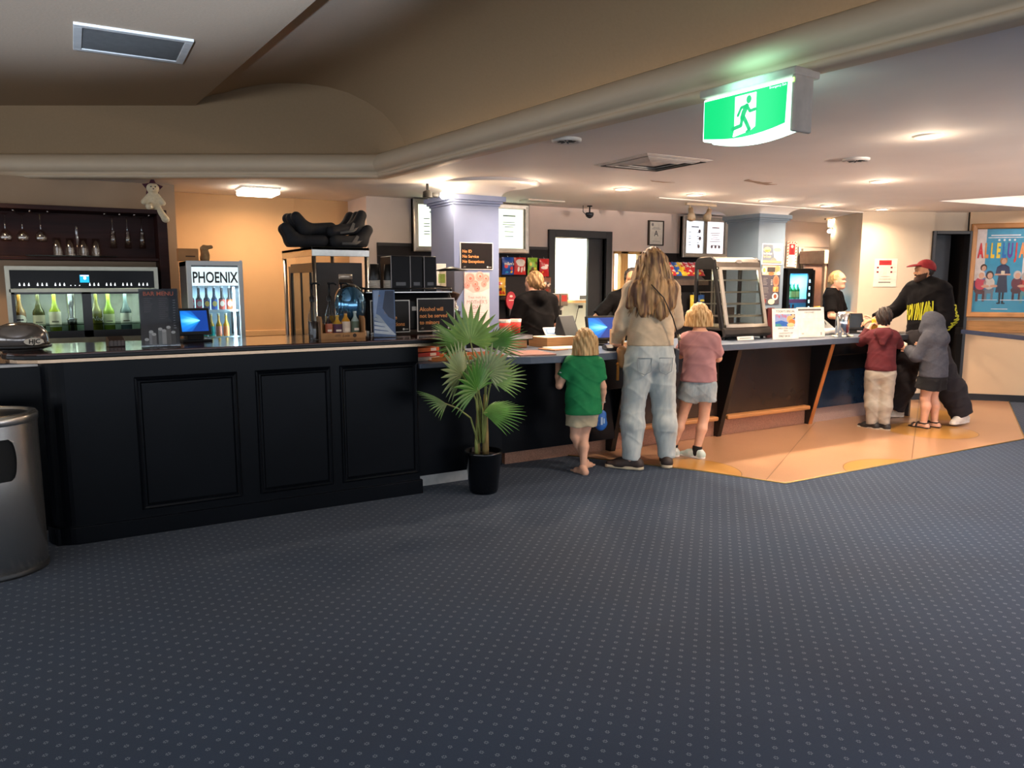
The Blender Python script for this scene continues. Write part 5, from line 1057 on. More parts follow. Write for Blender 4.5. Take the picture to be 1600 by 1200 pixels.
# black drinks fridge
t = thing('cold_drinks_fridge', 'tall black display fridge with blue lit interior behind the counter', 'fridge', (8.42,6.9,0)); w = .27
mb = MB(); mb.box(-w,-w+.03,0,.5,0,1.66); mb.box(w-.03,w,0,.5,0,1.66); mb.box(-w,w,0,.5,1.6,1.66); mb.box(-w,w,0,.5,0,.15); mb.box(-w,w,.47,.5,0,1.66); mb.build('cabinet', M('#0f0f12', .35), t, bev=.006)
mb = MB(); ring(mb, -w, w, .12, 1.64, [(0,-.01),(0,.03),(.05,.03),(.05,0)]); mb.box(w-.12,w-.05,-.02,.0,.15,1.6); mb.build('door_frame', M('#0d0d10', .3), t)
mb = MB(); mb.box(-w+.03,w-.12,.44,.46,.15,1.6); mb.build('lit_back', EM('#7fd0f2', .75), t)  # back glows by itself for the lit interior; liner tinted to match
mb = MB(); mb.box(w-.06,w-.032,.04,.46,.15,1.6); mb.box(-w+.03,-w+.034,.04,.46,.15,1.6); mb.build('liner', M('#a9d8ea', .4), t)
for z in (.35,.66,.97,1.24): mb = MB(); mb.box(-w+.03,w-.05,.05,.44,z,z+.012); mb.build('shelf', M('#cfe6ee', .3), t)
mb = MB(); mb.box(-w+.05,w-.05,.036,.05,1.2,1.25); mb.build('shelf_strip', M('#d86a96', .5), t)
mb = MB()
for i in range(14): mb.box(w-.1,w-.085,-.026,-.02,.3+.09*i,.34+.09*i)
mb.build('led_dots', EM('#8fe0ff', 3), t)
mb = MB(); mb.box(-w+.05,w-.12,-.012,-.008,.17,1.59); mb.build('glass_pane', GL('#dff4ff', 1.2), t)
lamp('fridge_lamp', 'AREA', (8.38,7.1,1.58), 9, '#bfeaff', .3, size_y=.2)
CG = 'cans and bottles in the black fridge'
for i, (x, y, z, c, lb) in enumerate(((-.06,.1,1.252,'#2f8f4a','left green bottle on the top shelf of'),(.015,.1,1.252,'#3a9a4e','middle green bottle on the top shelf of'),(.09,.1,1.252,'#2f8f4a','right green bottle on the top shelf of'),(-.06,.1,.982,'#b83a5a','pink red bottle on the second shelf of'),(.015,.1,.982,'#c9404a','red bottle on the second shelf of'))):
    bottle('drink_bottle', lb+' the black fridge', 'bottle', (8.42+x,6.9+y,z), .21, .032, M(c,.2,coat=.3), M('#e6e08a' if i < 3 else '#f0d8e0',.5), M('#e8ece8',.4), CG, .3)
# wall fittings in the kitchen
ST = [('r',-.1,.1,0,.35,M('#efe4d6',.6),-.6)]
for i in range(8):
    z = .02+.042*i
    for s in (-1,1): ST.append(('p',[(s*.085-.012,z),(s*.085+.012,z+.012),(s*.085+.012,z+.028),(s*.085-.012,z+.016)],M('#c9302a',.6)))
for i in range(3): ST.append(('p',[(-.07+.055*i,.33),(-.05+.055*i,.33),(-.035+.055*i,.35),(-.055+.055*i,.35)],M('#c9302a',.6)))
ST += [('r',-.06,.06,.17,.32,M('#c6222a',.5),.5),('e',0,.285,.028,.022,M('#f0e2dc',.5),1),('r',-.018,.022,.185,.255,M('#8e1a1e',.5),1)]+bars(-.055,.05,.02,.15,7,M('#8d8478',.7),.25)
board('fire_sign', 'red and white striped fire equipment sign on the kitchen wall', 'sign', (8.84,7.4,1.69), 0, .21, .355, .003, M('#efe4d6', .6), None, 0, ST)
t = thing('thermostat', 'small white wall controller right of the fire sign', 'thermostat', (9.04,7.4,1.85)); mb = MB(); mb.box(-.06,.06,0,.02,0,.125); mb.build('case', M('#e2dccf', .5), t, bev=.004); mb = MB(); mb.rect(-.01,.04,.065,.1,-.001); mb.build('display', M('#6e6c64', .3), t)
mb = MB(); mb.box(8.6,10.4,7.405,7.42,1.98,2.0); mb.box(8.6,10.4,7.41,7.42,1.55,1.556); struct('trim_13', mb, PINKW)
# popcorn machine
t = thing('popcorn_machine', 'large grey popcorn machine with a glass cabinet behind the blonde server', 'popcorn machine', (9.42,7.0,0)); GR = M('#a8998c', .45, .3)
mb = MB(); mb.box(-.44,.46,-.04,.38,1.73,1.91); hdr = mb.build('header', GR, t, bev=.006)
mb = MB()
for x in (-.16,.02,.2):
    for k in range(3): mb.box(x,x+.09,-.0425,-.04,1.81+.025*k,1.818+.025*k)
mb.disc(.0,1.755,.012,.012,-.0415); mb.build('slots', M('#3a332e', .6), hdr)
for x in (-.38,.4):
    mb = MB(); mb.box(x-.02,x+.02,-.02,.02,.9,1.73); mb.box(x-.02,x+.02,.34,.38,.9,1.73); mb.build('corner_post', GR, t)
mb = MB(); mb.box(-.38,.42,.36,.37,.9,1.73); mb.build('back_plate', M('#8a6a5a', .35, .4), t)
mb = MB(); mb.box(-.4,.42,-.03,.38,.0,.92); mb.build('base', GR, t, bev=.006)
mb = MB(); mb.box(-.36,.38,-.012,-.008,.92,1.73); mb.build('glass', GL('#f6ece0', 1.25), t)
mb = MB(); mb.lathe([(.0,1.35),(.09,1.35),(.12,1.5),(.11,1.52),(.0,1.53)], (.28,.2,0), 24); mb.tube([(.28,.2,1.52),(.28,.2,1.73)], .012, 8); mb.tube([(.18,.1,.95),(.18,.1,1.73)], .018, 10); mb.build('kettle', STEEL, t)
o = sdf_obj('popcorn_heap', [el((.1*math.cos(i*2.4)*math.sqrt(i)/3.4,.17+.1*math.sin(i*2.4)*math.sqrt(i)/3.4,1.05+.06*math.cos(i)), .07, k=.05) for i in range(12)]+[cap((-.3,.17,.98),(.32,.17,.98),.16,.16)], .015, M('#cfa83e', .8, var=.3, scale=60, bump=.8), t, planes=[((0,0,.92),(0,0,-1)),((0,-.005,0),(0,-1,0)),((0,.35,0),(0,1,0)),((.37,0,0),(1,0,0)),((-.35,0,0),(-1,0,0))], disp=lambda x,y,z: .006*np.sin(90*x)*np.sin(95*y)*np.sin(85*z))
# notice on the column and outlet
def onwall(a, z, off=.004): return (*N(a, 9.45-off), z)
RW = -R(30)
els = [('r',-.085,.07,.265,.325,M('#d32b2a',.6)),('r',-.06,.05,.29,.3,M('#8e1a1a',.6),1),('r',-.03,.02,.272,.28,M('#8e1a1a',.6),1)]
for x in (-.11,.06):
    for z in (.225,.17): els += [('r',x,x+.025,z,z+.022,M('#7e1c1a',.6)),('r',x+.035,x+.07,z+.008,z+.014,M('#c9bfae',.7))]
els += bars(-.03,.03,.15,.24,7,M('#cfc3ae',.7),.3)+[('e',0,.125,.06,.006,M('#b9ab98',.7)),('r',-.08,.07,.05,.06,INK),('r',-.07,.07,.085,.1,M('#cfc2ae',.7))]
board('red_header_notice', 'white notice with a red heading taped to the cream column', 'notice', onwall(4.62,1.42), RW, .285, .345, .003, M('#e9dfcd', .7), None, 0, els)
t = thing('wall_outlet', 'white wall plate low on the cream column behind the hoodie boys', 'outlet', onwall(4.64,.26), RW); mb = MB(); mb.box(-.045,.045,-.01,.002,0,.13); mb.build('plate', M('#dccbb2', .5), t, bev=.003); mb = MB(); mb.rect(-.015,.015,.05,.08,-.0105); mb.build('switch', M('#c9b89e', .5), t)
# film poster
pl = along(.02, .02, 0); PW, PH = .8, 1.14
t = thing('film_poster_frame', 'oak framed film poster with rainbow lettering and a figure in a dark dress', 'poster', (pl[0],pl[1],1.045), PA)
OK2 = M('#b5804a', .4, var=.2, scale=5, stretch=(1,1,.3))
mb = MB(); ring(mb, 0, PW, 0, PH, [(0,-.02),(0,.03),(.012,.04),(.05,.034),(.062,.02),(.066,-.0)]); mb.build('frame', OK2, t)
mb = MB(); mb.rect(.06,PW-.06,.06,PH-.06,-.002); mb.build('poster_sheet', M('#e3d9d4', .5), t)
BLU = M('#3f9ec4', .5); nv = M('#272b52', .5)
x0, x1 = .065, PW-.065; W_ = x1-x0
els = [('r',x0+0.1043,x0+0.5066,.6,PH-.065,BLU),('r',x0,x1,.065,.33,BLU),('r',x0+0.1043,x0+0.5066,.33,.6,BLU,-.2),('p',[(x0,.33),(x0+0.1043,.36),(x0+0.1043,.45),(x0,.45)],M('#33406e',.5),.3)]
prints(t, els)
mb = MB(); cols = ['#d8343c','#ee9c52','#f0cc3a','#f2d84a','#2f78c8','#6a4aa8','#e2463e','#f0a060','#e8c23a']; x = x0+0.0149
lm = [M(c,.5) for c in cols]
for i, ch in enumerate('ALLELUJAH'): mb.mat(i).text(ch, x+.035, .735, .235, -.0062, 'CENTER', .05, .34); x += .063
mb.build('lettering', lm, t)
mb = MB(); mb.rect(x0+0.149,x0+0.4619,.99,1.004,-.006); [mb.disc(x0+0.2384+.055*i,.94,.014,.014,-.006,5) for i in range(4)]; mb.rect(x0+0.1192,x0+0.4917,.965,.975,-.006); mb.rect(x0+0.298,x0+0.5587,.21,.218,-.006); mb.rect(x0+0.0596,x0+0.2682,.212,.218,-.006); mb.rect(x0+0.2086,x0+0.3874,.1,.108,-.006); mb.build('credit_print', M('#e6eef2', .5), t)
def fig(cx, z0, s, top, bot, skin, hair, seated):
    e = []; s *= .84
    if seated:
        e += [('e',cx,z0+.1*s,.07*s,.05*s,bot,.4),('r',cx-.05*s,cx-.02*s,z0-.05*s,z0+.1*s,bot,.5),('r',cx+.03*s,cx+.06*s,z0-.05*s,z0+.1*s,bot,.5),('e',cx,z0+.2*s,.07*s,.09*s,top,.8),('e',cx+.06*s,z0+.16*s,.05*s,.02*s,skin,1)]
        hz = z0+.32*s
    else:
        e += [('p',[(cx-.03*s,z0),(cx-.005*s,z0),(cx-.005*s,z0+.25*s),(cx-.04*s,z0+.25*s)],M('#1b1c22',.5),.4),('p',[(cx+.01*s,z0),(cx+.035*s,z0),(cx+.045*s,z0+.25*s),(cx+.01*s,z0+.25*s)],M('#1b1c22',.5),.4),('e',cx-.03*s,z0,.03*s,.012*s,M('#111218',.5),.6),('e',cx+.035*s,z0,.03*s,.012*s,M('#111218',.5),.6),
              ('p',[(cx-.085*s,z0+.17*s),(cx+.085*s,z0+.17*s),(cx+.055*s,z0+.44*s),(cx-.055*s,z0+.44*s)],bot,.8),('p',[(cx-.06*s,z0+.43*s),(cx+.06*s,z0+.43*s),(cx+.1*s,z0+.47*s),(cx+.085*s,z0+.57*s),(cx+.03*s,z0+.61*s),(cx-.03*s,z0+.61*s),(cx-.085*s,z0+.57*s),(cx-.1*s,z0+.47*s)],top,1.2),
              ('r',cx-.11*s,cx+.11*s,z0+.44*s,z0+.465*s,skin,1.6),('r',cx-.025*s,cx+.025*s,z0+.45*s,z0+.51*s,M('#e6dcc0',.5),2)]
        hz = z0+.67*s
    return e+[('e',cx,hz,.05*s,.062*s,hair,1.4),('e',cx+.004*s,hz-.012*s,.034*s,.044*s,skin,1.8)]
sk = M('#d9a688', .5); els = []
els += fig(x0+0.09685,.38,.85,M('#5a9ad0',.5),M('#3f7ab0',.5),sk,M('#4a3226',.5),True)+fig(x0+0.0745,.24,1.05,M('#c83a4e',.5),M('#5a2a26',.5),sk,M('#e0dad2',.5),True)+fig(x0+0.1676,.25,1.0,M('#d6cfc4',.5),M('#6a7a86',.5),sk,M('#2a201c',.5),True)
els += fig(x0+0.5811,.4,.9,M('#3a3038',.5),M('#2a2a38',.5),sk,M('#5a4232',.5),True)+fig(x0+0.4619,.25,1.0,M('#6a2a30',.5),M('#4a2a2a',.5),sk,M('#cfc8c0',.5),True)+fig(x0+0.5513,.22,1.05,M('#c9443a',.5),M('#5f9a9c',.5),sk,M('#b9b0a8',.5),True)
els += fig(x0+0.3054,.175,.92,nv,M('#2c2c40',.5),sk,M('#b0804e',.5),False)
prints(t, [(*e_[:-1], e_[-1]+1.5) for e_ in els])
mb = MB(); mb.rect(.055,PW-.055,.055,PH-.055,-.016); mb.build('glazing', GL('#fbfbfb', 1.2), t)
# retractable barrier belt
a, b = N(5.54,9.36), N(5.66,7.55)
t = thing('barrier_belt', 'navy retractable barrier belt stretched in front of the poster wall', 'barrier', (*b,0)); d = Vector((a[0]-b[0], a[1]-b[1], 0))
mb = MB(); n_ = d.normalized(); q = Vector((-n_.y,n_.x,0))*.002
mb.add([tuple(-q+Vector((0,0,.84))),tuple(d-q+Vector((0,0,.85))),tuple(d-q+Vector((0,0,.9))),tuple(-q+Vector((0,0,.89))),tuple(q+Vector((0,0,.84))),tuple(d+q+Vector((0,0,.85))),tuple(d+q+Vector((0,0,.9))),tuple(q+Vector((0,0,.89)))], [(0,1,2,3),(7,6,5,4),(0,4,5,1),(3,2,6,7)]); mb.build('belt', M('#3d4a6a', .6), t)
mb = MB(); mb.lathe([(.0,0),(.17,0),(.17,.012),(.03,.03),(.03,.95),(.0,.96)], n=24); mb.build('post', M('#1a1a1c', .35), t)
mb = MB(); mb.box(d.x-.03,d.x+.03,d.y-.03,d.y+.03,.84,.92); mb.build('wall_clip', BLACK, t)
# ---------------------------------------------------------------- potted fan palm
def palm():
    px, py = 2.44, 4.63
    t = thing('potted_palm', 'leafy green fan palm in a glossy black pot in front of the counter', 'plant', (px,py,0))
    mb = MB(); mb.lathe([(.0,.002),(.095,.002),(.103,.02),(.13,.275),(.134,.285),(.134,.3),(.126,.3),(.118,.27),(.0,.262)], n=40); mb.build('pot', M('#08080a', .12, coat=.5), t)
    mb = MB(); mb.lathe([(.0,.272),(.119,.268)], n=24); mb.build('soil', M('#2a1d14', .95, var=.5, scale=90, bump=.8), t)
    LEAF = M('#4f8232', .42, var=.35, scale=9); LF4 = M('#9cab78', .4, var=.2, scale=9); LF2 = M('#84a656', .4, var=.3, scale=9); LF3 = M('#446f34', .45, var=.3, scale=9); ST = M('#8a9150', .5, var=.25, scale=12); TR = M('#9a8350', .7, var=.3, scale=10, stretch=(8,8,1))  # paler greens: pale undersides, plus leaf highlights put into the colour
    rr = random.Random(11)
    for i, (x, y, z, r) in enumerate(((-.035,.02,.62,.016),(.012,-.01,.7,.019),(.035,.02,.58,.014),(-.06,-.01,.5,.011))):
        mb = MB(); mb.tube([(x,y,.26),(x*1.05,y,.26+(z-.26)*.5),(x*.9,y*.9,z)], [r*1.25,r,r*.6], 10); mb.build('stem', TR if i != 3 else ST, t)
    def leaf(bx, bz, tx, tz, dy0, dy1, L, spread, droop, m, face, roll=0.):
        B = Vector((bx-px, dy0, bz)); D = (Vector((tx-px, dy1, tz))-B).normalized(); Nn = Vector(face); Nn = (Nn-D*Nn.dot(D)).normalized()
        if roll: Nn = Matrix.Rotation(R(roll), 3, D) @ Nn
        L *= 1.1; n = 18; dth = 2*spread/(n-1); mb = MB(); tip = []
        for i in range(n):
            th = -spread+dth*i; f = abs(th)/spread; l = L*(1-.28*f*f)*rr.uniform(.93,1.05); rot = Matrix.Rotation(R(th), 3, Nn); d = rot@D; s = Nn.cross(d).normalized(); vs = []
            for u in (.0,.16,.36,.52,.7,.86,1.):
                w = l*u*math.tan(R(dth/2))*1.04 if u < .5 else l*.5*math.tan(R(dth/2))*1.15*(1-((u-.5)/.5)**1.4)
                dr = droop*(u**2.4)*(.6+.6*f)*l; c = B+d*l*u+Vector((0,0,-dr))-Nn*.10*l*(f**2)*u; rd = Nn*(w*.55)
                vs += [c-s*w-rd*.5, c+rd*.5, c+s*w-rd*.5]
            k = 7; fs = []
            for j in range(k-1): fs += [(3*j,3*j+1,3*j+4,3*j+3),(3*j+1,3*j+2,3*j+5,3*j+4)]
            mb.add(vs, fs, False)
        lf = mb.build('leaf', m, t); o = lf.modifiers.new('thickness', 'SOLIDIFY'); o.thickness = .0012
        mb = MB(); s0 = Vector(((bx-px)*.16, dy0*.2, .36)); mid = Vector(((bx-px)*.38, dy0*.5, .36+(bz-.36)*.62)); mb.tube([s0, s0.lerp(mid,.6), mid, mid.lerp(B,.55)+Vector((0,0,.015)), B, B+D*.03], [.008,.007,.006,.0055,.005,.003], 8); mb.build('leaf_stalk', ST, lf)
    leaf(2.345,1.07,2.345,1.32,.0,.05,.265,112,.04,LF2,(-.25,-1,.25))
    leaf(2.27,1.045,1.99,1.215,-.03,-.1,.3,42,.16,LEAF,(.1,-.75,.7))
    leaf(2.47,1.045,2.74,1.175,-.02,-.1,.27,52,.12,LEAF,(-.1,-.6,.8))
    leaf(2.235,.86,2.12,1.0,-.08,-.14,.25,100,.10,LF4,(-.1,-.8,.6))
    leaf(2.425,.865,2.53,1.0,-.09,-.14,.2,105,.08,LF4,(.1,-.85,.55))
    leaf(2.31,.755,2.23,.93,-.17,-.24,.27,98,.18,LEAF,(-.1,-.8,.65))
    leaf(2.125,.665,1.9,.78,-.08,-.16,.245,45,.2,LF3,(.15,-.5,.85))
    leaf(2.385,.585,2.66,.625,-.1,-.2,.27,52,.16,LEAF,(-.1,-.6,.85))
    leaf(2.46,.795,2.67,.94,-.08,-.16,.24,60,.16,LF2,(-.15,-.7,.75))
    leaf(2.36,.80,2.44,.93,.08,.2,.22,80,.14,LF3,(0,-.8,.6))
palm()
# ---------------------------------------------------------------- people (local frame: facing +Y, right hand at +X, feet at z = 0)
V3 = lambda *a: np.array(a, float)
def unit(v): v = np.array(v, float); return v/np.linalg.norm(v)
def wr(a, f=26., s=0.):
    def fn(x, y, z):
        u = x+.02*np.sin(17*z+s)+.015*np.sin(23*y); v = z+.03*np.sin(13*x+2*s)+.02*np.sin(19*y+s)
        fold = 1-np.abs(np.sin(f*.8*(v+.45*u)+s)); fold2 = 1-np.abs(np.sin(f*1.1*(v-.6*u+.3*y)+2.1*s))
        return a*(.8*np.sin(f*(u+.35*v)+s)*np.sin(f*.9*(v+.3*y)+1.3*s)-.7*fold**4-.5*fold2**5+.3*np.sin(f*2.6*(u-.3*v))*np.sin(f*2.1*(v+y)))
    return fn
def hand(w, d, n, s, side, curl=.35, spread=1., cs=(1,1,1,1), thumb=.3):
    """w wrist, d finger direction, n palm side, side +1 if the thumb lies along d x n"""
    d = unit(d); n = unit(np.array(n)-d*np.dot(n, d)); r = np.cross(d, n)*side; w = np.array(w, float)
    pr = [cap(w-d*.3*s, w, .15*s, .135*s, sq=1, k=.01)]
    for i, (o, L) in enumerate(((.17,.42),(.06,.5),(-.055,.47),(-.16,.37))):
        kn = w+d*(.5-.03*abs(i-1))*s+r*o*s*spread; b = w+d*.05*s+r*o*.6*s
        pr.append(cap(b, kn, .085*s, .068*s, k=.012*s/.18))
        c = curl*cs[i]; d1 = unit(d*math.cos(c)+n*math.sin(c)+r*o*.3*spread); d2 = unit(d*math.cos(2.1*c)+n*math.sin(2.1*c)); d3 = unit(d*math.cos(2.9*c)+n*math.sin(2.9*c))
        p1 = kn+d1*L*.45*s; p2 = p1+d2*L*.32*s; p3 = p2+d3*L*.22*s
        pr += [cap(kn, p1, .06*s, .052*s, k=.004), cap(p1, p2, .052*s, .047*s, k=.004), cap(p2, p3, .047*s, .04*s, k=.004)]
    tb = w+d*.14*s+r*.13*s; t1 = tb+unit(d*.75+r*.75+n*thumb)*.26*s; t2 = t1+unit(d*.95+r*.3+n*(thumb+.1))*.24*s
    pr += [cap(tb, t1, .085*s, .062*s, k=.008), cap(t1, t2, .06*s, .048*s, k=.004)]
    return pr
def joints(h, hh, sw, hw, child=False):
    a, k, hp, sh = (.045,.275,.505,.815) if not child else (.045,.262,.465,.775)
    J = dict(aL=V3(-hw,-.01*h,a*h), aR=V3(hw,-.01*h,a*h), kL=V3(-hw,.01*h,k*h), kR=V3(hw,.01*h,k*h), hL=V3(-hw,0,hp*h), hR=V3(hw,0,hp*h),
             sL=V3(-sw,0,sh*h), sR=V3(sw,0,sh*h), eL=V3(-sw-.03*h,-.01*h,.635*h), eR=V3(sw+.03*h,-.01*h,.635*h), wL=V3(-sw-.03*h,.03*h,.49*h), wR=V3(sw+.03*h,.03*h,.49*h),
             hd=V3(0,.015*h,h-hh*.5), fL=0., fR=0.)
    return J
class Person:
    def __init__(s, label, pos, heading, h, hh, sw, hw, skin, J=None, child=False, yaw=0., pitch=0., roll=0., b=1., hands=None, feet=None, face=False, beard=None, lb=1.):
        s.h, s.hh, s.sw, s.hw, s.b, s.lb = h, hh, sw, hw, b, lb; s.J = joints(h, hh, sw, hw, child); s.J.update({k: (np.array(v, float) if not isinstance(v, (int, float)) else v) for k, v in (J or {}).items()})
        s.HM = Matrix.Rotation(R(-yaw), 3, 'Z') @ Matrix.Rotation(R(-pitch), 3, 'X') @ Matrix.Rotation(R(roll), 3, 'Y'); s.skin = skin
        J = s.J; q = s.head; pr = []
        e = lambda c, r, k=.02, op='u': el(q(c), [v*hh for v in r], s.HM, k*hh/.22, op)
        c_ = lambda a, b_, r1, r2, k=.02, op='u': cap(q(a), q(b_), r1*hh, r2*hh, k=k*hh/.22, op=op)
        pr += [e((0,-.055,.135),(.315,.385,.36)), c_((0,.09,.06),(0,.115,-.23),.225,.19,.04), e((0,.225,-.405),(.1,.085,.075),.03)]
        for x in (-1, 1):
            pr += [c_((x*.2,-.02,-.2),(x*.075,.2,-.385),.085,.085,.03), e((x*.31,-.035,-.045),(.04,.085,.125),.006), e((x*.165,.2,-.12),(.085,.075,.075),.04), e((x*.04,.36,-.125),(.032,.036,.026),.012)]
        pr += [c_((-.16,.27,.08),(.16,.27,.08),.045,.045,.03), c_((0,.3,.05),(0,.39,-.1),.025,.034,.012)]
        pr += [e((x*.125,.345,.0),(.07,.06,.042),.02,'s') for x in (-1,1)]+[c_((x*.08,.29,.03),(x*.17,.275,.025),.028,.024,.01) for x in (-1,1)]
        pr += [c_((-.07,.285,-.225),(.07,.285,-.225),.028,.028,.012), c_((-.055,.285,-.268),(.055,.285,-.268),.032,.032,.012), c_((-.085,.325,-.246),(.085,.325,-.246),.007,.007,.006,'s')]
        S = (J['sL']+J['sR'])/2; nb = S+V3(0,-.005*h,.02*h); pr.append(cap(q((0,-.09,-.25)), nb, .21*hh, .235*hh, k=.04))
        pr += s.torso(0)+s.arm('L',0)+s.arm('R',0)+s.leg('L',0)+s.leg('R',0)
        extra = []; fine = hh*.016
        for sd in 'LR':
            if hands and sd in hands: extra.append(sdf(hand(J['w'+sd], **hands[sd]), .0034 if h > 1.4 else .0027))
            if feet == 'bare': extra.append(sdf(s.foot(sd), .0045))
        pt = None
        if beard is not None: pt = s.stubble
        s.o = sdf_obj('person', pr, .0052, [skin, beard] if beard is not None else skin, paint=pt, extra=extra, loc=(*pos,0), rotz=-R(heading)); tag(s.o, label, 'person')
        if face:
            for x in (-1, 1):
                mb = MB(); mb.ell(q((x*.125,.262,-.0)), .05*hh, 12, 8); ey = mb.build('eye', M('#c2b4a8', .3), s.o)
                mb = MB(); mb.ell(q((x*.125+face*.008,.297,-.004)), .024*hh, 10, 6); mb.build('iris', M('#2a1f18', .2), ey)
                mb = MB(); a = [q((x*.05,.315,.085)), q((x*.13,.315,.1)), q((x*.2,.285,.085))]; mb.tube(a, [.016*hh,.02*hh,.01*hh], 6); mb.build('eyebrow', s.brow, s.o) if hasattr(s, 'brow') else None
    def stubble(s, V):
        X, Y, Z = ((V-s.J['hd'])@np.array(s.HM)/s.hh).T; ax = np.abs(X)
        b_ = (Z < -.05-.42*np.maximum(Y, 0)) & (Z > -.56) & (Y > -.05)
        b_ |= (Z < -.17) & (Z > -.22) & (ax < .12) & (Y > .26)
        return (b_ & ~((ax < .075) & (Z > -.285) & (Z < -.222) & (Y > .26))).astype(int)
    def head(s, p): v = s.HM @ Vector(p); return s.J['hd']+np.array(v)*s.hh
    def torso(s, t, hem=None, sc=1.):
        J, h, b = s.J, s.h, s.b; S = (J['sL']+J['sR'])/2; P = (J['hL']+J['hR'])/2; r = unit(J['sR']-J['sL']); w = np.linalg.norm(J['sR']-J['sL'])/2; rp = unit(J['hR']-J['hL'])
        up = unit(S-P); wa = P+up*.115*h; nb = S+up*.035*h; pr = []
        for q_, x in ((J['sL'], -1), (J['sR'], 1)): pr += [cap(nb+r*x*.02*h, q_+up*.004*h-r*x*.01*h, .03*h*b+t, .036*h*b+t, sq=.95, k=.04)]
        for x in (-1, 1):
            pr += [cap(S-up*.045*h+r*x*w*.42, wa+r*x*w*.34, .055*h*b+t, .045*h*b+t, sq=.9, k=.05)]
        return pr+s.hips(t)
    def hips(s, t):
        J, h, b = s.J, s.h, s.b; S = (J['sL']+J['sR'])/2; P = (J['hL']+J['hR'])/2; r = unit(J['sR']-J['sL']); w = np.linalg.norm(J['sR']-J['sL'])/2; rp = unit(J['hR']-J['hL']); wa = P+unit(S-P)*.115*h
        return [cap(wa+r*x*w*.34, P+rp*x*s.hw*.55, .045*h*b+t, .056*h*b+t, sq=.95, k=.05) for x in (-1, 1)]
    def arm(s, sd, t, upto=None, lower=1., cut=False, r=None):
        J, h = s.J, s.h; a, e, w = J['s'+sd], J['e'+sd], J['w'+sd]; k = s.b*(1 if r is None else r)
        if upto is not None: return [cap(a, a+(e-a)*upto, .031*h*k+t, .029*h*k+t*1.3, k=.03, cut=cut)]
        e2 = e+(w-e)*lower
        return [cap(a, e, .031*h*k+t, .024*h*k+t, k=.03), cap(e, e+(w-e)*.35, .024*h*k+t, .025*h*k+t, k=.015), cap(e+(w-e)*.35, e2, .025*h*k+t, (.0175*h*k if lower > .95 else .021*h*k)+t, k=.015, cut=cut)]
    def leg(s, sd, t, upto=None, cut=False, bag=0.):
        J, h = s.J, s.h; hp, k, a = J['h'+sd], J['k'+sd], J['a'+sd]; l = s.lb
        if upto is not None: return [cap(hp, hp+(k-hp)*upto, .06*h*l+t, (.052*h*l)+t+bag, k=.04, cut=cut)]
        m = k+(a-k)*.32+V3(0,-.012*h,0)
        return [cap(hp, k, .06*h*l+t, .038*h*l+t+bag, k=.03), cap(k, m, .037*h*l+t+bag, .039*h*l+t+bag, k=.02), cap(m, a+(a-m)*(-.0), .039*h*l+t+bag, .024*h*l+t+bag*.8, k=.02, cut=cut)]
    def foot(s, sd):
        a = s.J['a'+sd]; y = R(s.J['f'+sd]); f = V3(math.sin(y), math.cos(y), 0); r = V3(math.cos(y), -math.sin(y), 0); L = .15*s.h; x = 1 if sd == 'R' else -1; g = V3(a[0],a[1],0); u = V3(0,0,1)
        lift = a[2]-.045*s.h; g = g+u*lift
        pr = [cap(a, g-f*.18*L+u*.13*L, .028*s.h, .15*L, k=.02), cap(a+f*.05*L-u*.1*L, g+f*.5*L+u*.1*L, .024*s.h, .1*L, k=.02), cap(g-f*.18*L+u*.1*L, g+f*.45*L-r*x*.06*L+u*.09*L, .13*L, .1*L, k=.02), cap(g+f*.45*L-r*x*.12*L+u*.08*L, g+f*.45*L+r*x*.13*L+u*.07*L, .09*L, .075*L, k=.02)]
        for i in range(5): o = (-.155+.08*i); pr.append(cap(g+f*.48*L+r*x*o*L+u*.07*L, g+f*(.72-.045*i)*L+r*x*(o*1.05)*L+u*.045*L, .045*L if i else .055*L, .04*L if i else .05*L, k=.004))
        return pr
    def garment(s, name, pr, mat, planes=(), disp=None, res=None, parent=None, **k): return sdf_obj(name, pr, res or (.0075 if s.h > 1.4 else .0062), mat, parent or s.o, planes, disp, **k)
    def shoes(s, upper, sole, L=None, sock=None, lace=None):
        for sd in 'LR':
            a = s.J['a'+sd]; y = R(s.J['f'+sd]); f = V3(math.sin(y), math.cos(y), 0); r = V3(math.cos(y), -math.sin(y), 0); l = L or .16*s.h; x = 1 if sd == 'R' else -1; u = V3(0,0,1); g = V3(a[0],a[1],a[2]-.045*s.h)
            pr = [cap(g-f*.2*l+u*.17*l, g-f*.14*l+u*.3*l, .15*l, .125*l, k=.02), cap(g-f*.2*l+u*.14*l, g+f*.35*l+u*.12*l, .15*l, .15*l, k=.03), cap(g+f*.2*l+u*.14*l, g+f*.62*l+u*.09*l, .15*l, .115*l, k=.03), cap(g+u*.28*l, g+f*.3*l+u*.18*l, .12*l, .11*l, k=.03)]
            o = s.garment('shoe', pr, upper, [(g+u*.05*l, (0,0,-1)), (g+u*.36*l, (0,0,1))], res=.005)
            pr = [cap(g-f*.21*l+u*.05*l, g+f*.1*l+u*.05*l, .165*l, .155*l, k=.02), cap(g+f*.1*l+u*.05*l, g+f*.62*l+u*.055*l, .165*l, .13*l, k=.02)]
            s.garment('sole', pr, sole, [(g+u*.002, (0,0,-1)), (g+u*.1*l, (0,0,1))], res=.005, parent=o)
            if lace is not None:
                mb = MB()
                for i in range(4): c = g+f*(.16+.09*i)*l+u*(.295-.05*i)*l; mb.tube([c-r*.07*l, c+u*.02*l, c+r*.07*l], .018*l, 5)
                mb.build('laces', lace, o)
            if sock is not None: s.garment('sock', [cap(g+u*.2*l, a+unit(s.J['k'+sd]-a)*.2*l, .03*s.h, .031*s.h, cut=True)], sock, res=.005)
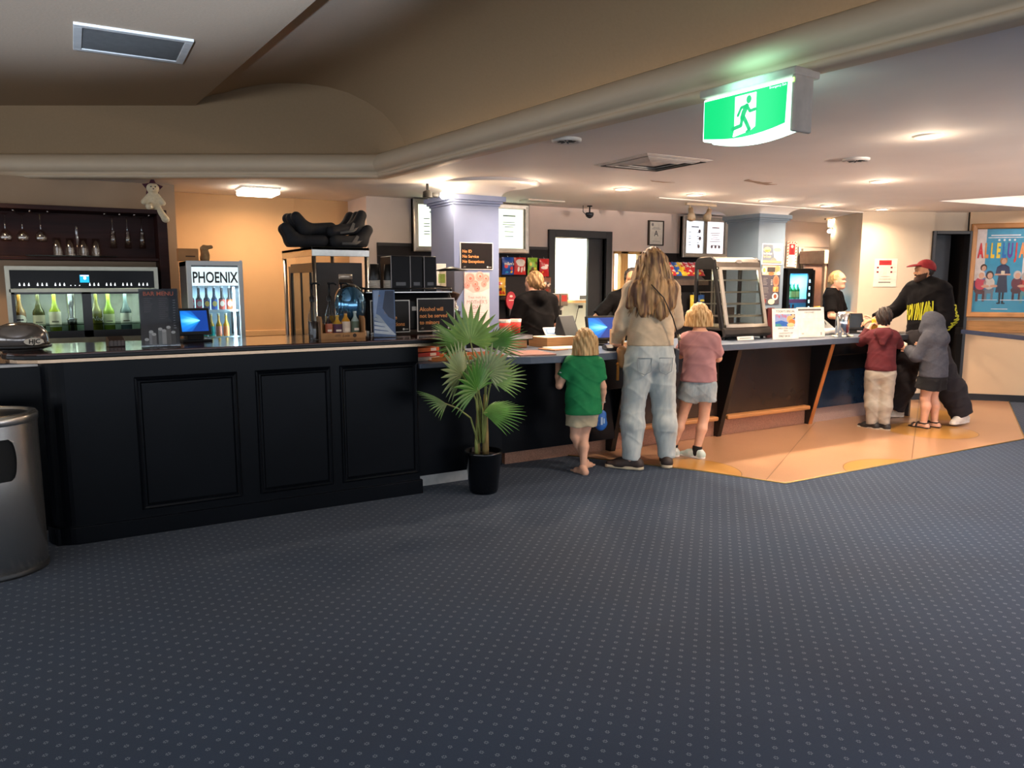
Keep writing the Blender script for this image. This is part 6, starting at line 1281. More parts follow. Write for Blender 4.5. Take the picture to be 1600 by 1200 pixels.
# hair helpers
def strands(P, roots, m, r=.006, n=7):
    """roots: list of polylines (already in local space)"""
    mb = MB()
    for pl in roots: mb.tube(pl, [r*(1-.75*(i/(len(pl)-1))**2) for i in range(len(pl))], 6)
    return mb
DENIM = M('#a7b0b2', .88, scale=1, stretch=(28,28,7), col2='#b9c0be'); 
SK1 = M('#d9a285', .55, var=.05, scale=30); SK2 = M('#e0ab8e', .55, var=.05, scale=30); SK3 = M('#c08a66', .55, var=.06, scale=30)
STRANDX = (70,70,4)
# ---- woman in the beige jacket
W = Person('woman with long streaked blonde hair, beige jacket and pale torn jeans', (3.93,4.62), 22, 1.75, .235, .185, .085, SK1,
    dict(sL=(-.16,-.01,1.405),sR=(.16,.0,1.405),eL=(-.235,.03,1.15),wL=(-.2,.235,.975),eR=(.235,.07,1.16),wR=(.16,.31,1.06),
         aL=(-.155,-.06,.08),aR=(.16,.0,.08),kL=(-.125,.02,.48),kR=(.135,.03,.48),fL=-62,fR=14,hd=(.01,.03,1.625)), yaw=8, pitch=-4,
    hands=dict(L=dict(d=(.25,1,-.15),n=(0,0,-1),s=.175,side=-1,curl=.15), R=dict(d=(-.2,1,.1),n=(-.3,0,-1),s=.175,side=1,curl=.3)))
JK = M('#cab497', .8, var=.1, scale=14, bump=.15)
W.garment('jacket', W.torso(.026)+W.arm('L',.017,lower=.95,cut=True)+W.arm('R',.017,lower=.95,cut=True)+[cap((0,-.02,1.45),(0,-.02,1.5),.07,.07,k=.03),cap((-.07,0,1.1),(-.075,0,.97),.105,.11,sq=.85,k=.04),cap((.07,0,1.1),(.075,0,.97),.105,.11,sq=.85,k=.04)], JK, [((0,0,.985),(0,0,-1)),((0,0,1.53),(0,0,1))], wr(.006,24))
W.garment('jumper_hem', [cap((-.065,0,.9),(-.065,0,1.05),.112,sq=.88,k=.05),cap((.065,0,.9),(.065,0,1.05),.112,sq=.88,k=.05)], M('#a8957d', .9, var=.06), [((0,0,.93),(0,0,-1)),((0,0,1.05),(0,0,1))], wr(.003,30))
J_ = W.leg('L',.014,bag=.014,cut=True)+W.leg('R',.014,bag=.014,cut=True)+W.hips(.018)+[cap((-.06,-.02,.87),(-.06,-.015,.95),.108,.105,k=.04),cap((.06,-.02,.87),(.06,-.015,.95),.108,.105,k=.04)]
def torn(V):
    x, y, z = V.T; n = np.sin(140*x+60*z)*np.sin(120*z+40*y); f = (y > .05)
    return (((np.abs(z-.5) < .07) & f & (n > -.3)) | ((np.abs(z-.62) < .03) & f & (n > .2)))
jn = W.garment('jeans', J_, [DENIM, M('#d9b39a', .8)], [((0,0,.985),(0,0,1))], wr(.007,21,.7), paint=lambda V: torn(V).astype(int))
mb = MB()
for sx in (-1,1):
    for k in range(7): a = V3(sx*.13-.06*sx+.02*k*sx, .085-.004*abs(k-3), .5+.03*(k%2)); mb.tube([a, a+V3(-.01*sx,.015,-.03), a+V3(.0,.02,-.06)], .004, 5)
mb.build('frayed_threads', M('#dcdcd4', .9), jn)
mb = MB()
for x in (-.085,.085):
    c = [(x-.055,.0,.895),(x+.055,0,.895),(x+.05,0,.79),(x,0,.765),(x-.05,0,.79)]; y_ = -.136
    mb.tube([(a,y_+.0-(.0 if abs(a) > .1 else .004),b_) for a,_,b_ in c+[c[0]]], .0035, 5)
mb.build('pocket_stitching', M('#8d979b', .8), jn)
W.shoes(M('#3a2c26', .6), M('#cdbb9c', .6), .28, lace=M('#b9a98c', .7))
HB = M('#5a3924', .55, stretch=(30,30,2.5), scale=1., col2='#bf9562')
q = W.head; hp = [el(q((0,-.07,.14)),[.335*.235,.41*.235,.40*.235],W.HM,.02), cap(q((-.05,-.3,.1)),(-.03,-.09,1.36),.085,.08,k=.04), cap(q((-.28,-.1,.05)),(-.13,-.03,1.4),.06,.075,k=.04), cap(q((.26,-.1,.05)),(.11,-.03,1.42),.06,.075,k=.04),
    cap((-.1,-.1,1.42),(-.1,-.125,1.26),.08,.05,k=.04,sq=.6), cap((.05,-.1,1.42),(.04,-.125,1.24),.09,.055,k=.04,sq=.6), cap((-.15,-.06,1.42),(-.19,-.06,1.3),.06,.035,k=.03), cap((.13,-.08,1.42),(.13,-.11,1.3),.06,.035,k=.03)]
def hairwave(P, a, f): 
    hx, hy, hz = P.J['hd']; return lambda x, y, z: a*np.sin(f*np.arctan2(x-hx+.03*np.sin(14*(z-hz)), -(y-hy)+.12)+2.5*np.sin(9*(z-hz)))+a*.5*np.sin(2.3*f*np.arctan2(x-hx, -(y-hy)+.12)+1+2*np.sin(17*(z-hz)))
hr = W.garment('hair', hp, HB, [(q((0,.2,0)),tuple(np.array(W.HM@Vector((0,1,0)))))], hairwave(W,.0035,26), res=.005)
mb = MB(); rr = random.Random(4)
for i in range(230):
    t = rr.uniform(-1.25,1.25); top = q((.3*math.sin(t),-.07-.36*math.cos(t),rr.uniform(.0,.42))); ex = .2*math.sin(t)*rr.uniform(.6,1.05)-.02; ez = rr.uniform(1.2,1.36); pts = []
    for k in range(8):
        u = k/7; x = top[0]*(1-u)+ex*u+.012*math.sin(9*u+i)*u; y = top[1]*(1-u)+(-.125+.05*abs(math.sin(t)))*u-.035*math.sin(math.pi*u); z = top[2]*(1-u)+ez*u; pts.append((x,y-.004,z))
    mb.tube(pts, [.004,.006,.0065,.0065,.006,.005,.004,.0015], 5)
mb.build('loose_locks', M('#5e3e28', .5, stretch=(26,26,2.), scale=1., col2='#d2ab76'), hr)
# bags the woman carries
t = thing('shoulder_bag', 'tan shoulder bag with an orange tassel at the left hip of the woman', 'bag', (3.93,4.62,0), -R(22)); sdf_obj('pouch', [cap((-.205,.08,.83),(-.2,.09,.93),.035,.045,sq=1.3)], .007, M('#a97c52', .6), t); mb = MB(); mb.tube([(-.19,.12,.95),(-.2,.1,1.1),(-.16,.05,1.3)], .008, 6); mb.build('strap', M('#8d6a48', .6), t)
mb = MB(); 
for k in range(9): mb.tube([(-.245+.004*(k%3),.06+.006*(k//3),.82),(-.25+.006*(k%3),.05+.009*(k//3),.7)], [.005,.004], 5)
mb.ell((-.243,.066,.83), .014, 8, 6); mb.build('tassel', M('#b9762a', .8), t)
t = thing('crossbody_purse', 'black crossbody purse with a thin strap at the right hip of the woman', 'bag', (3.93,4.62,0), -R(22)); mb = MB(); mb.prism([(.19,.75),(.235,.76),(.24,.95),(.2,.96)], -.02, .16, 'y'); mb.build('purse_body', M('#17151a', .45), t, bev=.01); mb = MB(); mb.tube([(-.06,-.175,1.46),(.04,-.178,1.36),(.12,-.176,1.2),(.17,-.165,1.06),(.215,-.06,.96)], .008, 6, flat=.5); mb.build('strap', M('#141214', .5), t); mb = MB(); mb.tube([(.168,-.17,1.08),(.178,-.168,1.03)], .012, 8); mb.build('buckle', M('#b0a48c', .3, 1.), t)
# ---- child in the green shirt
G = Person('barefoot child with a blonde bob in a green shirt and pale shorts', (3.36,4.72), 20, 1.12, .2, .115, .055, SK2,
    dict(sL=(-.105,.0,.86),sR=(.1,-.01,.855),eL=(-.185,.02,.69),wL=(-.165,.16,.875),eR=(.15,-.02,.68),wR=(.165,.04,.55),hL=(-.055,0,.5),hR=(.055,0,.5),kL=(-.055,.03,.285),kR=(.015,.02,.285),aL=(.055,.11,.055),aR=(-.005,-.04,.05),fL=40,fR=-20,hd=(.01,.03,1.025)), child=True, yaw=-6, pitch=-3, b=1.0, feet='bare',
    hands=dict(L=dict(d=(.2,.9,.3),n=(.1,.3,-.9),s=.12,side=-1,curl=.5), R=dict(d=(0,.2,-1),n=(-1,.1,0),s=.12,side=1,curl=1.0)), lb=.82)
GS = M('#0f7a45', .85, var=.1, scale=14)
gt = G.garment('shirt', G.torso(.018)+[cap((-.03,0,.75),(-.045,-.005,.5),.08,.1,sq=.95,k=.05),cap((.03,0,.75),(.045,-.005,.5),.08,.1,sq=.9,k=.05)]+G.arm('L',.017,upto=.62,cut=True)+G.arm('R',.017,upto=.72,cut=True), GS, [((0,0,.47),(0,0,-1)),((0,0,.925),(0,0,1))], wr(.0055,30,.4))
mb = MB(); c = G.J['sL']*.5+G.J['eL']*.5+V3(-.042,-.028,0)
for k in range(3): mb.xf(Matrix.Translation(Vector(c+V3(.004*k,-.002,.02-.018*k)))@Matrix.Rotation(R(-50),4,'Z')).poly([(-.014,0),(-.006,.006),(.012,.002),(.006,-.006)], 0)
mb.xf(None); mb.build('sleeve_print', M('#d9e6dc', .7), gt)
G.garment('shorts', G.leg('L',.018,upto=.55,cut=True,bag=.014)+G.leg('R',.018,upto=.55,cut=True,bag=.014)+[cap((-.035,0,.5),(-.035,0,.55),.082,k=.04),cap((.035,0,.5),(.035,0,.55),.082,k=.04)], M('#b9ab8e', .9, var=.08, scale=25), [((0,0,.485),(0,0,1))], wr(.003,40))
BOB = M('#a87c48', .55, stretch=(90,90,4), scale=1., col2='#dab983')
def bob(P, m, z0, w=1., a=.005):
    q = P.head; hh = P.hh; pr = [el(q((0,-.07,.13)),[.37*hh,.44*hh,.42*hh],P.HM,.02)]
    for t in range(-5, 6):
        an = t*.27; x = .34*math.sin(an)*w; y = -.06-.34*math.cos(an); pr.append(cap(q((x*.95,y*.9,.1)), q((x*1.2,y*1.02,z0)), .14*hh, .12*hh, k=.02))
    h = P.garment('hair', pr, m, [(q((0,.19,0)),tuple(np.array(P.HM@Vector((0,1,0))))), (q((0,0,z0+.02)),(0,0,-1))], hairwave(P,a*.55,30), res=.0045)
    mb = MB(); rr = random.Random(int(z0*100)+7)
    for i in range(170):
        an = rr.uniform(-1.5,1.5); r0 = rr.uniform(.02,.9); top = q((.3*math.sin(an)*r0,-.06-.36*math.cos(an)*r0,.13+.4*math.sqrt(1-.8*r0*r0))); e_ = q((.43*math.sin(an)*w,-.06-.42*math.cos(an),z0+.07+rr.uniform(-.02,.05))); m_ = q((.44*math.sin(an)*w,-.07-.47*math.cos(an),.12)); pts = []
        for k in range(8): u = k/7; p_ = np.array(top)*(1-u)**2+2*np.array(m_)*u*(1-u)+np.array(e_)*u*u; pts.append(tuple(p_+V3(.004*math.sin(6*u+i)*u,0,0)))
        mb.tube(pts, [.002,.004,.0045,.0045,.0045,.004,.0035,.002], 5)
    mb.build('loose_locks', m, h); return h
bob(G, BOB, -.52, 1.1)
mb = MB(); w_ = G.J['wR']; mb.lathe([(.022,-.006),(.026,0),(.022,.006)], tuple(w_+V3(0,0,.015)), 14); mb.lathe([(.023,-.005),(.027,0),(.023,.005)], tuple(w_+V3(0.001,0,.0)), 14); mb.build('bracelet', M('#c9bfae', .4), G.o)
t = thing('blue_pouch', 'small blue drink pouch held in the right hand of the green shirt child', 'pouch', (3.36,4.72,0), -R(20)); sdf_obj('pouch_body', [cap((.165,.06,.37),(.165,.055,.44),.05,.04,sq=.55)], .005, M('#2a63b0', .4, var=.2, scale=20), t, disp=wr(.002,50)); mb = MB(); mb.xf(Matrix.Translation((.165,.03,.4))).rect(-.012,.004,-.03,.03,-.002).rect(.01,.02,-.02,.02,-.002); mb.xf(None); mb.build('print', M('#a9c0da', .5), t); mb = MB(); mb.tube([(.165,.055,.475),(.165,.06,.5)], .008, 6); mb.build('neck_strap', M('#1d3a70', .5), t)
# ---- child in the pink shirt
K = Person('child with a blonde bob in pink shirt, denim shorts and white trainers', (4.5,4.66), 40, 1.31, .215, .125, .065, SK2,
    dict(sL=(-.105,.02,1.0),sR=(.105,.0,1.0),eL=(-.15,.13,.86),wL=(-.08,.3,.96),eR=(.16,.1,.84),wR=(.09,.3,.96),aL=(-.2,.03,.06),aR=(.0,-.02,.06),kL=(-.125,.05,.34),kR=(.055,.03,.34),fL=-40,fR=-62,hd=(-.01,.07,1.195)), child=True, yaw=4, pitch=-8,
    hands=dict(L=dict(d=(.3,1,.0),n=(0,0,-1),s=.13,side=-1,curl=.3), R=dict(d=(-.3,1,0),n=(0,0,-1),s=.13,side=1,curl=.3)), lb=.85)
K.garment('shirt', K.torso(.016)+[cap((-.03,0,.85),(-.045,-.005,.66),.078,.1,sq=.95,k=.05),cap((.03,0,.85),(.045,-.005,.66),.078,.1,sq=.9,k=.05)]+K.arm('L',.017,upto=.75,cut=True)+K.arm('R',.017,upto=.75,cut=True), M('#a8797a', .88, var=.07, scale=14), [((0,0,.655),(0,0,-1)),((0,0,1.075),(0,0,1))], wr(.005,27,1.7))
ks = K.garment('denim_shorts', K.leg('L',.018,upto=.42,cut=True,bag=.016)+K.leg('R',.018,upto=.42,cut=True,bag=.016)+[cap((-.04,0,.58),(-.04,0,.68),.088,k=.04),cap((.04,0,.58),(.04,0,.68),.088,k=.04)], M('#8f9ca2', .88, col2='#a9b2b4', scale=1, stretch=(30,30,10)), [((0,0,.672),(0,0,1))], wr(.004,34))
K.shoes(M('#d9dcd6', .6, col2='#b9d0c8', scale=20), M('#e6e4de', .5), .21, sock=M('#141214', .9), lace=M('#eef0ec', .6))
bob(K, BOB, -.42, 1.12)
# ---- child in the maroon hoodie
B = Person('boy with short dark hair in a maroon hoodie and beige joggers', (6.98,4.68), 52, 1.23, .205, .12, .06, SK2,
    dict(sL=(-.1,.0,.94),sR=(.1,.0,.94),eL=(-.19,.1,.87),wL=(-.12,.2,1.0),eR=(.16,.12,.86),wR=(.05,.21,.97),fL=-62,fR=-50,aL=(-.045,.0,.055),aR=(.06,-.01,.055),kL=(-.06,.02,.32),kR=(.06,.02,.32),hd=(.0,.05,1.125)), child=True, yaw=-8, pitch=-4,
    hands=dict(L=dict(d=(.4,.3,.8),n=(.8,.2,-.3),s=.125,side=1,curl=.7), R=dict(d=(-.5,.3,.7),n=(-.8,.2,-.3),s=.125,side=-1,curl=.7)))
MR = M('#54161e', .9, var=.1, scale=18)
B.garment('hoodie', B.torso(.016)+[cap((-.03,0,.78),(-.04,-.005,.62),.078,.1,sq=.95,k=.05),cap((.03,0,.78),(.04,-.005,.62),.078,.1,sq=.9,k=.05)]+B.arm('L',.015,lower=.85,cut=True)+B.arm('R',.015,lower=.85,cut=True)+[cap((-.05,-.085,.985),(.05,-.085,.985),.035,k=.03), cap((-.04,-.1,.97),(0,-.115,.88),.03,.02,k=.03), cap((.04,-.1,.97),(0,-.115,.88),.03,.02,k=.03)], MR, [((0,0,.6),(0,0,-1)),((0,0,1.03),(0,0,1))], wr(.005,28,2.2))
B.garment('joggers', B.leg('L',.012,bag=.012,cut=True)+B.leg('R',.012,bag=.012,cut=True)+B.hips(.012)+[cap((-.035,0,.55),(-.035,0,.64),.075,k=.04),cap((.035,0,.55),(.035,0,.64),.075,k=.04)], M('#aaa294', .92, var=.07, scale=20), [((0,0,.615),(0,0,1))], wr(.005,27,.3))
B.shoes(M('#2a2523', .6), M('#c9bfae', .6), .2, lace=M('#5a524c', .7))
DH = M('#1a1210', .6, stretch=(60,60,8), scale=1., col2='#33241c')
def crop(P, m, low=-.28, a=.004, s=1.):
    q = P.head; hh = P.hh; return P.garment('hair', [el(q((0,-.08,.14)),[.35*hh*s,.425*hh*s,.40*hh*s],P.HM,.02), cap(q((0,-.3,.0)),q((0,-.28,low)),.2*hh,.11*hh,k=.03), cap(q((-.2,-.16,.05)),q((-.18,-.2,low*.7)),.14*hh,.09*hh,k=.03), cap(q((.2,-.16,.05)),q((.18,-.2,low*.7)),.14*hh,.09*hh,k=.03)], m, [(q((0,.24,.2)),tuple(np.array(P.HM@Vector((0,1,.35)))))], hairwave(P,a,30), res=.0045)
crop(B, DH, -.34)
t = thing('yellow_carton', 'yellow snack carton held up to the face by the maroon hoodie boy', 'carton', (6.98,4.68,0), -R(52)); mb = MB(); mb.prism([(-.09,.25),(.0,.24),(.0,.31),(-.09,.32)], .97, 1.1); mb.build('carton', M('#e0ac24', .5), t, bev=.004)
# ---- child in the grey hooded top
Hd = Person('boy with grey hood up, black shorts and sandals beside the man', (7.5,4.45), -4, 1.2, .2, .125, .06, SK2,
    dict(sL=(-.11,.02,.92),sR=(.11,.0,.92),eL=(-.16,.1,.73),wL=(-.05,.25,.8),eR=(.17,.12,.73),wR=(.03,.27,.79),fL=2,fR=-6,aL=(-.075,.02,.055),aR=(.06,-.02,.055),kL=(-.065,.03,.31),kR=(.065,.02,.31),hd=(-.01,.06,1.07)), child=True, yaw=-10, pitch=-14,
    hands=dict(L=dict(d=(.3,1,.2),n=(.8,0,.3),s=.125,side=1,curl=.6), R=dict(d=(-.3,1,.2),n=(-.8,0,.3),s=.125,side=-1,curl=.6)), feet='bare')
GH = M('#4d4f58', .95, var=.1, scale=60)
q = Hd.head; hh = Hd.hh
Hd.garment('hooded_top', Hd.torso(.028)+[cap((-.03,0,.75),(-.045,-.005,.56),.1,.115,sq=.95,k=.05),cap((.03,0,.75),(.045,-.005,.56),.1,.115,sq=.95,k=.05)]+Hd.arm('L',.024,lower=.86,cut=True)+Hd.arm('R',.024,lower=.86,cut=True)+[el(q((0,-.1,.1)),[.44*hh,.5*hh,.5*hh],Hd.HM,.03), cap(q((0,-.12,-.05)),(0,-.05,.92),.44*hh,.42*hh,k=.05), cap(q((0,.1,.1)),q((0,.1,-.3)),.4*hh,.34*hh,k=.04), el(q((0,.45,-.05)),[.26*hh,.3*hh,.4*hh],Hd.HM,.02,'s')], GH, [((0,0,.53),(0,0,-1))], wr(.005,26,3.1))
Hd.garment('hem_band', [cap((-.035,0,.5),(-.035,0,.56),.112,sq=.95,k=.04),cap((.035,0,.5),(.035,0,.56),.112,sq=.95,k=.04)], M('#23283a', .9), [((0,0,.505),(0,0,-1)),((0,0,.545),(0,0,1))])
Hd.garment('shorts', Hd.leg('L',.022,upto=.62,cut=True,bag=.03)+Hd.leg('R',.022,upto=.62,cut=True,bag=.03)+[cap((-.035,0,.52),(.035,0,.52),.11,k=.04)], M('#100f12', .85, var=.1), [((0,0,.53),(0,0,1))], wr(.004,30))
for sd in 'LR':
    a = Hd.J['a'+sd]; f = V3(math.sin(R(Hd.J['f'+sd])), math.cos(R(Hd.J['f'+sd])), 0); r = V3(f[1],-f[0],0); g = V3(a[0],a[1],0); mb = MB(); L = .19; SD = M('#2a211c', .6)
    pts = [g-f*.06-r*.03, g-f*.06+r*.03, g+f*.02+r*.036, g+f*.11+r*.042, g+f*.15+r*.02, g+f*.15-r*.02, g+f*.11-r*.042, g+f*.02-r*.036]; mb.prism([tuple(p[:2]) for p in pts], .001, .016); sh = mb.build('sandal', SD, Hd.o, bev=.004)
    mb = MB()
    for u, z, w_ in ((.1,.045,.044),(.055,.06,.042)): c = g+f*u; mb.tube([c-r*w_+V3(0,0,.012), c-r*w_*.8+V3(0,0,z*.8), c+V3(0,0,z), c+r*w_*.8+V3(0,0,z*.8), c+r*w_+V3(0,0,.012)], .009, 6)
    c = g+V3(0,0,.055); mb.tube([c-f*.04-r*.0, c-f*.03+r*.032, c+f*.03+r*.03, c+f*.05, c+f*.03-r*.03, c-f*.03-r*.032, c-f*.04], .008, 6); mb.build('straps', M('#3a2e26', .7), sh)
t = thing('paper_cone', 'white paper wrapped snack held by the boy in the grey hood', 'snack', (7.5,4.45,0), -R(-4)); sdf_obj('wrapper', [cap((-.01,.3,.83),(-.02,.4,.86),.022,.035)], .005, M('#e6dcc8', .8), t, disp=wr(.003,70))
# ---- man in the black hoodie and red cap
Person.brow = M('#1c1410', .7)
D = Person('bearded man in a red cap and black hoodie with yellow lettering', (7.84,4.77), -74, 1.76, .24, .2, .095, SK3,
    dict(sL=(-.19,.0,1.43),sR=(.18,.03,1.43),eL=(-.29,-.02,1.15),wL=(-.2,.14,.95),eR=(.33,.12,1.21),wR=(.33,.4,1.1),hL=(-.1,0,.9),hR=(.1,0,.9),kL=(-.24,-.06,.5),kR=(.16,.12,.49),aL=(-.36,-.22,.1),aR=(.2,.16,.085),fL=-20,fR=22,hd=(.02,.06,1.635)), yaw=20, pitch=-6, face=1., b=1.02, beard=M('#3a2419', .85, var=.35, scale=160),
    hands=dict(R=dict(d=(.15,1,-.2),n=(0,0,-1),s=.185,side=-1,curl=.3), L=dict(d=(.2,.5,-.8),n=(.9,.3,0),s=.185,side=1,curl=.5)))
BH = M('#100e10', .9, var=.12, scale=20, spec=.15)
hd_ = D.garment('hoodie', D.torso(.042)+[cap((-.06,.0,1.1),(-.06,.0,.86),.13,.125,sq=.95,k=.06),cap((.06,.0,1.1),(.06,.0,.86),.13,.125,sq=.95,k=.06)]+D.arm('L',.038,lower=.9,cut=True)+D.arm('R',.034,lower=.9,cut=True)+[cap((-.09,-.08,1.48),(.09,-.08,1.48),.045,k=.04), cap((-.11,-.03,1.475),(-.03,.1,1.4),.035,.03,k=.04), cap((.11,-.03,1.475),(.05,.1,1.4),.035,.03,k=.04), cap((0,-.1,1.48),(0,-.14,1.36),.06,.04,k=.05)], BH, [((0,0,.83),(0,0,-1))], wr(.008,17,.9))
D.o.scale = (.97,)*3
def press(o, mb, name, m, dirv, off=.004, back=.5):
    dg = bpy.context.evaluated_depsgraph_get(); bv = BVHTree.FromObject(o, dg); d = Vector(dirv).normalized(); vs = []
    for p in mb.v:
        h_ = bv.ray_cast(Vector(p)-d*back, d); vs.append(tuple((h_[0] if h_[0] else Vector(p))-d*off))
    mb.v = vs; return mb.build(name, m, o)
YL = M('#b3b01e', .8, var=.15, scale=40)
mb = MB(); mb.xf(Matrix.Translation((0,.27,0))@Matrix.Rotation(R(180),4,'Z'))
for i, (ch, sx) in enumerate(zip('HOVINIAN', (.3,.3,.32,.4,.32,.4,.34,.32))):
    mb.text(ch, -.125+.041*i, 1.12+.003*i, .2+.006*i, 0, 'CENTER', .075, sx*.8, .12)
mb.xf(None); press(hd_, mb, 'chest_lettering', YL, (0,-1,0), .006, .02)
mb = MB(); a0 = D.J['sL']*.42+D.J['eL']*.58; a1 = D.J['eL']*.35+D.J['wL']*.65
dv = V3(.85,-.53,0)   # seen from the camera side of the left sleeve
for i, ch in enumerate('HOUNNAN'):
    c = a0+(a1-a0)*(i/6.5); 
    mb.xf(Matrix.Translation(Vector(c))@Matrix.Rotation(R(-122),4,'Z')@Matrix.Rotation(R(90),4,'Y')).text(ch, 0, -.06, .17, 0, 'CENTER', .07, .36)
mb.xf(None); press(hd_, mb, 'sleeve_lettering', YL, (math.cos(R(-32)),math.sin(R(-32))*-1,0), .006)
D.garment('trousers', D.leg('L',.03,bag=.045,cut=True)+D.leg('R',.03,bag=.045,cut=True)+[cap((-.05,0,.88),(-.05,0,.95),.15,k=.05),cap((.05,0,.88),(.05,0,.95),.15,k=.05)], M('#211c20', .9, var=.12, scale=18), disp=wr(.01,18,2.))
D.shoes(M('#dcd3c4', .6), M('#e9e3d8', .5), .29, lace=M('#f0ebe0', .6))
q = D.head; hh = D.hh
D.garment('hair', [el(q((0,-.055,.1)),[.328*hh,.4*hh,.37*hh],D.HM,.02)], DH, [(q((0,-.05,0)),tuple(np.array(D.HM@Vector((0,1,0))))), (q((0,-.2,-.2)),tuple(np.array(D.HM@Vector((0,.3,-1)))))], res=.005)
RDC = M('#8f1c22', .8, var=.12, scale=30)
cp = D.garment('cap', [el(q((0,-.07,.17)),[.36*hh,.43*hh,.40*hh],D.HM,.02)], RDC, [(q((0,-.07,.13)),tuple(np.array(D.HM@Vector((0,.18,-1)))))], res=.005)
D.garment('cap_peak', [el(q((0,.42,.2)),[.3*hh,.36*hh,.1*hh],D.HM @ Matrix.Rotation(R(-12),3,'X'),.02), el(q((0,.40,.12)),[.34*hh,.40*hh,.1*hh],D.HM @ Matrix.Rotation(R(-12),3,'X'),.01,'s')], RDC, res=.004, parent=cp)
# ---- servers
PO = M('#0d0b0c', .9, var=.12, scale=16, spec=.12)
def polo(P, z0, z1, up=.8, s=0): return P.garment('polo_shirt', P.torso(.018)+[cap((-.05,0,z0+.25),(-.055,0,z0),.11,.115,sq=.9,k=.05),cap((.05,0,z0+.25),(.055,0,z0),.11,.115,sq=.9,k=.05)]+P.arm('L',.019,upto=up,cut=True)+P.arm('R',.019,upto=up,cut=True)+[cap((0,-.03,z1-.03),(0,-.02,z1+.01),.075,.07,k=.03)], PO, [((0,0,z0),(0,0,-1)),((0,0,z1+.04),(0,0,1))], wr(.006,22,s))
S1 = Person('server with a low blonde bun and black polo shirt, back turned behind the counter', (3.9,6.26), 8, 1.58, .222, .175, .085, SK1,
    dict(sL=(-.165,.0,1.29),sR=(.16,.02,1.29),eL=(-.245,.02,1.07),wL=(-.38,-.2,1.07),eR=(.21,.1,1.07),wR=(.1,.3,1.08),hd=(-.02,.05,1.475)), yaw=-14, pitch=-14, b=.92,
    hands=dict(L=dict(d=(-.5,-.8,-.1),n=(.3,0,-1),s=.165,side=1,curl=.35), R=dict(d=(-.3,1,0),n=(0,0,-1),s=.165,side=1,curl=.4)))
polo(S1, .86, 1.36, .85, 1.)
S1.garment('trousers', S1.leg('L',.012,bag=.01,cut=True)+S1.leg('R',.012,bag=.01,cut=True), M('#141214', .9)); S1.shoes(M('#151315', .6), M('#2a2828', .6), .26)
BL = M('#765535', .55, stretch=(70,70,6), scale=1., col2='#ab8658')
def updo(P, m, bun=None):
    q = P.head; hh = P.hh; h = P.garment('hair', [el(q((0,-.08,.14)),[.345*hh,.42*hh,.395*hh],P.HM,.02), cap(q((0,-.3,.05)),q((0,-.3,-.14)),.19*hh,.12*hh,k=.03), cap(q((-.24,-.1,.05)),q((-.22,-.14,-.08)),.1*hh,.07*hh,k=.03), cap(q((.24,-.1,.05)),q((.22,-.14,-.08)),.1*hh,.07*hh,k=.03)], m, [(q((0,.2,.2)),tuple(np.array(P.HM@Vector((0,1,.25)))))], hairwave(P,.003,30), res=.0045)
    if bun: P.garment('hair_bun', [el(q(bun),[.16*hh,.13*hh,.14*hh],P.HM,.01)], m, disp=lambda x,y,z: .004*np.sin(160*x+90*z)*np.sin(120*z), res=.004, parent=h)
    return h
updo(S1, BL, (.12,-.47,-.02))
S2 = Person('dark haired server in a black polo shirt mostly hidden behind the woman', (5.12,6.38), 215, 1.63, .225, .18, .085, SK3,
    dict(sL=(-.165,.0,1.3),sR=(.165,.0,1.3),eR=(.34,.03,1.1),wR=(.2,.2,1.0),eL=(-.25,.04,1.08),wL=(-.12,.24,1.0),hd=(-.03,.04,1.5)), yaw=10, face=.2,
    hands=dict(L=dict(d=(.2,1,-.1),n=(0,0,-1),s=.17,side=-1,curl=.3), R=dict(d=(-.2,1,-.1),n=(0,0,-1),s=.17,side=1,curl=.3)))
polo(S2, .86, 1.38, .9, 2.)
S2.garment('trousers', S2.leg('L',.012,bag=.01,cut=True)+S2.leg('R',.012,bag=.01,cut=True), M('#141214', .9)); S2.shoes(M('#151315', .6), M('#2a2828', .6), .26)
q = S2.head; hh = S2.hh; S2.garment('hair', [el(q((0,-.08,.17)),[.4*hh,.44*hh,.42*hh],S2.HM,.02), cap(q((-.26,-.1,.05)),q((-.28,-.1,-.1)),.13*hh,.1*hh), cap(q((.26,-.1,.05)),q((.28,-.1,-.1)),.13*hh,.1*hh)], DH, [(q((0,.2,.25)),tuple(np.array(S2.HM@Vector((0,1,.1)))))], lambda x,y,z: .008*np.sin(110*x)*np.sin(105*y+1)*np.sin(100*z), res=.0055)
S3 = Person('blonde server in black polo shirt looking right by the popcorn machine', (8.2,6.2), 160, 1.6, .225, .175, .085, SK2,
    dict(sL=(-.155,.0,1.3),sR=(.155,.0,1.3),eR=(.23,.06,1.07),wR=(.16,.3,1.04),eL=(-.24,.06,1.07),wL=(-.14,.3,1.06),hd=(.0,.05,1.5)), yaw=6, pitch=-4, face=.6,
    hands=dict(L=dict(d=(.2,1,.1),n=(0,0,-1),s=.165,side=-1,curl=.3), R=dict(d=(-.1,1,.1),n=(0,0,-1),s=.165,side=1,curl=.3)))
polo(S3, .86, 1.37, .8, 3.)
S3.garment('trousers', S3.leg('L',.012,bag=.01,cut=True)+S3.leg('R',.012,bag=.01,cut=True), M('#141214', .9)); S3.shoes(M('#151315', .6), M('#2a2828', .6), .26)
q = S3.head; mb = MB(); mb.tube([q((-.075,.325,-.243)), q((0,.34,-.24)), q((.075,.325,-.243))], [.008*S3.hh,.016*S3.hh,.008*S3.hh], 6); mb.build('lips', M('#b5655c', .5), S3.o)
updo(S3, M('#b08a54', .5, stretch=(70,70,6), scale=1., col2='#dcbd88'), (0,-.46,.0))
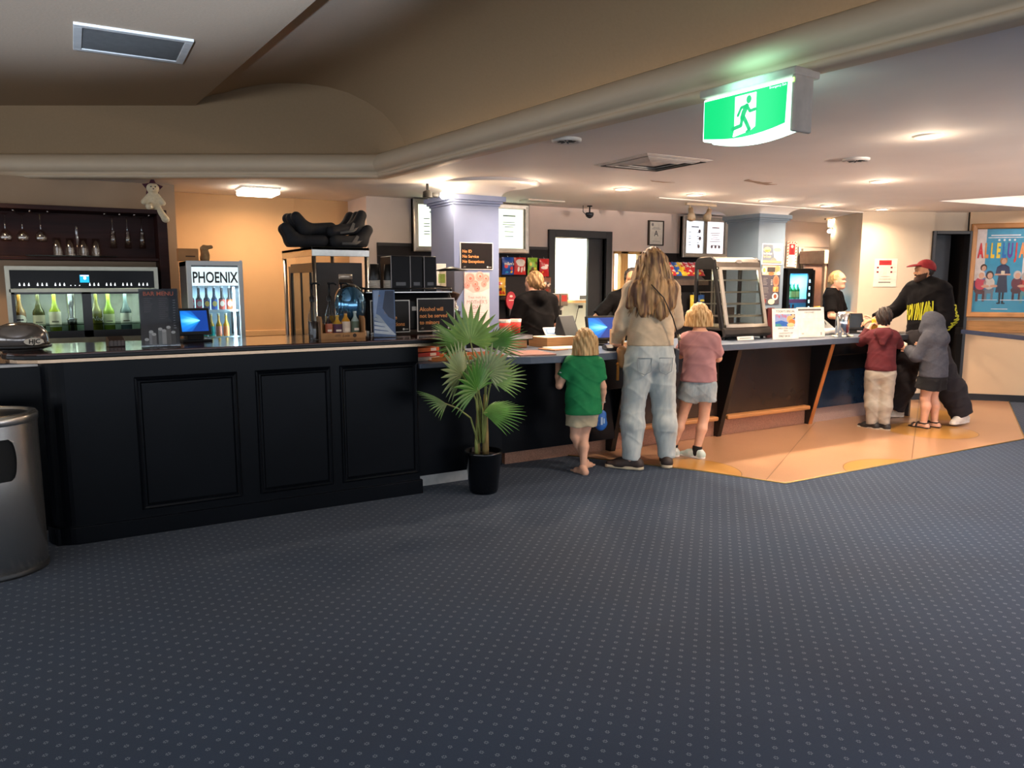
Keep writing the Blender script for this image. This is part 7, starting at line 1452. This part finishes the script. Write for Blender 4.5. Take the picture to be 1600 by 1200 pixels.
# ---------------------------------------------------------------- ceiling fittings, lamps, daylight, camera
WARM = '#ffe4c8'
DL = [(3.42,5.65,'above the coffee machine pillar'),(4.44,5.66,'beyond the ceiling vent'),(5.35,5.68,'in front of the two pale spotlights'),(6.38,5.70,'in front of the right blue pillar'),
      (7.38,5.72,'right of the right blue pillar'),(8.3,5.68,'at the end of the row over the counter'),(4.41,2.75,'nearest and largest on the open ceiling'),(6.01,4.15,'second from the exit sign over the floor'),(9.95,5.35,'by the poster wall')]
for i, (x, y, lb) in enumerate(DL):
    t = thing('downlight', 'round recessed downlight glowing warm white, '+lb, 'downlight', (x,y,CEIL), group='recessed ceiling downlights')
    mb = MB(); mb.lathe([(.062,0),(.085,0),(.083,-.008),(.064,-.012),(.06,-.004)], n=28); mb.build('rim', M('#e9e2d8', .4), t)
    mb = MB(); mb.lathe([(.0,-.005),(.062,-.005)], n=24); mb.build('lamp_face', EM('#ffe6c4', 22), t)
    lamp('downlight_lamp', 'AREA', (x,y,CEIL-.014), (24,24,24,22,17,8,24,22,18)[i], WARM, .11, spread=150)
    lamp('downlight_glow', 'POINT', (x,y,CEIL-.13), 1.5 if i != 5 else .8, WARM, .05)
def vent(x, y, w, d, label, z, slats, frame, dark, rot=0, name='ceiling_vent', cat='vent'):
    t = thing(name, label, cat, (x,y,z), rot)
    mb = MB(); f = .045
    mb.box(-w/2,w/2,-d/2,-d/2+f,-.016,0); mb.box(-w/2,w/2,d/2-f,d/2,-.016,0); mb.box(-w/2,-w/2+f,-d/2+f,d/2-f,-.016,0); mb.box(w/2-f,w/2,-d/2+f,d/2-f,-.016,0)
    mb.build('frame', frame, t, bev=.003)
    mb = MB(); mb.box(-w/2+f,w/2-f,-d/2+f,d/2-f,-.003,-.001); mb.build('backing', dark, t)
    mb = MB()
    for i in range(slats):
        y0 = -d/2+f+(d-2*f)*(i+.5)/slats; mb.add([(-w/2+f,y0-.008,-.013),(w/2-f,y0-.008,-.013),(w/2-f,y0+.006,-.003),(-w/2+f,y0+.006,-.003)], [(0,1,2,3),(3,2,1,0)])
    mb.build('grille', frame if slats < 12 else dark, t)
    return t
vent(.41,5.27,.62,.54, 'large dark mesh return air grille in a pale frame on the raised ceiling', 2.9, 26, M('#b3ac9c', .6), M('#857d70', .7), name='return_air_grille', cat='vent')
# square diffuser made of stepped rings
t = thing('air_diffuser', 'square stepped white air diffuser on the low ceiling left of the exit sign', 'vent', (3.67,4.34,CEIL), R(0))
mb = MB()
for r0, r1, z in ((.3,.27,-.012),(.235,.2,-.02),(.165,.13,-.02),(.095,.0,-.02)):
    for a in range(4):
        m_ = Matrix.Rotation(R(90*a), 4, 'Z'); mb.xf(m_).add([(-r0,-r0,z+.01),(r0,-r0,z+.01),(r1,-r1,z),(-r1,-r1,z),(-r0,-r0,z+.02),(r0,-r0,z+.02)], [(0,3,2,1),(0,1,5,4)])
mb.xf(None); mb.build('louvre_rings', M('#cfc6bb', .5), t)
mb = MB(); mb.box(-.29,.29,-.29,.29,-.004,-.001); mb.build('backing', M('#4b443d', .7), t)
vent(4.35,6.9,.45,.2, 'small flat white vent on the ceiling in front of the left menu board', CEIL, 5, M('#cfc8bb', .5), M('#9a9388', .7))
for nm, lb, ct, p in (('ceiling_speaker','round white ceiling speaker close to the long moulding','speaker',(2.63,3.9)),('smoke_detector','oval slotted round ceiling fitting between exit sign and nearest downlight','detector',(4.79,3.5))):
    t = thing(nm, lb, ct, (*p, CEIL)); mb = MB(); mb.lathe([(.09,0),(.09,-.012),(.075,-.02),(.06,-.014),(.0,-.012)], n=32); mb.build('ring', M('#d9d2c8', .5), t)
    mb = MB()
    for k in range(8): a = R(45*k); mb.xf(Matrix.Rotation(a, 4, 'Z')).box(.02,.055,-.004,.004,-.018,-.013)
    mb.xf(None).build('slots', M('#3a3632', .6), t)
# flaked paint patches
for nm, pts in (('trim_10', [(4.95,4.62),(5.05,4.66),(5.2,4.69),(5.28,4.66),(5.3,4.74),(5.42,4.73),(5.36,4.8),(5.22,4.77),(5.12,4.73),(4.98,4.7)]), ('trim_11', [(4.28,5.08),(4.45,5.1),(4.55,5.08),(4.47,5.13),(4.33,5.12)])):
    mb = MB(); mb.prism([(x,y) for x, y in pts], CEIL-.004, CEIL-.001); struct(nm, mb, M('#a08672', .9, var=.2))
mb = MB(); mb.box(5.2, 9.0, 6.03, 6.08, CEIL-.012, CEIL); struct('trim_12', mb, WCEIL, bev=.004)
# exit sign, hung from the low ceiling beside the moulding, face towards -X
t = thing('exit_sign', 'green illuminated running man exit sign hanging from the ceiling', 'exit sign', (2.52,2.38,2.325), R(-86))
g = EM('#00b062', 1.05); w = EM('#d8fff2', 1.6)
mb = MB(); mb.box(-.25,.25,-.02,.14,-.035,.0); mb.box(.23,.25,-.02,.1,-.25,-.03); mb.build('housing', M('#b9aca0', .5), t, bev=.008)
mb = MB(); pr = [(-.24,-.04),(.24,-.04),(.24,-.22)]+[(.24-.48*i/8, -.222-.03*math.sin(math.pi*i/8)) for i in range(1,8)]+[(-.24,-.22)]
mb.prism([(a,b) for a, b in pr][::-1], 0, .03, 'y'); mb.xf(Matrix.Translation((0,.06,-.005))).prism(pr[::-1], 0, .025, 'y'); mb.xf(None)
mb.build('light_panel', w, t, bev=.006)
mb = MB(); mb.poly([(-.228,-.052),(.205,-.052),(.2,-.21)]+[(.2-.42*i/8,-.212-.022*math.sin(math.pi*i/8)) for i in range(1,8)]+[(-.226,-.212)], -.0075); 
mb.build('green_face', g, t)
mb = MB(); mb.poly([(-.055,-.062),(.055,-.062),(.055,-.2),(.03,-.214),(-.055,-.228),(-.062,-.226),(-.055,-.2)][::-1], -.009); mb.build('doorway_pictogram', EM('#e6fff8', 1.5), t)
mb = MB(); mb.disc(.02,-.086,.0135,.0165,-.0125)
for pts, w_ in (([(.008,-.112),(-.006,-.135),(-.012,-.155)],.0125),([(.012,-.108),(-.02,-.113),(-.036,-.142)],.0068),([(.01,-.11),(.026,-.134),(.052,-.131)],.0068),([(-.012,-.152),(-.018,-.186),(-.062,-.194)],.0085),([(-.008,-.15),(.008,-.176),(.026,-.208)],.0088),([(.012,-.216),(.026,-.208)],.005)): mb.stroke(pts, w_, -.0105)
mb.build('running_man', EM('#00a35c', .95), t)
mb = MB(); mb.text('Emergency Exit', .2, -.064, .013, -.009, 'RIGHT'); mb.build('lettering', EM('#d8fff2', 1.4), t)
mb = MB(); mb.box(.236,.244,-.0225,-.02,-.062,-.046); mb.build('indicator_light', EM('#7dff3c', 3), t)
lamp('exit_sign_glow', 'AREA', (2.44,2.36,2.17), .7, '#9fffe0', .4, (0,R(-90),R(0)), size_y=.2)
# track lights
def track(label, x, y, col, on, rz):
    t = thing('track_light', label, 'spotlight', (x,y,CEIL), rz, 'ceiling twin spotlights')
    mb = MB(); mb.box(-.22,.22,-.018,.018,-.025,0); mb.build('rail', col, t, bev=.003)
    for sx, ti in ((-.16,(-.05,-.07)),(.12,(-.09,-.06))):
        mb = MB(); mb.tube([(sx,0,-.02),(sx,0,-.075)], .009, 8); a = Vector((sx+.02,.01,-.06)); b = a+Vector((ti[0],ti[1],-.1)).normalized()*.15
        mb.tube([a, a.lerp(b,.5), a.lerp(b,.62), b], [.026,.028,.04,.045], 16); h = mb.build('spot_head', col, t)
        if on:
            d = (b-a).normalized(); mb = MB(); mb.ell(b-d*.012, .036, 12, 8); mb.build('bulb', EM('#fff0d8', 40), h)
    return t
track('pair of unlit pale spotlights on a rail in front of the right menu board', 6.03, 6.3, M('#b49f84', .5), False, R(0))
track('pair of lit white spotlights above the popcorn machine', 9.05, 6.85, M('#d9cdbb', .5), True, R(-5))
lamp('kitchen_fill', 'AREA', (9.0,6.75,CEIL-.02), 26, '#ffe2c0', .3, spread=160)  # added fill under the ceiling, brightens the dark kitchen corner
lamp('track_beam', 'SPOT', (9.0,6.75,2.12), 45, '#ffe2bb', .04, (R(25),0,R(-20)), cone=110)
# cameras
t = thing('security_camera', 'small dark dome security camera hanging from the ceiling by the doorway', 'camera', (5.11,7.1,CEIL))
mb = MB(); mb.lathe([(.03,0),(.03,-.01),(.008,-.012),(.008,-.07),(.0,-.07)], n=16); mb.tube([(-.09,0,0),(-.09,.0,-.07),(-.05,0,-.1)], .004, 6); mb.build('bracket', BLACKM, t)
mb = MB(); mb.lathe([(.0,-.07),(.045,-.075),(.05,-.095),(.04,-.12),(.02,-.135),(.0,-.14)], n=20); mb.build('dome', M('#20222c', .15), t)
t = thing('wall_spotlight', 'small black spotlight with a glaring bulb beside the left pillar', 'spotlight', (2.86,6.2,CEIL))
mb = MB(); mb.tube([(-.12,.02,0),(-.12,.02,-.1)], .012, 8); mb.tube([(-.12,.02,-.09),(-.03,.0,-.1)], .02, 10); mb.lathe([(.045,-.12),(.04,-.07),(.02,-.06),(.0,-.055)], (-.12,.02,0), 14); mb.build('bracket', BLACKM, t)
mb = MB(); mb.ell((.01,-.03,-.1), .032, 12, 8); mb.build('bulb', EM('#fff0d8', 45), t)
lamp('wall_spot_beam', 'POINT', (2.84,6.08,2.2), 6, '#ffe0b8', .04)
# alcove batten
t = thing('ceiling_batten', 'short glowing rectangular light fitting on the alcove ceiling', 'ceiling light', (1.53,7.3,CEIL))
mb = MB(); mb.box(-.17,.17,-.16,.16,-.02,0); mb.build('tray', WHITE, t)
mb = MB(); mb.box(-.165,.165,-.155,.155,-.065,-.02); mb.build('diffuser', EM('#fff3df', 9), t, bev=.015)
lamp('alcove_lamp', 'AREA', (1.53,7.3,CEIL-.07), 9, '#ffd9b0', .3, size_y=.3, spread=170)
lamp('office_fill', 'AREA', (5.2,8.2,CEIL-.02), 45, '#f3fff4', .9, size_y=.5)  # added fill, brightens the office seen through the doorway
lamp('office_fill_far', 'AREA', (6.6,8.2,CEIL-.02), 60, '#fff3da', .6, size_y=.5)  # added fill, brightens what shows behind the pass-through window
lamp('fridge_glow', 'AREA', (.99,6.5,1.43), 2.2, '#d8f4ff', .25, size_y=.1)
lamp('bar_fill', 'AREA', (-.6,6.5,CEIL-.02), 5, '#ffcf98', .2, spread=150)  # added fill without a fitting, lifts the glass shelf and bar back
lamp('recess_fill', 'AREA', (9.5,4.2,CEIL+.15), 14, '#ffe9dc', 1.2, size_y=.6)  # added light without a fitting, for the bright ceiling recess
lamp('popcorn_fill', 'AREA', (9.42,7.15,1.7), 4, '#ffd9b8', .4, size_y=.2)  # added fill inside the cabinet, brightens the dark interior
for p_, e_ in lamp_later: lamp('dispenser_lamp', 'AREA', p_, e_, '#f2ffec', .4, size_y=.03)
# added spot behind the camera, no fitting there: washes the raised ceiling
u_ = lamp('ceiling_wash', 'SPOT', (-1.6,-3.2,1.0), 7500, '#b8d2ff', .1, Vector((.05,.94,.352)).to_track_quat('-Z','Y').to_euler(), cone=50, blend=.2); u_.scale = (1,.37,1)
v_ = lamp('ceiling_wash_right', 'SPOT', (9,-5.5,.8), 8500, '#ffe9da', .15, Vector((-.28,.94,.3)).to_track_quat('-Z','Y').to_euler(), cone=62, blend=1); v_.scale = (1,.36,1)  # added spot without a fitting, brightens the low ceiling
for x, y in ((-3.4,-2.3),(.6,-2.3),(5.2,-.6),(-1.8,-4.6),(3.6,-4.4),(8.2,.6),(8.4,-3.6)):
    lamp('foyer_fill', 'AREA', (x,y,2.3), (26 if x > 3 else 34), '#b4ccff', 1.2, size_y=.3, spread=150)  # unseen area lights added to brighten the carpet, no panels stand here
# daylight
wd = bpy.data.worlds.new('daylight'); bpy.context.scene.world = wd; wd.use_nodes = True
bg = wd.node_tree.nodes['Background']; bg.inputs[0].default_value = lin('#dfe9f5'); bg.inputs[1].default_value = 2.8
cam = bpy.data.cameras.new('camera'); co = bpy.data.objects.new('camera', cam); C.objects.link(co)
cam.sensor_width = 36; cam.lens = 36*1180/1600; cam.clip_start = .05
co.location = (0,0,1.48); co.rotation_euler = (R(90-7.7),0,R(-30)); bpy.context.scene.camera = co
sc = bpy.context.scene
sc.view_settings.view_transform = 'Standard'; sc.view_settings.look = 'None'; sc.view_settings.gamma = 1; sc.view_settings.use_curve_mapping = False
sc.view_settings.exposure = .9
sc.cycles.max_bounces = 8; sc.cycles.diffuse_bounces = 4; sc.cycles.glossy_bounces = 4; sc.cycles.transparent_max_bounces = 24; sc.cycles.transmission_bounces = 6
sc.cycles.sample_clamp_indirect = 6; sc.cycles.use_denoising = True; sc.cycles.caustics_reflective = False; sc.cycles.caustics_refractive = False
